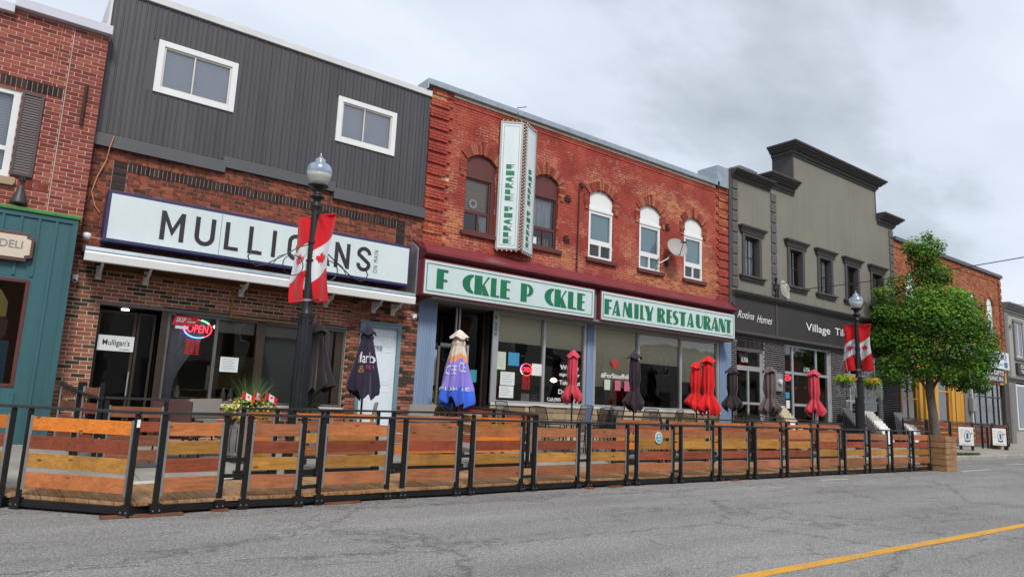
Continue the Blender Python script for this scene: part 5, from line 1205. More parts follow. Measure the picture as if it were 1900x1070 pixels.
    t = MB(); add_text(t, 'Su', 29.55, 30.2, 1.72, 2.1, Y+.07, .03); obj('window_lettering', t, 'red_vinyl', b, fix=False)
    m = MB(); m.box(30.6, 31.5, Y-.1, Y+.1, 1.25, 1.5); obj('sill_box', m, 'cap_white', b)
    m = MB(); m.box(25.2, 26.3, Y+2, Y+2.6, .5, 1.5); m.box(29, 31.4, Y+1.2, Y+1.8, .5, 1.6); m.box(27, 31, Y+4.5, Y+4.6, 1.4, 3.2); obj('display_counter', m, 'off_white', b)
    room(b, 21.0, 23.2, Y+.3, 19, .5, 4.2); room(b, 24.0, 33.2, Y+.3, 20, .5, 4.3)
    m = MB(); m.box(30.0, 33.4, Y-.05, Y-.01, 3.0, 3.05)
    for x in (23.18, 23.66): m = MB(); m.box(x-.22, x+.22, Y-.12, Y-.005, 2.35, 3.02); q = obj('meter_box', m, 'meter_grey', b, bevel=.01); m = MB(); m.lathe((0, 0, 0), [(.1, 0), (.1, .08), (.05, .1)], 16); m.v = [(x+a, Y-.12-z, 2.7+y_) for a, y_, z in m.v]; obj('meter_dial', m, 'cap_white', q)
    t = MB(); t.tube([(24.48+.2*math.cos(R(q)), Y+.07, 2.9+.1*math.sin(R(q))) for q in range(0, 361, 20)], .012, 5); add_text(t, 'OPEN', 24.36, 24.6, 2.86, 2.94, Y+.07, .01); obj('neon_open_sign', t, 'neon_red', b, fix=False)
    paper(b, 24.35, 24.6, 2.12, 2.35, Y+.07, 'paper_blue', 'sticker'); paper(b, 24.38, 24.62, 1.75, 2.05, Y+.07, 'paper_white', 'sticker')
grey_building()
def cable_head():
    s = thing('cable_connection', 'service cable head with looped white cable coils on the stucco above the dark fascia', 'cable connection', (23.6, 15, 6))
    m = MB(); m.tube([(23.62, 14.93, 5.7), (23.62, 14.93, 6.5), (23.55, 14.88, 6.62)], .045, 8); m.tube([(23.75, 14.93, 5.75), (23.78, 14.93, 6.4)], .03, 8); m.box(23.45, 23.6, 14.88, 14.98, 6.15, 6.3); obj('conduit', m, 'cable_black', s)
    for k in range(5):
        m = MB(); m.tube([(23.95+.06*k+.14*math.cos(R(q)), 14.85-.01*k, 6.28+.28*math.sin(R(q))-.03*k) for q in range(0, 361, 24)], .014, 6); obj('coil', m, 'off_white', s)
    m = MB(); m.tube([(23.8, 14.85, 6.4), (24.15, 14.8, 6.5), (24.35, 14.8, 6.35), (24.3, 14.85, 6.05), (24.05, 14.9, 5.85)], .014, 6); m.tube([(24.36, 14.82, 6.3), (24.34, 14.82, 6.0)], .035, 6); obj('loop', m, 'cable_black', s)
cable_head()
def wire(name, pts, sag, r, label):
    a, c = Vector(pts[0]), Vector(pts[1]); m = MB(); n = 28
    m.tube([a+(c-a)*(i/n)+Vector((0, 0, -sag*4*(i/n)*(1-i/n))) for i in range(n+1)], r, 5); tag(obj(name, m, 'cable_black'), label, 'cable')
wire('overhead_cable', ((24.3, 14.82, 6.2), (30, -4, 9.4)), .55, .016, 'upper overhead cable running from the stucco wall past the tree to the right edge')
wire('overhead_cable', ((33.0, 14.9, 6.6), (46, -6, 8.6)), .5, .012, 'lower thinner overhead cable beside the arched windows at the right edge')

# ================================================================ orange brick and pale corner buildings at the right
def right_buildings():
    b = thing('shop_building', 'orange brick building behind the tree, arched upstairs windows and yellow shopfront', 'building', (40, 15, 0)); Y = 15
    aw = [(34.5+i*2.43, 35.45+i*2.43) for i in range(5)]
    brick_wall(b, Y, 33.42, 46.5, 4.4, 9.85, [(a, c, 5.9, 8.10, .46) for a, c in aw], 'orange_brick', 'brown_mortar', nparts=0, offs=lambda x, z, r: (.05 if int((z-4.4)/.0765) % 5 < 4 else -.003) if x > 46.05 else (.03 if z > 9.5 else 0))
    for a, c in aw:
        arch_ring(b, a, c, 8.10, .46, Y, 'orange_brick', w=.27, leg=.5, n=13, keystone=False)
        m = MB(); m.prism(arch_poly(a+.01, c-.01, 7.35, 8.10, .45), Y+.06, Y+.12); obj('arch_panel', m, 'white_vinyl', b); window(b, a+.01, c-.01, 5.92, 7.35, Y+.06, .09, 'white_vinyl', hz=(6.6,), gmat='upper_glass', depth=.08, mw=.06)
        curtain_part(b, a+.1, c-.1, 6, 7.3, Y+.25, 'flag_white', 4, 0)
    room(b, 33.6, 46.3, Y+.28, 18.5, 5.6, 9); m = MB(); m.box(33.42, 46.55, Y-.14, Y+.4, 9.85, 10.03); obj('roof_cap', m, 'trim_grey', b, bevel=.01); shell(b, 33.45, 46.5, 9.6)
    # yellow shopfront
    m = MB(); m.box(33.42, 46.5, Y-.01, Y+.3, 3.7, 4.45); obj('fascia', m, 'yellow_paint', b)
    window(b, 33.55, 35.3, 1.3, 3.7, Y+.05, .07, 'yellow_paint', vx=(34.4,), hz=(2.5,), gmat='shop_glass', name='shop_window')
    for x, w_, mm in ((33.42, .12, 'yellow_paint'), (35.32, .3, 'yellow_paint'), (35.9, .2, 'amber_paint'), (37.0, .35, 'yellow_paint'), (38.9, .3, 'yellow_paint'), (39.35, .25, 'amber_paint')): m = MB(); m.box(x, x+w_, Y-.06, Y+.15, .5, 3.75); obj('shopfront_column', m, mm, b, bevel=.01)
    m = MB(); m.box(33.5, 35.32, Y, Y+.2, .5, 1.3); m.box(37.35, 38.9, Y, Y+.2, .5, 1.2); obj('stall_riser', m, 'yellow_paint', b)
    window(b, 37.35, 38.9, 1.2, 3.7, Y+.05, .07, 'yellow_paint', hz=(3.0,), gmat='shop_glass', name='shop_window'); window(b, 36.1, 37.0, .6, 3.7, Y+.35, .07, 'yellow_paint', hz=(2.9,), gmat='door_glass', name='shop_door')
    d = MB(); d.box(39.6, 40.5, Y+.02, Y+.08, .6, 3.4); dd = obj('side_door', d, 'amber_paint', b, label='amber panelled door')
    for z0, z1 in ((.8, 1.6), (1.8, 3.2)):
        for x in (39.7, 40.1): m = MB(); m.box(x, x+.3, Y+.005, Y+.02, z0, z1); obj('door_panel', m, 'amber_paint', dd, bevel=.005)
    m = MB(); m.box(40.5, 41.25, Y-.02, Y+.2, .5, 3.8); obj('pier', m, 'stucco_mid', b); room(b, 33.5, 40.5, Y+.32, 18, .5, 3.8, ('pale_green_wall', 'dark_floor', 'dim_ceiling'))
    window(b, 41.3, 46.0, 1.0, 3.75, Y+.05, .09, 'window_dark', vx=(41.95, 42.75, 43.6, 44.6, 45.3), hz=(2.95,), gmat='shop_glass', name='shop_window', mw=.08); room(b, 41.3, 46.2, Y+.4, 18, .5, 3.8)
    m = MB(); m.box(46.0, 46.55, Y-.04, Y+.2, .5, 3.8); m.box(41.25, 46.0, Y-.02, Y+.2, .5, 1.0); obj('dark_pier', m, 'stucco_dark', b)
    for x in (42.8, 43.7): m = MB(); m.lathe((x+.3, Y+.7, 1.0), [(.28, 0), (.24, .5), (.13, .9), (.2, 1.2), (.16, 1.5), (.05, 1.6), (.07, 1.8)], 12); obj('dress_form', m, 'poster_teal', b)
    paper(b, 45.35, 45.95, 1.15, 2.9, Y+.12, 'slab_white', 'window_poster', lines=12); paper(b, 44.75, 45.1, 2.0, 2.4, Y+.1, 'brown_stain', 'window_sign')
    # pale corner building
    c = thing('corner_building', 'pale grey stucco building with a dark shop sign at the right edge', 'building', (50, 15, 0))
    m = MB()
    for q in ((46.56, 47.95, .4, 8.0), (47.95, 49.2, .4, 1.2), (47.95, 49.2, 4.1, 5.55), (47.95, 49.2, 7.55, 8.0), (49.2, 51.0, .4, 8.0), (51.0, 60, .4, 8.0)):
        if q[0] < 51: m.box(q[0], q[1], Y, Y+.3, q[2], q[3])
    m.box(51.0, 60, Y, Y+.3, .4, 8.0)
    obj('wall', m, 'stucco_light', c); shell(c, 46.6, 60, 8.2)
    cornice(c, 46.56, 60.2, 8.5, .62, .4, Y, 'stucco_mid', px0=0)
    for x0, x1, z0, z1 in ((46.56, 47.1, 4.25, 7.9), (46.56, 47.2, .4, 3.9)): m = MB(); m.box(x0, x1, Y-.09, Y, z0, z1); obj('pilaster', m, 'stucco_mid', c, bevel=.01); m = MB(); m.box(x0+.12, x1-.12, Y-.11, Y-.09, z0+.2, z1-.2); obj('pilaster_panel', m, 'stucco_mid', c)
    cornice(c, 46.56, 60, 4.25, .3, .2, Y, 'stucco_mid', px0=0, name='band_moulding', steps=((0, 1), (.4, .6), (.7, .3)))
    m = MB(); m.box(48.0, 48.14, Y-.08, Y+.1, 5.45, 7.5); m.box(49.3, 49.44, Y-.08, Y+.1, 5.45, 7.5); m.box(47.95, 49.5, Y-.1, Y+.1, 7.5, 7.65); m.box(47.9, 49.55, Y-.12, Y+.1, 5.3, 5.45); obj('window_surround', m, 'stucco_mid', c)
    window(c, 48.14, 49.3, 5.45, 7.5, Y-.03, .07, 'white_vinyl', vx=(48.7,), gmat='upper_glass', depth=.02)
    window(c, 47.75, 52.0, 1.25, 3.85, Y-.05, .1, 'white_vinyl', vx=(49.6,), gmat='shop_glass', depth=.04, name='shop_window')
    m = MB(); m.lathe((47.5, 0, 0), [(.12, 0), (.12, .05)], 10); m.v = [(x, Y-.08-z, 7.2+y_) for x, y_, z in m.v]; obj('round_vent', m, 'stucco_mid', c)
    m = MB(); m.box(47.1, 47.8, Y-.02, Y+.02, 1.15, 3.9); obj('window_jamb', m, 'stucco_mid', c)
    s = thing('shop_sign', 'small black shop sign with white lettering at the right edge', 'sign', (48.6, 14.9, 4.6)); m = MB(); m.box(48.0, 51.5, 14.86, 14.99, 4.45, 5.1); obj('board', m, 'sign_black', s); t = MB(); add_text(t, 'CHI', 48.4, 49.4, 4.8, 5.0, 14.85, .01); add_text(t, 'THE', 48.4, 49.4, 4.52, 4.7, 14.85, .01); obj('lettering', t, 'text_white', s, fix=False)
    s = thing('shop_sign', 'pale blue sign reading WELLNESS CENTRE above the brown gift shop sign', 'sign', (43.5, 14.8, 4.5)); m = MB(); m.box(39.4, 45.9, 14.62, 14.99, 4.52, 5.46); obj('board', m, 'sign_white', s, bevel=.01)
    t = MB(); add_text(t, 'WELLNESS CENTRE', 40.0, 45.6, 5.02, 5.34, 14.61, .0); add_text(t, 'naturesgiftsandorganicspa.ca', 41.0, 45.0, 4.68, 4.86, 14.61, 0); obj('lettering', t, 'text_blue', s, fix=False); m = MB(); m.box(45.15, 45.6, 14.605, 14.615, 4.62, 4.92); obj('logo_square', m, 'text_blue', s)
    s = thing('shop_sign', "brown sign reading NATURE'S GIFTS AND ORGANIC SPA over the dark-framed shop window", 'sign', (43.3, 14.8, 3.8)); m = MB(); m.box(40.9, 45.4, 14.7, 14.99, 3.78, 4.5); obj('board', m, 'shutter_brown', s, bevel=.01)
    t = MB(); add_text(t, "NATURE'S GIFTS", 41.1, 45.2, 4.18, 4.42, 14.69, .01); add_text(t, 'AND ORGANIC SPA', 41.5, 45.1, 3.86, 4.06, 14.69, .005); obj('lettering', t, 'text_white', s, fix=False)
    s = thing('gas_meter', 'grey utility meter boxes with white conduit on the dark-framed shopfront', 'utility meter', (41.2, 14.9, .5)); m = MB(); m.box(40.9, 41.45, 14.75, 14.95, 2.1, 2.8); m.box(41.3, 41.5, 14.78, 14.95, 2.85, 3.2); obj('meter_box', m, 'meter_grey', s, bevel=.015); m = MB(); m.tube([(41.05, 14.85, 3.6), (41.15, 14.85, 2.8)], .05, 8); m.tube([(41.1, 14.85, 2.1), (41.1, 14.85, .5)], .045, 8); obj('conduit', m, 'cap_white', s)
right_buildings()
# ================================================================ boardwalk on the road
PANELS = [((-.70, 11.62), (.40, 10.51)), ((.52, 10.38), (1.56, 9.28)), ((1.81, 9.34), (2.62, 9.46)), ((2.86, 9.46), (3.63, 9.42)), ((3.88, 9.50), (5.05, 9.64)), ((5.26, 9.66), (6.27, 9.62)), ((6.49, 9.64), (7.66, 9.74)),
          ((7.88, 9.75), (9.02, 9.80)), ((9.24, 9.81), (10.34, 9.82)), ((10.53, 9.80), (11.68, 9.80)), ((11.87, 9.80), (13.01, 9.82)), ((13.25, 9.84), (14.38, 9.86)), ((14.55, 9.83), (15.70, 9.85)),
          ((15.95, 9.88), (17.16, 9.91)), ((17.42, 9.92), (18.52, 9.92)), ((18.75, 9.91), (19.88, 9.91)), ((20.08, 9.90), (21.15, 9.89)), ((21.35, 9.88), (22.50, 9.89)), ((22.72, 9.89), (23.85, 9.88))]
def front_y(x):
    pts = [(-.70, 11.62), (1.56, 9.28), (1.81, 9.34), (3.63, 9.42), (7.66, 9.74), (11, 9.82), (24, 9.9)]
    if x <= pts[0][0]: return pts[0][1]
    for (a, ya), (c, yc) in zip(pts, pts[1:]):
        if x <= c: return ya+(yc-ya)*(x-a)/(c-a)
    return pts[-1][1]
def boardwalk():
    w = thing('boardwalk', 'wooden boardwalk laid on the road between the front fence and the kerb', 'boardwalk', (10, 10.5, 0))
    x = -.6; i = 0
    while x < 23.95:
        e = min(x+.225, 23.95); k0, k1 = kerb_y(x)-.015, kerb_y(e)-.015; f0, f1 = front_y(x)+.05, front_y(e)+.05
        if k0 > f0+.05 and k1 > f1+.05:
            m = MB(); a = rnd.random(); z = .150+rnd.uniform(-.002, .002); q = [(x+.004, f0), (e-.004, f1), (e-.004, k1), (x+.004, k0)]
            m.face([(u, v, z) for u, v in q], a)
            for p, r in zip(q, q[1:]+q[:1]): m.face([(p[0], p[1], z-.036), (r[0], r[1], z-.036), (r[0], r[1], z), (p[0], p[1], z)], a*.5)
            obj('deck_board', m, 'deck_board', w, fix=False)
        x = e; i += 1
    m = MB(); pr = [(-.55, 11.55), (1.56, 9.36), (1.81, 9.42), (3.63, 9.5), (7.66, 9.82), (11, 9.9), (23.9, 9.98)]
    for a, c in zip(pr, pr[1:]): m.bar((a[0], a[1]+.03, .06), (c[0], c[1]+.03, .06), .05, .08)
    for y in (10.4, 11.0): m.bar((.6, y, .06), (23.9, y, .06), .05, .08)
    obj('bearer', m, 'black_steel', w)
    for x0, x1, y in ((1.28, 1.72, 9.26), (1.72, 2.15, 9.25), (2.5, 2.7, 9.38), (4.0, 4.55, 9.46), (9.15, 9.3, 9.66), (9.75, 10.1, 9.70), (13.6, 13.9, 9.74), (18.9, 19.2, 9.8), (23.0, 23.4, 9.78)):
        m = MB(); m.box(x0, x1, y-.02, y+.12, .004, .024); obj('shim_block', m, 'brown_stain', w)
    m = MB(); m.bar((1.85, 11.12, .165), (3.3, 11.30, .185), .06, .02); m.bar((1.55, 11.1, .16), (2.15, 11.14, .17), .08, .03); obj('threshold_strip', m, 'cap_white', w)
boardwalk()
STAIN = {'o': 'orange_stain', 'r': 'red_stain', 'y': 'ochre_stain', 't': 'tan_stain', 'b': 'bright_orange_stain', 'd': 'brown_stain'}
def fence(name, label, panels, tones, z0s, H=1.17, rail=True, group=None, bz=((.92, 1.08), (.70, .86), (.485, .65), (.255, .43)), railz=None, base=True, couple=True, strips=True):
    s = thing(name, label, 'fence', (panels[0][0][0], panels[0][0][1], 0), group)
    if not callable(z0s): zz = z0s; z0s = lambda x, y: zz
    P3 = lambda p, z: (p[0], p[1], z0s(p[0], p[1])+z)
    pts = []
    for k, (p, q) in enumerate(panels):
        p_, q_ = Vector(p), Vector(q); L_ = (q_-p_).length; d = (q_-p_)/L_; n = Vector((d.y, -d.x))
        def at(u, o=0): v = p_+d*u+n*o; return (v.x, v.y)
        for u in (.03, L_-.03):
            m = MB(); m.bar(P3(at(u), .02), P3(at(u), H), .06, .06); obj('post', m, 'black_steel', s, bevel=.003)
            if base:
                m = MB(); c = at(u, .036); m.bar(P3(at(u, -.03), .07), P3(at(u, .05), .07), .13, .13)
                for dz, du in ((.1, -.035), (.04, .035)): c = at(u+du, .054); m.bar(P3(c, .06), P3(at(u+du, .06), .06), .016, .016, mi=1)
                obj('foot_bracket', m, ['black_steel', 'conduit'], s)
        if base: m = MB(); m.bar(P3(at(.06), .075), P3(at(L_-.06), .075), .05, .085); obj('base_rail', m, 'black_steel', s)
        if strips:
            for u in (.075, L_-.075):
                m = MB(); m.bar(P3(at(u, .014), bz[-1][0]-.03), P3(at(u, .014), bz[0][1]+.015), .030, .006)
                for r in range(10): zc = bz[-1][0]+(bz[0][1]-bz[-1][0])*(r+.5)/10; m.bar(P3(at(u, .016), zc), P3(at(u, .022), zc), .010, .010, mi=1)
                obj('galvanised_strip', m, ['conduit', 'galvanised'], s, fix=False)
        tn = tones[k % len(tones)]
        for j, (za, zb) in enumerate(bz):
            m = MB(); w = rnd.uniform(-.004, .004); a = rnd.random()
            m.bar(P3(at(.062, -.006+w), (za+zb)/2), P3(at(L_-.062, -.006+w), (za+zb)/2+rnd.uniform(-.004, .004)), .026, zb-za, a)
            obj('board', m, STAIN[tn[j]], s, bevel=.003)
        pts += [p, q]
        if couple and k+1 < len(panels):
            r = panels[k+1][0]
            if (Vector(r)-q_).length < .5 and k > 1:
                for z in ((.05,), (.30,), (.42, .22))[k % 3]:
                    m = MB(); m.bar(P3(q, z+.2), P3(r, z+.2), .012, .05); obj('coupling_plate', m, 'black_steel', s)
                m = MB(); m.bar(P3(q, .07), P3(r, .07), .04, .05); obj('coupling_bar', m, 'black_steel', s)
    if rail:
        rz = railz or (lambda x, y: z0s(x, y)+H+.02)
        for a, c in zip(pts, pts[1:]): m = MB(); m.bar((a[0], a[1]-.01, rz(*a)), (c[0], c[1]-.01, rz(*c)), .075, .035); obj('top_rail', m, 'rail_steel', s, bevel=.004)
    return s
FT = ['oryt', 'oryo', 'oyrt', 'tryt', 'oryt', 'tryt', 'oryt', 'tryt', 'tryt', 'tyrt', 'tyrt', 'tyrt', 'tyrt', 'tyrt', 'tryt', 'tryt', 'tryt', 'tryt', 'tryt']
FT = ['brot'.replace('o', 'y') if i < 2 else t for i, t in enumerate(FT)]; FT[0] = 'bryb'; FT[1] = 'bryo'
fence('patio_fence', 'long front fence of black posts and stained boards standing on the road', PANELS, FT, 0.0)
fence('patio_fence', 'inner fence on the sidewalk edge before the grey-sided restaurant and its flower barrel', [((3.30, 11.30), (3.90, 11.36)), ((4.13, 11.38), (4.69, 11.44)), ((4.73, 11.45), (5.78, 11.55)), ((6.05, 11.57), (7.68, 11.73)), ((7.93, 11.76), (9.34, 11.90)), ((9.44, 11.90), (9.64, 11.92))],
      ['btoy', 'btyt', 'btyt', 'ootb', 'bybb', 'bryb'], lambda x, y: .15, H=1.08, base=True, couple=False, railz=lambda x, y: 1.225+.007*(x-3.3), bz=((.94, 1.03), (.74, .90), (.54, .70), (.34, .50)))
fence('patio_fence', 'inner fence on the sidewalk edge in front of the two red umbrellas', [((12.15, 12.02), (13.86, 12.04)), ((14.08, 12.05), (15.70, 12.06)), ((15.95, 12.07), (17.54, 12.08)), ((17.78, 12.08), (19.28, 12.1)), ((19.52, 12.1), (20.92, 12.1)), ((21.3, 12.1), (22.75, 12.1))],
      ['oryb', 'otyb', 'oryb', 'otyb', 'oorb', 'oryb'], lambda x, y: .17, H=1.09, base=True, couple=False, railz=lambda x, y: 1.285, bz=((.94, 1.04), (.74, .90), (.54, .70), (.34, .50)))
fence('ramp_fence', 'short inner fence running from the shop entrance down to the boardwalk gap', [((8.75, 13.7), (9.3, 12.9)), ((9.4, 12.75), (9.85, 12.05))], ['rodr', 'rodr'], lambda x, y: .17+.1*(y-12), H=1.10, base=False, couple=False, railz=lambda x, y: 1.25+.085*(y-11.95))
fence('stair_fence', 'small brown-railed fence by the leftmost entrance, its boards stepping away from the wall', [((1.12, 14.3), (1.30, 13.2)), ((1.32, 13.0), (1.50, 12.25))], ['dddd', 'drdr'], lambda x, y: .30, H=1.22, base=False, couple=False, railz=lambda x, y: 1.28+(y-12.25)*.10, bz=((.98, 1.14), (.74, .90), (.5, .66), (.26, .42)))
fence('stair_fence', 'low fence with one short brown panel in front of the leftmost entrance', [((1.53, 12.12), (2.42, 12.20))], ['drdd'], lambda x, y: .10, H=1.17, base=False, couple=False, railz=lambda x, y: 1.30, bz=((.92, 1.08), (.70, .86), (.485, .65), (.255, .43)))
fence('side_fence', 'dark diagonal rail fence beside the leaning beige slabs', [((19.7, 13.6), (21.2, 13.0)), ((21.4, 12.9), (23.0, 12.2))], ['trtr', 'trtr'], lambda x, y: .2, H=1.1, base=False, couple=False, railz=lambda x, y: 1.30+.10*(y-12.2))
fence('ramp_fence', 'long dark-stained ramp fence before the yellow shopfront, behind the tree', [((31.8, 14.2), (33.9, 14.15)), ((34.0, 14.15), (36.2, 14.1)), ((36.3, 14.1), (38.6, 14.05)), ((38.7, 14.05), (41.0, 14.0)), ((41.1, 14.0), (43.2, 14.0))], ['dddr', 'rdrd', 'ddrd'], lambda x, y: .36, H=1.2, base=False, couple=False, railz=lambda x, y: 1.60-.012*(x-31.8), strips=False, bz=((.95, 1.14), (.7, .9), (.45, .65), (.2, .4)))
def sticker():
    s = thing('round_sticker', 'round blue sticker with white edge on the top board of the front fence', 'sticker', (11.25, 9.74, .9)); c = (11.17, .93)
    for r, y, mt, nm in ((.098, 9.760, 'text_white', 'edge'), (.082, 9.757, 'blue_sticker', 'disc')): m = MB(); m.prism([(c[0]+r*1.05*math.cos(R(q)), c[1]+r*1.15*math.sin(R(q))) for q in range(0, 360, 12)], y, 9.775 if nm == 'edge' else 9.762); obj(nm, m, mt, s)
    m = MB(); m.prism([(c[0]-.05, c[1]+.01), (c[0]+.05, c[1]+.01), (c[0]+.03, c[1]+.05), (c[0], c[1]+.065), (c[0]-.03, c[1]+.05)], 9.753, 9.758); m.box(c[0]-.04, c[0]+.04, 9.753, 9.758, c[1]-.045, c[1]-.015); obj('emblem', m, 'paper_lime', s)
sticker()
for x, z, lb in ((1.52, 1.02, 'small white tag on the corner post of the front fence'),): m = MB(); m.box(x, x+.035, 9.215, 9.22, z, z+.09); tag(obj('tag', m, 'text_white'), lb, 'tag')
# wooden planter at the end of the boardwalk
def planter_box():
    s = thing('wooden_planter', 'tall square wooden planter of stacked timbers at the right end of the front fence', 'planter', (24.35, 9.9, 0))
    x0, x1, y0, y1 = 23.98, 24.75, 9.46, 10.25
    for i in range(6):
        z = .005+i*.178; o = rnd.uniform(-.012, .012)
        m = MB(); m.box(x0+o, x1+o, y0, y0+.05, z, z+.168, rnd.random()); obj('timber', m, 'planter_wood', s, bevel=.006)
        m = MB(); m.box(x0+o, x0+.05+o, y0+.052, y1, z, z+.168, rnd.random()); obj('timber', m, 'planter_wood', s, bevel=.006)
        m = MB(); m.box(x1-.05+o, x1+o, y0+.052, y1, z, z+.168, rnd.random()); obj('timber', m, 'planter_wood', s, bevel=.006)
        m = MB(); m.box(x0+.052+o, x1-.052+o, y1-.05, y1, z, z+.168, rnd.random()); obj('timber', m, 'planter_wood', s, bevel=.006)
    m = MB(); m.box(x0+.06, x1-.06, y0+.06, y1-.06, .1, .98); obj('soil', m, 'bark', s)
planter_box()

m = MB()
for i in range(420):
    x = rnd.uniform(0, 24); y = front_y(x)-.02-abs(rnd.gauss(0, .28)) if rnd.random() < .75 else rnd.uniform(4.5, 9.3); r_ = rnd.uniform(.006, .02); t_ = rnd.random()*6.3
    if y < .5: continue
    P_ = [(x+r_*math.cos(t_+q*1.4)*rnd.uniform(.6, 1.4), y+r_*math.sin(t_+q*1.4)*rnd.uniform(.6, 1.4), .006+rnd.uniform(0, .008)) for q in range(4)]; m.face(P_, rnd.random())
tag(obj('litter', m, 'lime_stone', None, kind='stuff', fix=False), 'scattered pale grit and leaf scraps on the asphalt along the front fence', 'litter')
# ================================================================ lamp posts, banners, baskets
def lamp_post(label, loc):
    s = thing('lamp_post', label, 'lamp post', (0, 0, 0)); 
    def flute(t, z): return 1+.035*math.cos(t*16)
    m = MB(); m.smooth = True; m.lathe((0, 0, 0), [(.24, .0), (.24, .12), (.2, .16), (.185, .3), (.17, .34), (.165, .36)], 32); obj('base', m, 'cast_black', s)
    m = MB(); m.lathe((0, 0, 0), [(.160, .36), (.145, 1.4), (.128, 2.6), (.125, 2.72)], 96, rip=flute); obj('fluted_shaft', m, 'cast_black', s)
    m = MB(); m.smooth = True; m.lathe((0, 0, 0), [(.125, 2.72), (.10, 2.76), (.095, 2.9), (.085, 3.0), (.075, 4.7), (.075, 4.76), (.1, 4.8), (.1, 4.84), (.07, 4.88), (.065, 4.98), (.11, 5.02), (.14, 5.06), (.14, 5.1), (.09, 5.13), (.075, 5.2), (.09, 5.27), (.13, 5.33), (.19, 5.37), (.19, 5.41), (.14, 5.43)], 28); obj('upper_shaft', m, 'cast_black', s)
    m = MB(); m.smooth = True; m.lathe((0, 0, 0), [(.14, 5.42), (.175, 5.5), (.215, 5.62), (.232, 5.72)], 32); obj('globe_lower', m, 'globe_frost', s)
    m = MB(); m.smooth = True; m.lathe((0, 0, 0), [(.232, 5.72), (.235, 5.82), (.222, 5.93), (.185, 6.0), (.15, 6.02), (.115, 6.035), (.092, 6.06), (.10, 6.11), (.098, 6.14), (.06, 6.18), (.03, 6.23), (.012, 6.26)], 32, rip=lambda t, z: 1+.006*math.cos(t*20)); obj('globe_upper', m, 'globe_clear', s)
    m = MB(); m.smooth = True; m.lathe((0, 0, 0), [(.012, 6.25), (.02, 6.27), (.008, 6.29), (.015, 6.31), (.002, 6.34)], 10); obj('finial', m, 'cap_white', s)
    m = MB(); m.tube([(0, 0, 5.43), (0, 0, 5.68)], .05, 10); obj('lamp_fitting', m, 'off_white', s)
    for sd in (-1, 1):
        for z in (4.62, 2.97): m = MB(); m.tube([(0, 0, z), (0, sd*.5, z)], .013, 6); m.lathe((0, sd*.51, z), [(.004, -.02), (.022, 0), (.004, .02)], 8); obj('banner_arm', m, 'cast_black', s)
        m = MB(); P = [(sd*.08, 0, 4.05), (sd*.25, 0, 3.98), (sd*.6, 0, 3.72), (sd*.85, 0, 3.55), (sd*1.0, 0, 3.5), (sd*1.12, 0, 3.55), (sd*1.16, 0, 3.66), (sd*1.1, 0, 3.76), (sd*1.0, 0, 3.77)]; m.tube(P, .012, 6)
        m.tube([(sd*(.34+.19*math.cos(R(q))), 0, 3.62+.19*math.sin(R(q))) for q in range(60, 421, 20)], .010, 6); m.tube([(sd*.5, 0, 3.80), (sd*.62, 0, 3.74), (sd*.7, 0, 3.6)], .008, 5); obj('scroll_bracket', m, 'cast_black', s)
    for z in (2.7, 3.0, 3.75, 4.1): m = MB(); m.lathe((0, 0, z), [(.1 if z > 2.9 else .14, -.02), (.1 if z > 2.9 else .14, .02)], 20); obj('clamp_band', m, 'conduit' if z in (3.0,) else 'cast_black', s)
    for a in range(5):
        t = a*1.25; m = MB(); m.tube([(.12*math.cos(t), .12*math.sin(t), 2.55), (.2*math.cos(t), .2*math.sin(t), 2.64), (.25*math.cos(t), .25*math.sin(t), 2.74)], .01, 5); obj('collar_hook', m, 'cast_black', s)
    for ch_ in s.children:
        if ch_.name.split('.')[0] in ('upper_shaft', 'globe_lower', 'globe_upper', 'finial', 'lamp_fitting'):
            for v in ch_.data.vertices:
                if v.co.z > 4.8: v.co.z = 4.8+(v.co.z-4.8)*.695
    s.location = loc; return s
L1 = lamp_post('black fluted lamp post with frosted acorn globe in front of the MULLIGANS sign', (4.66, 12.6, .2))
L2 = dup(L1, (25.0, 12.6, .2), 0, 'black fluted lamp post with frosted acorn globe between hanging baskets, before the tile shop')
for o in (L1, L2): o['group'] = 'matching black street lamp posts'
LEAF = [(0, 1), (.13, .72), (.27, .8), (.20, .40), (.42, .62), (.47, .50), (.72, .54), (.63, .30), (.74, .22), (.38, -.10), (.44, -.26), (.045, -.19), (.045, -.6)]
LEAF = LEAF+[(-x, z) for x, z in reversed(LEAF[1:])]
def leaf_tris(cx, cz, sc):
    P = [(cx+x*sc, cz+z*sc) for x, z in LEAF]; return P
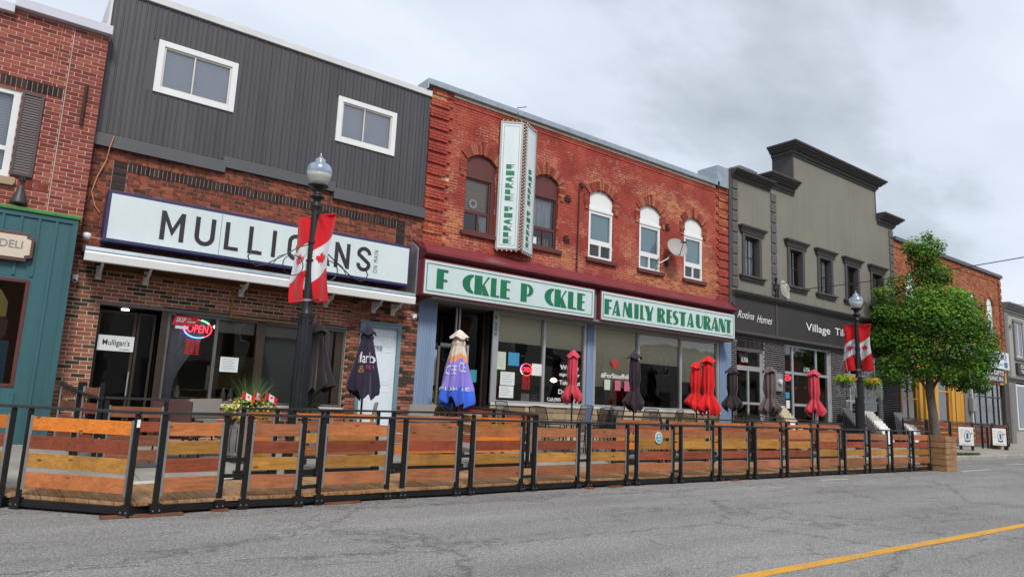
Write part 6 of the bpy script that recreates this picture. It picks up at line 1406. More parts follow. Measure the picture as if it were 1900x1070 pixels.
def banner(label, lamp, side, wav, rz=-90):
    """flag cloth hung between two arms; side is -1 or 1"""
    s = thing('flag_banner', label, 'flag', (0, 0, 0), 'Canadian flag banners on the two lamp posts'); W = .43; top, bot = 4.60, 2.98; H = top-bot
    def pt(u, z, o=0):   # u 0..1 outward
        x = side*(.07+u*W+ (-.10*(1-abs((z-bot)/H)) * (0 if side > 0 else 1)) * 0); t = (top-z)/H
        y = .05*math.sin(t*5+wav)*t+.035*math.sin(u*5+wav*2+t*3)+o
        return (x+.03*math.sin(t*6+wav), y, z)
    # diagonal band, rising to the right; rows follow the band edges exactly
    xl = lambda u: u if side > 0 else 1-u
    e1 = lambda u: top-H*(.42-.16*xl(u)); e2 = lambda u: top-H*(.78-.16*xl(u))
    for nm, fa, fb, mt in (('red_field', lambda u: top, e1, 'flag_red'), ('white_band', e1, e2, 'flag_white'), ('red_field', e2, lambda u: bot, 'flag_red')):
        m = MB(); m.smooth = True; n, k = 10, 10
        for j in range(k+1):
            for i in range(n+1): u = i/n; z = fa(u)+(fb(u)-fa(u))*j/k; m.v.append(pt(u, z))
        for j in range(k):
            for i in range(n): a = j*(n+1)+i; m.f.append((a, a+1, a+n+2, a+n+1)); m.a.append(.5); m.mi.append(0)
        obj(nm, m, mt, s, fix=False)
    m = MB(); P = leaf_tris(.5, (e1(.5)+e2(.5))/2-.01, .17)
    # fan triangulation from the leaf centre keeps the cloth curve
    c = (.5, (e1(.5)+e2(.5))/2-.01)
    for o in (-.006, .006):
        for a, b in zip(P, P[1:]+P[:1]):
            m.face([pt(.5+(c[0]-.5)/W, c[1], o), pt(.5+(a[0]-.5)/W, a[1], o), pt(.5+(b[0]-.5)/W, b[1], o)])
    obj('maple_leaf', m, 'flag_red', s, fix=False)
    m = MB()
    for z in (top+.01, bot): m.tube([pt(0, z), pt(1, z)], .016, 6)
    obj('sleeve', m, 'flag_red', s)
    s.location = lamp.location; s.rotation_euler = (0, 0, R(rz))
banner('Canadian flag banner on the left of the lamp post before the MULLIGANS sign', L1, -1, .6, -68)
banner('Canadian flag banner on the right of the lamp post before the MULLIGANS sign', L1, 1, 1.9, -68)
banner('Canadian flag banner on the left of the lamp post near the tree', L2, -1, .2)
banner('Canadian flag banner on the right of the lamp post near the tree', L2, 1, 2.6)
def rdir():
    z = rnd.uniform(-1, 1); t = rnd.uniform(0, 6.283); q = math.sqrt(1-z*z); return Vector((q*math.cos(t), q*math.sin(t), z))
def leaf(m, c, size, n=None, a=None, asp=.6):
    n = (n or rdir()).normalized(); u = n.cross(rdir()).normalized(); v = n.cross(u); c = Vector(c)
    p = [c-u*size*.5, c+v*size*asp*.5, c+u*size*.5, c-v*size*asp*.5]
    m.face(p, rnd.random() if a is None else a)
def cloud(m, c, r, n, size, shell_=.55, up=.3, asp=.6):
    c = Vector(c)
    for i in range(n):
        d = rdir(); q = (shell_+(1-shell_)*rnd.random()**.5); p = Vector((d.x*r[0]*q, d.y*r[1]*q, d.z*r[2]*q))+c
        nn = (d+rdir()*.9+Vector((0, 0, up))).normalized(); leaf(m, p, size*rnd.uniform(.6, 1.25), nn, asp=asp)
def basket(label, c, flower):
    s = thing('hanging_basket', label, 'hanging basket', c, 'hanging flower baskets on the lamp post near the tree'); x, y, z = c
    m = MB(); m.smooth = True; m.lathe((x, y, z-.18), [(.08, -.02), (.2, .03), (.26, .12), (.27, .18)], 20); obj('bowl', m, 'urn_dark', s)
    m = MB(); cloud(m, (x-.05, y, z+.10), (.42, .36, .17), 420, .10, .3, .6); obj('lime_foliage', m, 'lime_leaf', s, fix=False)
    m = MB()
    for i in range(60):
        t = rnd.uniform(0, 6.28); bx, by = x+.31*math.cos(t), y+.31*math.sin(t); L_ = rnd.uniform(.2, .55)
        for k in range(int(L_/.022)): leaf(m, (bx+.05*math.cos(t)*k*.1+rnd.uniform(-.03, .03), by+rnd.uniform(-.03, .03), z-.02-k*.022), .042)
    obj('trailing_foliage', m, 'silver_leaf', s, fix=False)
    m = MB(); cloud(m, (x+.12*flower, y-.1, z+.14), (.3, .25, .10), 90, .075, .5, .8, .9); obj('orange_flowers', m, 'orange_petal', s, fix=False)
    m = MB(); top = (x, y, z+1.0)
    for t in (0, 2.1, 4.2): m.tube([(x+.27*math.cos(t), y+.27*math.sin(t), z), top], .006, 5)
    m.tube([top, (x, y, z+1.12)], .012, 6); obj('chain', m, 'conduit', s)
basket('hanging flower basket left of the lamp post near the tree, lime foliage over silver trailers', (24.05, 12.6, 2.72), 1)
basket('hanging flower basket right of the lamp post near the tree, lime foliage and pink blooms', (25.95, 12.6, 2.72), -1)

# ================================================================ umbrellas
def umbrella(label, x, y, ztop, mats, style='waist', hem=1.75, rad=.2, lean=(0, 0), text=None, group='closed patio umbrellas', seed=0, nf=8):
    rr = random.Random(seed+11); zb = walk_z(x, y)
    s = thing('patio_umbrella', label, 'umbrella', (x, y, zb), group)
    ph = rr.uniform(0, 6.28); FA = [rr.uniform(.45, 1.5) for _ in range(nf)]
    def rad_at(t, z):
        h = (ztop-z)/(ztop-hem)
        if style == 'waist':
            prof = [(0, .05), (.06, .10), (.16, .42), (.2, .47), (.5, .48), (.64, .36), (.67, .35), (.8, .62), (.92, .85), (1.0, .72)]
        elif style == 'cone':
            prof = [(0, .12), (.05, .2), (.18, .50), (.2, .42), (.5, .72), (.8, .95), (.97, 1.0), (1.0, .95)]
        else: prof = [(0, .14), (.05, .2), (.15, .5), (.17, .44), (.4, .55), (.8, .85), (1, .95)]
        for (a, ra), (b, rb) in zip(prof, prof[1:]):
            if h <= b: r = ra+(rb-ra)*(h-a)/(b-a); break
        else: r = prof[-1][1]
        fold = .10+.26*max(0, h-.15)
        return rad*r*(1+fold*FA[int(((nf*t+ph)/6.2832)) % nf]*math.cos(nf*t+ph)+.5*fold*math.sin(3*t+ph*2+h*3)+.045*math.sin(13*t+5*h+ph)*min(1, h*2)+.03*math.sin(21*t-9*h+2*ph))
    def hem_z(t): return .06*math.cos(nf*t+ph)+.07*math.sin(2*t+ph)+.03*math.sin(5*t+2*ph)
    N, K = 72, 44
    def P(t, j):
        z = ztop+(hem+hem_z(t)-ztop)*(j/K) if j > K*.6 else ztop+(hem-ztop)*(j/K)
        if j > K*.6: f = (j/K-.6)/.4; z = ztop+(hem-ztop)*(j/K)+hem_z(t)*f*f
        r = rad_at(t, ztop+(hem-ztop)*(j/K)); h = (ztop-z)
        return (x+lean[0]*h+r*math.cos(t), y+lean[1]*h+r*math.sin(t), z)
    zones = mats if isinstance(mats, list) else [mats]
    m = MB(); m.smooth = True
    for j in range(K+1):
        for i in range(N): m.v.append(P(6.2832*i/N, j))
    for j in range(K):
        for i in range(N):
            a = j*N+i; b = j*N+(i+1) % N; m.f.append((a, b, b+N, a+N)); m.a.append(.5)
            f = (j+.5)/K+ (.03*math.sin(6.2832*i/N*3+ph) if len(zones) > 1 else 0); k = 0
            if len(zones) > 1:
                for q, (lim, _) in enumerate(zones):
                    k = q
                    if f < lim: break
            m.mi.append(k)
    obj('canopy', m, [z[1] for z in zones] if len(zones) > 1 or isinstance(zones[0], tuple) else zones, s, fix=False)
    # separate vent flap over the top
    m = MB(); m.smooth = True; hf = .20
    for j in range(7):
        for i in range(N):
            t = 6.2832*i/N; f = j/6; r = rad*(.06+.62*f**.8)*(1+.14*f*math.cos(nf*t+ph)); m.v.append((x+lean[0]*f*.2+r*math.cos(t), y+r*math.sin(t), ztop+.02-hf*f-.03*f*math.cos(4*t+ph)))
    for j in range(6):
        for i in range(N): a = j*N+i; b = j*N+(i+1) % N; m.f.append((a, b, b+N, a+N)); m.a.append(.5); m.mi.append(0)
    obj('vent_flap', m, zones[0][1] if isinstance(zones[0], tuple) else zones[0], s, fix=False)
    m = MB(); m.tube([(x, y, zb+.05), (x, y, ztop+.03)], .022, 10); obj('pole', m, 'cast_black', s)
    m = MB(); m.lathe((x, y, zb), [(.26, 0), (.26, .04), (.08, .08), (.04, .2)], 20); obj('base', m, 'urn_dark', s)
    if style == 'waist':
        m = MB(); z = ztop+(hem-ztop)*.655; m.tube([(x+lean[0]*(ztop-z)+rad*.40*math.cos(R(q)), y+rad*.40*math.sin(R(q)), z+.01*math.sin(R(q*2))) for q in range(0, 361, 20)], .012, 6); obj('tie', m, zones[0][1] if isinstance(zones[0], tuple) else zones[0], s)
    if text:
        # lettering printed on the cloth: wrapped round the folded canopy
        view = math.atan2(-y, -x)
        for (st, u0, u1, za, zb_, mt, rot) in text:
            t_ = MB()
            def wrap(u, z, o):
                th = view+u/(rad*.8); r = rad_at(th, z)+.016; h = ztop-z; return (x+lean[0]*h+r*math.cos(th), y+lean[1]*h+r*math.sin(th), z)
            add_text(t_, st, u0, u1, za, zb_, 0, .008, fn=wrap)
            bm = bmesh.new()
            obj('lettering', t_, mt, s, fix=False); bm.free()
    return s
umbrella('black closed umbrella just right of the lamp post before the MULLIGANS sign', 5.14, 13.2, 2.86, 'canvas_black', 'straight', 1.58, .30, seed=1)
umbrella('dark navy closed umbrella with white and pink lettering before the white 298 door', 6.26, 13.35, 2.94, 'canvas_navy', 'cone', 1.52, .27, lean=(.02, 0), text=[('darlo', -.17, .19, 2.16, 2.38, 'flag_white', 0), ('ngo', .02, .17, 2.0, 2.12, 'canvas_magenta', 0), ('&', -.12, -.02, 1.96, 2.1, 'ochre_trim', 0)], seed=2)
umbrella('closed umbrella shading from cream to purple and blue with white lettering', 8.55, 13.4, 3.06, [(.34, 'canvas_cream'), (.42, 'canvas_orange'), (.80, 'canvas_purple'), (1, 'canvas_blue')], 'cone', 1.42, .31, text=[('CREE', -.25, -.02, 2.06, 2.26, 'flag_white', 0), ('CRE', .04, .24, 2.12, 2.34, 'flag_white', 0), ('FROM THE', -.27, .27, 1.70, 1.78, 'flag_white', 0)], seed=3)
umbrella('pink closed umbrella before the restaurant window with the phone lettering', 11.95, 13.3, 2.88, 'canvas_pink', 'waist', 1.62, .235, seed=4)
umbrella('dark plum closed umbrella before the #ForStouffville window', 14.3, 13.4, 3.03, 'canvas_plum', 'waist', 1.48, .29, lean=(.02, 0), seed=5)
umbrella('shorter bright red closed umbrella, left of the taller red one', 17.1, 13.5, 2.95, 'canvas_red', 'waist', 1.60, .30, lean=(-.03, 0), seed=6)
umbrella('taller bright red closed umbrella, right of the shorter red one', 17.25, 13.2, 3.12, 'canvas_red', 'waist', 1.46, .34, seed=7)
umbrella('black closed umbrella before the right end blue pilaster', 18.7, 13.4, 2.90, 'canvas_black', 'waist', 1.62, .31, seed=8)
umbrella('taupe closed umbrella beside the utility meters of the black brick shop', 20.9, 13.5, 3.05, 'canvas_taupe', 'waist', 1.56, .36, seed=9)
umbrella('pink closed umbrella before the glass entrance of the tile shop', 23.6, 13.5, 3.12, 'canvas_pink', 'waist', 1.58, .34, seed=10)

# ================================================================ patio furniture
def mesh_chair():
    s = thing('patio_chair', '', 'chair', (0, 0, 0)); W, D, h = .28, .27, .48
    for sd in (-1, 1):
        m = MB(); m.tube([(sd*W, -D, 0), (sd*W, -D+.02, h), (sd*W, -D+.03, .66), (sd*W, D-.06, .68), (sd*W, D+.02, h+.2)], .013, 6); obj('front_leg', m, 'black_steel', s)
        m = MB(); m.tube([(sd*W, D+.1, 0), (sd*W, D, h), (sd*W*.98, D+.04, .78), (sd*W*.93, D+.14, 1.13)], .013, 6); obj('rear_leg', m, 'black_steel', s)
    m = MB(); m.tube([(-W*.93, D+.14, 1.13), (0, D+.16, 1.15), (W*.93, D+.14, 1.13)], .013, 6); m.tube([(-W, D-.02, h), (W, D-.02, h)], .011, 6); m.tube([(-W, -D+.02, h), (W, -D+.02, h)], .011, 6); obj('cross_rail', m, 'black_steel', s)
    m = MB(); m.face([(-W*.95, -D, h+.01), (W*.95, -D, h+.01), (W*.95, D-.02, h-.01), (-W*.95, D-.02, h-.01)]); obj('seat', m, 'mesh_sling', s, fix=False)
    m = MB(); m.face([(-W*.95, D, h+.03), (W*.95, D, h+.03), (W*.88, D+.14, 1.11), (-W*.88, D+.14, 1.11)]); obj('backrest', m, 'mesh_sling', s, fix=False)
    return s
def patio_table(w=.9, d=.9, mat='tableware_grey'):
    s = thing('patio_table', '', 'table', (0, 0, 0))
    m = MB(); m.box(-w/2, w/2, -d/2, d/2, .70, .725); obj('tabletop', m, mat, s, bevel=.008)
    for sx in (-1, 1):
        for sy in (-1, 1): m = MB(); m.tube([(sx*(w/2-.08), sy*(d/2-.08), 0), (sx*(w/2-.1), sy*(d/2-.1), .7)], .014, 6); obj('leg', m, 'black_steel', s)
    m = MB(); m.tube([(-w/2+.1, -d/2+.1, .6), (w/2-.1, d/2-.1, .25)], .009, 5); m.tube([(w/2-.1, -d/2+.1, .6), (-w/2+.1, d/2-.1, .25)], .009, 5); obj('cross_brace', m, 'black_steel', s)
    return s
ch = mesh_chair(); tb = patio_table()
TBL = [(11.8, 13.35, 'between the pink umbrella and the stone base'), (14.15, 13.4, 'under the dark plum umbrella'), (17.1, 13.35, 'under the two red umbrellas'), (18.75, 13.4, 'under the black umbrella by the right blue pilaster'), (20.9, 13.45, 'under the taupe umbrella'), (15.6, 13.1, 'between the plum and red umbrellas')]
for i, (x, y, lb) in enumerate(TBL):
    o = tb if i == 0 else dup(tb, (0, 0, 0), 0, '')
    o.location = (x, y, walk_z(x, y)); o['label'] = 'dark metal patio table '+lb; o['group'] = 'dark metal patio tables'
CH = [(10.6, 13.9, 20, 'standing alone at the left end of the stone base'), (11.05, 13.15, 100, 'left of the pink umbrella, its back towards the fence gap'), (12.55, 13.85, 190, 'against the stone base just right of the pink umbrella'), (12.6, 13.0, 250, 'right of the pink umbrella at the gap in the inner fence'),
      (12.95, 13.5, 265, 'second right of the pink umbrella, facing its table'), (13.3, 13.1, 85, 'left of the dark plum umbrella, nearest the inner fence'), (14.0, 14.1, 180, 'behind the dark plum umbrella against the stone base'), (14.95, 13.7, 270, 'right of the dark plum umbrella'),
      (15.0, 12.8, 10, 'between the plum and red umbrellas, back to the inner fence'), (16.0, 13.7, 200, 'left of the two red umbrellas against the stone base'), (16.35, 13.0, 95, 'just left of the shorter red umbrella'), (17.75, 13.75, 180, 'behind the taller red umbrella against the stone base'),
      (18.05, 12.9, 265, 'right of the taller red umbrella by the inner fence'), (19.3, 13.7, 200, 'right of the black umbrella by the right blue pilaster'), (20.2, 13.6, 90, 'left of the taupe umbrella before the 6306 door'), (19.6, 12.8, 0, 'beyond the black umbrella, back to the inner fence')]
for i, (x, y, a, lb) in enumerate(CH):
    o = ch if i == 0 else dup(ch, (0, 0, 0), 0, '')
    o.location = (x, y, walk_z(x, y)); o.rotation_euler = (0, 0, R(a)); o['label'] = 'black mesh patio chair '+lb; o['group'] = 'black mesh patio chairs'
def wicker_chair(label, x, y, a, mat, high=True, w=.30, H=1.02, arched=True):
    s = thing('wicker_chair', label, 'chair', (0, 0, 0)); m = MB()
    top = [(-w, H-.04), (-w*.5, H), (w*.5, H), (w, H-.05)] if arched else [(-w, H), (w, H-.02)]
    for sg in (0,):
        pf = [(-w*.92, .42), (w*.92, .42)]+[(q, z) for q, z in reversed(top)]
        n = len(pf); y0, y1 = .24, .30
        m.v = [(p, y0+(z-.42)*.18, z) for p, z in pf]+[(p, y1+(z-.42)*.18, z) for p, z in pf]
        m.f = [tuple(range(n)), tuple(range(n, 2*n))[::-1]]+[((k+1) % n, k, n+k, n+(k+1) % n) for k in range(n)]; m.a = [.5]*len(m.f); m.mi = [0]*len(m.f)
    obj('backrest', m, mat, s); m = MB(); m.box(-w, w, -.26, .26, .38, .43); obj('seat', m, mat, s, bevel=.01)
    for sx in (-1, 1):
        for sy in (-1, 1): m = MB(); m.tube([(sx*(w-.04), sy*.22, .4), (sx*(w+.0), sy*.27, 0)], .014, 6); obj('leg', m, 'cast_black', s)
        m = MB(); m.box(sx*w-.025, sx*w+.025, -.24, .28, .62, .66); m.box(sx*w-.02, sx*w+.02, -.24, -.2, .4, .63); obj('armrest', m, mat, s, bevel=.006)
    s.location = (x, y, walk_z(x, y)); s.rotation_euler = (0, 0, R(a))
wicker_chair('brown wicker chair with arched back before the leftmost restaurant window', 2.72, 12.75, 150, 'wicker_brown')
wicker_chair('pale grey wicker chair with square back beside the brown table and flower barrel', 3.15, 13.75, 200, 'wicker_grey', arched=False, H=.95)
wicker_chair('pale grey wicker chair below the blue corrugated pilaster', 7.75, 13.9, 185, 'wicker_grey', arched=False, w=.33, H=1.0)
wicker_chair('tan wicker chair standing against the white 298 door', 6.55, 14.1, 240, 'wicker_grey', arched=False, w=.2, H=.98)
def wt(label, x, y, w, d): o = patio_table(w, d, 'table_dark'); o.location = (x, y, walk_z(x, y)+.0); o['label'] = label; o['name_'] = ''; del o['name_']; return o
wt('dark brown patio table between the brown wicker chair and the flower barrel', 3.30, 12.95, .95, .75); wt('dark round-cornered table below the blue corrugated pilaster, beside the red flowers', 7.75, 13.05, .95, .8)

# ================================================================ planters
def flag_small(s, x, y, z, a):
    m = MB(); m.tube([(x, y, z-.3), (x+.02, y, z+.16)], .004, 5); obj('flag_stick', m, 'table_wood', s)
    c, d = math.cos(a), math.sin(a)
    for u0, u1, mt in ((0, .055, 'flag_red'), (.055, .145, 'flag_white'), (.145, .2, 'flag_red')):
        m = MB(); m.face([(x+.02+u0*c, y+u0*d, z+.15-u0*.5), (x+.02+u1*c, y+u1*d, z+.15-u1*.5), (x+.02+u1*c, y+u1*d, z+.03-u1*.5), (x+.02+u0*c, y+u0*d, z+.03-u0*.5)]); obj('flag_cloth', m, mt, s, fix=False)
    m = MB(); m.prism([(x+.12+p*.035, z+.045+q*.035) for p, q in LEAF], y-.004+.1*d, y-.003+.1*d); obj('maple_leaf', m, 'flag_red', s)
def flower_barrel(label, x, y, tall, flowers, r=.34, grassh=.75, flags=0, h=.62, mat='barrel_grey', foliage=(.42, .3, .16), ntuft=150):
    zb = walk_z(x, y); s = thing('flower_planter', label, 'planter', (x, y, zb)); z = zb+h
    for k in range(16):
        t0, t1 = 6.283*k/16+.02, 6.283*(k+1)/16-.02; m = MB(); n = 6
        for j in range(n+1):
            f = j/n; rr_ = r*(.86+.14*math.sin(f*3.14)); m.v += [(x+rr_*math.cos(t0), y+rr_*math.sin(t0), zb+h*f), (x+rr_*math.cos(t1), y+rr_*math.sin(t1), zb+h*f)]
        for j in range(n): m.f.append((2*j, 2*j+1, 2*j+3, 2*j+2)); m.a.append(rnd.random()); m.mi.append(0)
        obj('stave', m, mat, s, fix=False)
    for f in (.18, .82): m = MB(); m.lathe((x, y, zb+h*f), [(r*(.9+.1*math.sin(f*3.14)), -.025), (r*(.9+.1*math.sin(f*3.14)), .025)], 28); obj('hoop', m, 'conduit', s)
    m = MB(); m.lathe((x, y, z-.06), [(r*.84, 0), (r*.84, .02)], 24); obj('soil', m, 'bark', s)
    m = MB(); cloud(m, (x, y, z+foliage[2]*.6), (foliage[0], foliage[1], foliage[2]), 500, .06, .2, .5); obj('foliage', m, 'fern_leaf', s, fix=False)
    for mt, n in flowers:
        m = MB(); cloud(m, (x, y-.03, z+foliage[2]*.7), (foliage[0]*1.04, foliage[1]*1.1, foliage[2]*1.12), n, .05, .85, .2, 1.0); obj('flowers', m, mt, s, fix=False)
    if ntuft:
        m = MB()
        for i in range(ntuft):
            t = rnd.uniform(0, 6.28); sp = rnd.uniform(.05, .48)*grassh; H = grassh*rnd.uniform(.6, 1.05); w = .006
            P = [Vector((x+.07*math.cos(t)+sp*math.cos(t)*q*q, y+.07*math.sin(t)+sp*math.sin(t)*q*q, z+H*q*(1-.12*q))) for q in (0, .35, .7, 1)]; u = Vector((-math.sin(t+.8), math.cos(t+.8), 0))*w
            a = rnd.random()
            for k in range(3): f0, f1 = 1-k*.3, 1-(k+1)*.31; m.face([P[k]-u*f0, P[k]+u*f0, P[k+1]+u*f1, P[k+1]-u*f1], a)
        obj('ornamental_grass', m, 'grass_blade', s, fix=False)
    for i in range(flags): flag_small(s, x-.22+.2*i, y-.2, z+.33+.02*(i % 2), (-.3, .5, -.1)[i % 3])
    return s
flower_barrel('grey flower barrel with yellow and purple blooms, tall grass and small flags', 3.85, 12.75, 1, [('yellow_petal', 300), ('lime_leaf', 260), ('purple_petal', 120), ('orange_petal', 30)], flags=3, foliage=(.46, .36, .22), h=.72, grassh=.85, ntuft=260)
flower_barrel('grey barrel half hidden by the lamp post and black umbrella, white banded', 5.25, 13.75, 0, [('red_petal', 20)], r=.3, foliage=(.28, .25, .08), ntuft=0, h=.85)
flower_barrel('planter of red and white flowers with spiky grass below the purple umbrella', 8.35, 13.95, 0, [('red_petal', 170), ('white_petal', 120)], r=.42, grassh=.5, foliage=(.55, .35, .14), ntuft=60, h=.75)
flower_barrel('small planter with red blooms before the 6306 glass door', 19.95, 13.95, 0, [('red_petal', 70)], r=.25, grassh=.42, foliage=(.32, .25, .1), ntuft=40, h=.78)
flower_barrel('small spiky planter beside the base of the taupe umbrella', 21.35, 13.9, 0, [('white_petal', 20)], r=.22, grassh=.4, foliage=(.25, .2, .08), ntuft=50, h=.72)

# ================================================================ leaning slabs
ORD = ['rearmost', 'second', 'third', 'fourth', 'fifth', 'sixth', 'seventh', 'eighth', 'ninth', 'tenth']
def slabs(xb, n, mats, top, desc, w=.62, yb=14.72, dy=.13, dx=.08):
    """sheets standing on edge in a rack, leaning back to the wall, the lowest in front"""
    zb = walk_z(xb, 14.2); rack = thing('slab_rack', 'low black rack holding the '+desc, 'rack', (xb, 14.2, zb))
    m = MB(); ye = yb-dy*n-.1
    for x in (xb-.02-dx*n*.5, xb+w*.7-dx*n*.5): m.bar((x+dx*n*.5, yb, zb+.12), (x-dx*n*.5, ye, zb+.06), .04, .06)
    obj('frame', m, 'black_steel', rack)
    for i in range(n):
        h = top[0]+(top[1]-top[0])*i/(n-1); y = yb-.2-dy*i; x0 = xb-dx*i; m = MB(); th = .03; l = .20; x1 = x0+w+rnd.uniform(-.02, .02)
        m.extr_yz([(y, zb+.13), (y+th, zb+.13), (y+th+l, zb+.13+h), (y+l, zb+.13+h)], x0, x1)
        o = obj('stone_slab', m, mats[0] if i < n*mats[2] else mats[1], None, bevel=.004)
        tag(o, ('tallest, rearmost' if i == 0 else 'lowest, frontmost' if i == n-1 else ORD[i]+' from the back')+' of the '+desc, 'stone slab', 'the '+desc)
slabs(23.1, 9, ('slab_beige', 'slab_white', .7), (1.30, .62), 'beige and white slabs left of the tile shop door')
slabs(27.8, 8, ('slab_grey', 'slab_grey', 1), (1.36, .66), 'charcoal slabs behind the lamp post near the tree')
slabs(29.6, 8, ('slab_ash', 'slab_white', .5), (1.28, .62), 'ash grey slabs under the tile shop window', .75)
slabs(32.2, 8, ('slab_ash', 'slab_white', .3), (1.30, .60), 'dark and cream slabs by the last black brick pier', .75)

# ================================================================ sandwich boards
def aframe(label, X, Yc, Zc, back):
    s = thing('sandwich_board', label, 'sandwich board', (0, 0, 0)); x0, x1, y, z = -.36, .36, 0, 0; w = x1-x0
    m = MB(); m.box(x0+.05, x1-.05, y-.03, y, z+.2, z+1.02); obj('white_panel', m, 'slab_white', s, bevel=.02)
    for x in (x0+.08, x1-.16): m = MB(); m.box(x, x+.1, y-.028, y+.03, z, z+.2); obj('leg', m, 'black_steel', s)
    if back:
        for x in (x0, x1-.05): m = MB(); m.box(x, x+.06, y-.04, y+.02, z, z+1.05); obj('side_rail', m, 'black_steel', s)
        m = MB(); m.box(x0, x1, y-.04, y+.02, z+1.03, z+1.08); obj('top_bar', m, 'black_steel', s); m = MB(); m.face([(x0+.1, y+.45, z), (x1-.1, y+.45, z), (x1-.1, y+.02, z+1.0), (x0+.1, y+.02, z+1.0)]); obj('rear_board', m, 'ochre_trim', s)
    c = (x0+x1)/2+.05; m = MB(); m.tube([(c+.16*w*math.cos(R(q)), y-.034, z+.62+.26*math.sin(R(q))) for q in range(0, 361, 20)], .012, 5)
    m.box(c-.06*w, c+.06*w, y-.036, y-.031, z+.5, z+.76); m.box(c-.16*w, c+.16*w, y-.036, y-.031, z+.38, z+.44); m.box(c+.18*w, x1-.1, y-.036, y-.031, z+.72, z+.77)
    obj('emblem', m, 'text_blue', s); m = MB()
    for k in range(4): m.box(x0+.12, x0+.12+.2*w*(1-.1*k), y-.034, y-.031, z+.88-.1*k, z+.885-.1*k+.008)
    m.box(x0+.15, x1-.15, y-.034, y-.031, z+.26, z+.275); obj('fine_print', m, 'text_grey', s); s.location = (X, Yc, Zc); s.rotation_euler = (0, 0, R(-48))
aframe('white sandwich board with dark oval emblem nearest the tree on the right sidewalk', 36.0, 13.35, .30, False)
aframe('white sandwich board in a black frame, the right one of the pair on the sidewalk', 39.9, 13.35, .30, True)
m = MB(); m.tube([(39.0, 13.75, .33), (39.0, 13.75, 1.42)], .05, 8); m.tube([(39.5, 13.7, .33), (39.5, 13.7, 1.35)], .05, 8); m.tube([(39.0, 13.75, 1.4), (39.5, 13.7, 1.33)], .03, 6); tag(obj('railing_end', m, 'black_steel'), 'black railing end post between the two white sandwich boards', 'railing')

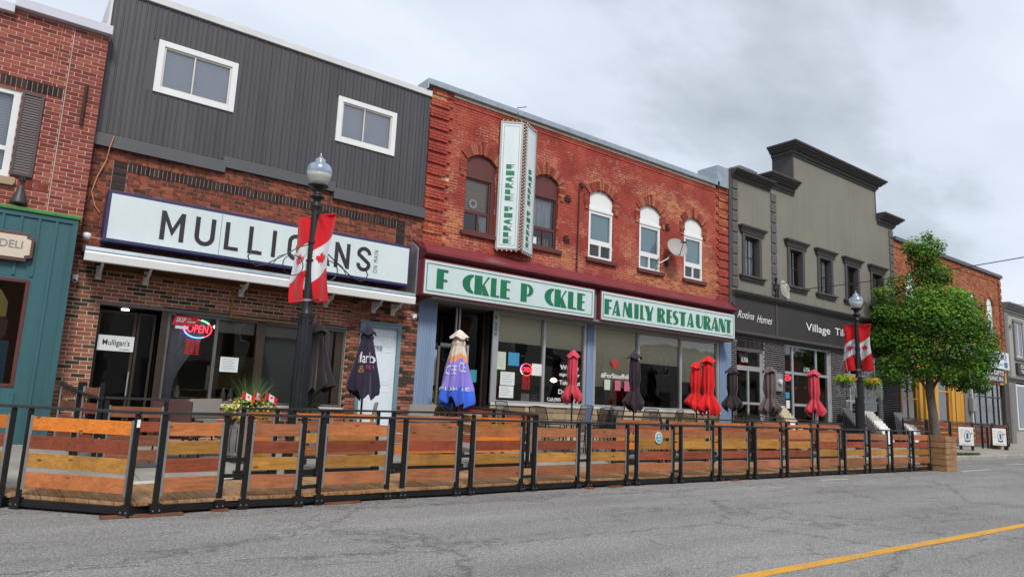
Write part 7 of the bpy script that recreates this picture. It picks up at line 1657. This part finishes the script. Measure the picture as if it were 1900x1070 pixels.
# ================================================================ tree
def tree():
    s = thing('street_tree', 'leafy green street tree with a narrow top before the orange brick building', 'tree', (32.1, 13.0, .2))
    rt = Vector((.802, -.597, 0)); dp = Vector((.597, .802, 0)); c0 = Vector((32.0, 13.0, 0))
    def W(a, z, d=0): p = c0+rt*a+dp*d; return Vector((p.x, p.y, z))
    m = MB(); m.smooth = True
    m.tube([W(0, .15), W(.0, .9), W(-.06, 1.8), W(-.16, 2.7), W(-.12, 3.6), W(0, 5), W(.1, 6.8), W(.05, 8.6)], [.215, .19, .175, .155, .125, .09, .06, .03], 14)
    obj('trunk', m, 'bark', s)
    br = [(W(-.14, 2.6), W(-.5, 3.2), W(-1.2, 4.0, -.3)), (W(-.14, 2.7), W(.25, 3.3), W(.9, 4.1, .4)), (W(-.12, 3.3), W(-.45, 4.0), W(-.7, 5.2, .5)), (W(-.05, 3.6), W(.7, 4.4), W(1.7, 5.0, -.2)), (W(0, 4.4), W(-.8, 5.3), W(-1.5, 6.2, .2)), (W(0, 5), W(.6, 6), W(1.2, 6.7, .3)), (W(-.1, 3.4), W(.1, 4.0, -.6), W(.3, 4.8, -1.2)), (W(0, 4.0), W(0, 4.8, .8), W(.2, 5.6, 1.4))]
    for b in br: m = MB(); m.tube(b, [.075, .055, .02], 8); obj('limb', m, 'bark', s)
    cl = [(-.35, 9.15, .42, 0), (.15, 9.25, .48, .1), (-.75, 8.75, .40, .1), (.5, 8.8, .42, 0), (-.1, 8.6, .62, 0), (.05, 7.95, .62, .1), (.45, 7.7, .5, -.3), (-.35, 7.6, .5, .3), (.15, 7.2, .7, 0),
          (-1.25, 7.1, .55, 0), (-1.75, 6.6, .6, .2), (-.9, 6.6, .75, -.5), (-.2, 6.7, .8, -.6), (.6, 6.6, .75, -.5), (1.2, 6.6, .65, 0), (1.6, 6.9, .4, .2), (1.85, 6.2, .55, -.2), (-2.0, 5.9, .5, 0), (-1.4, 5.7, .75, -.5), (-.5, 5.8, .9, -.9), (.4, 5.7, .95, -.9), (1.3, 5.6, .8, -.6),
          (2.0, 5.3, .6, 0), (2.45, 5.0, .5, .1), (2.3, 4.5, .5, -.2), (-1.9, 4.75, .6, 0), (-2.3, 4.9, .4, .2), (-1.2, 4.7, .75, -.6), (-2.05, 3.7, .5, -.1), (-1.5, 3.75, .55, -.4), (-.8, 3.7, .5, -.5), (.9, 4.6, .85, -.9), (1.8, 4.3, .65, -.4), (1.3, 3.7, .65, -.6), (.7, 3.5, .55, -.5), (1.9, 3.7, .45, -.1), (-.1, 4.4, .7, -.9), (1.1, 3.2, .4, -.2), (-2.3, 3.35, .3, 0),
          (-1.2, 6.3, .8, .8), (.3, 6.2, 1.0, .9), (1.3, 5.6, .9, .8), (-1.4, 5.0, .8, .8), (0, 4.9, .9, 1.2), (1.6, 4.5, .7, .8), (-.9, 3.9, .6, .7), (.9, 3.9, .6, .8), (-.9, 3.15, .35, .1), (-1.9, 3.2, .4, -.3), (.2, 3.5, .45, -.7), (1.7, 3.2, .4, -.3), (0, 9.55, .3, 0)]
    m = MB()
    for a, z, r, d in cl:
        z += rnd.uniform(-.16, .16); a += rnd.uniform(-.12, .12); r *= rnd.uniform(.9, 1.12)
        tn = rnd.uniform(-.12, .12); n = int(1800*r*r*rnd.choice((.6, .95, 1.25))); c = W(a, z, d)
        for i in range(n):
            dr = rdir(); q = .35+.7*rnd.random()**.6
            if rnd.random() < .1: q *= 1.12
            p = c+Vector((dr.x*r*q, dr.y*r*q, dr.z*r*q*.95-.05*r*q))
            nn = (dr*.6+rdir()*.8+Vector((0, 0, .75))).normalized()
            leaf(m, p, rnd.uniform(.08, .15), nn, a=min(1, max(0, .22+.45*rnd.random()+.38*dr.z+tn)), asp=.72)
    for i in range(5200):      # loose leaves between the clumps
        a_ = rnd.gauss(0, .95); z = rnd.uniform(3.1, 8.7); lim = 2.35 if z < 6.2 else max(.55, 2.35-(z-6.2)*.95)
        if abs(a_) > lim: continue
        leaf(m, W(a_, z, rnd.gauss(0, .8 if z < 6.5 else .3)), rnd.uniform(.07, .13), None, a=rnd.random()*.7, asp=.72)
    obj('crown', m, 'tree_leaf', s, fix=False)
tree()

# ================================================================ people-free interior lamps seen through the glass
def pendant(x, y, z, lb, proto=[None]):
    if proto[0] is None:
        s = thing('pendant_lamp', '', 'lamp', (0, 0, 0), 'lit lamps inside the restaurants'); m = MB(); m.smooth = True; m.lathe((0, 0, 0), [(.02, -.07), (.09, -.04), (.11, 0), (.06, .05), (.01, .07)], 12); obj('shade', m, 'lamp_warm', s); m = MB(); m.tube([(0, 0, .06), (0, 0, .8)], .006, 4); obj('cord', m, 'cable_black', s); proto[0] = s
        o = s
    else: o = dup(proto[0], (0, 0, 0), 0, '')
    o.location = (x, y, z); o['label'] = lb
pendant(2.32, 16.4, 2.75, 'warm lit lamp seen through the leftmost entrance door, above the white door sign')
pendant(4.3, 17.3, 2.95, 'left of two warm lit lamps seen through the window right of the leftmost OPEN sign')
pendant(4.75, 17.3, 2.98, 'right of two warm lit lamps seen through the window right of the leftmost OPEN sign')
pendant(10.9, 16.6, 2.75, 'warm lit lamp seen through glass beside the entrance of the green-lettered restaurant')
pendant(12.6, 17.5, 2.75, 'warm lit lamp behind the paper notices of the green-lettered restaurant window')
pendant(14.3, 16.8, 2.25, 'low warm lit lamp behind the phone lettering window')
def inside_table(x, y, lb):
    o = patio_table(.9, .7, 'table_wood'); o.location = (x, y, .75); o['label'] = lb; o['group'] = 'tables inside the restaurants'
inside_table(3.5, 16.2, 'wooden table inside the leftmost restaurant window'); inside_table(15.5, 16.0, 'wooden table inside the window under the hashtag lettering'); inside_table(17.6, 16.0, 'wooden table inside the middle window behind the red umbrellas')

# ================================================================ the other side of the street, seen only in the glass
def opposite():
    specs = [(-14, 4, 7.2, 'far_brick', 'plain brick building across the street, leftmost, opposite the teal shopfront'), (5, 17, 8.2, 'stucco_light', 'pale stucco building across the street, opposite the grey-sided restaurant'), (19, 29, 7.4, 'far_brick', 'plain brick building across the street with sash windows, second of its kind'), (31, 46, 8.6, 'clapboard', 'clapboard house across the street with white sash windows and a gable roof'), (48, 64, 7.0, 'stucco_light', 'long low stucco building across the street, opposite the tile shop'), (66, 84, 7.6, 'far_brick', 'farthest plain brick building across the street')]
    for x0, x1, h, mt, lb in specs:
        b = thing('opposite_building', lb, 'building', ((x0+x1)/2, -13, 0)); m = MB(); m.box(x0, x1, -24, -13, 0, h); obj('wall', m, mt, b)
        if mt == 'clapboard':
            m = MB(); m.extr_yz([(-13.0+.4, h), (-24.4, h), (-18.5, h+3)], x0-.3, x1+.3); obj('roof', m, 'shingle', b)
            for k in range(40): m = MB(); m.extr_yz([(-13, k*.2+.4), (-12.975, k*.2+.4), (-13, k*.2+.6)], x0, x1); obj('clapboard', m, 'clapboard', b, fix=False)
        else: m = MB(); m.box(x0-.1, x1+.1, -24.1, -12.8, h, h+.3); obj('roof_cap', m, 'stucco_mid', b)
        x = x0+1.5
        while x < x1-1.8:
            for z in (4.4,): window(b, x, x+1.0, z, z+1.7, -12.99, -.0+.09, 'white_vinyl', hz=(z+.85,), gmat='green_slate', depth=.05)
            if mt != 'clapboard': window(b, x-.4, x+1.4, .7, 3.0, -12.99, .09, 'bronze_frame', gmat='green_slate', depth=.05, name='shop_window')
            x += 2.9
    w = MB(); w.box(-60, 140, -13, -9, -.02, .15); struct('far_sidewalk', w, 'concrete')
opposite()
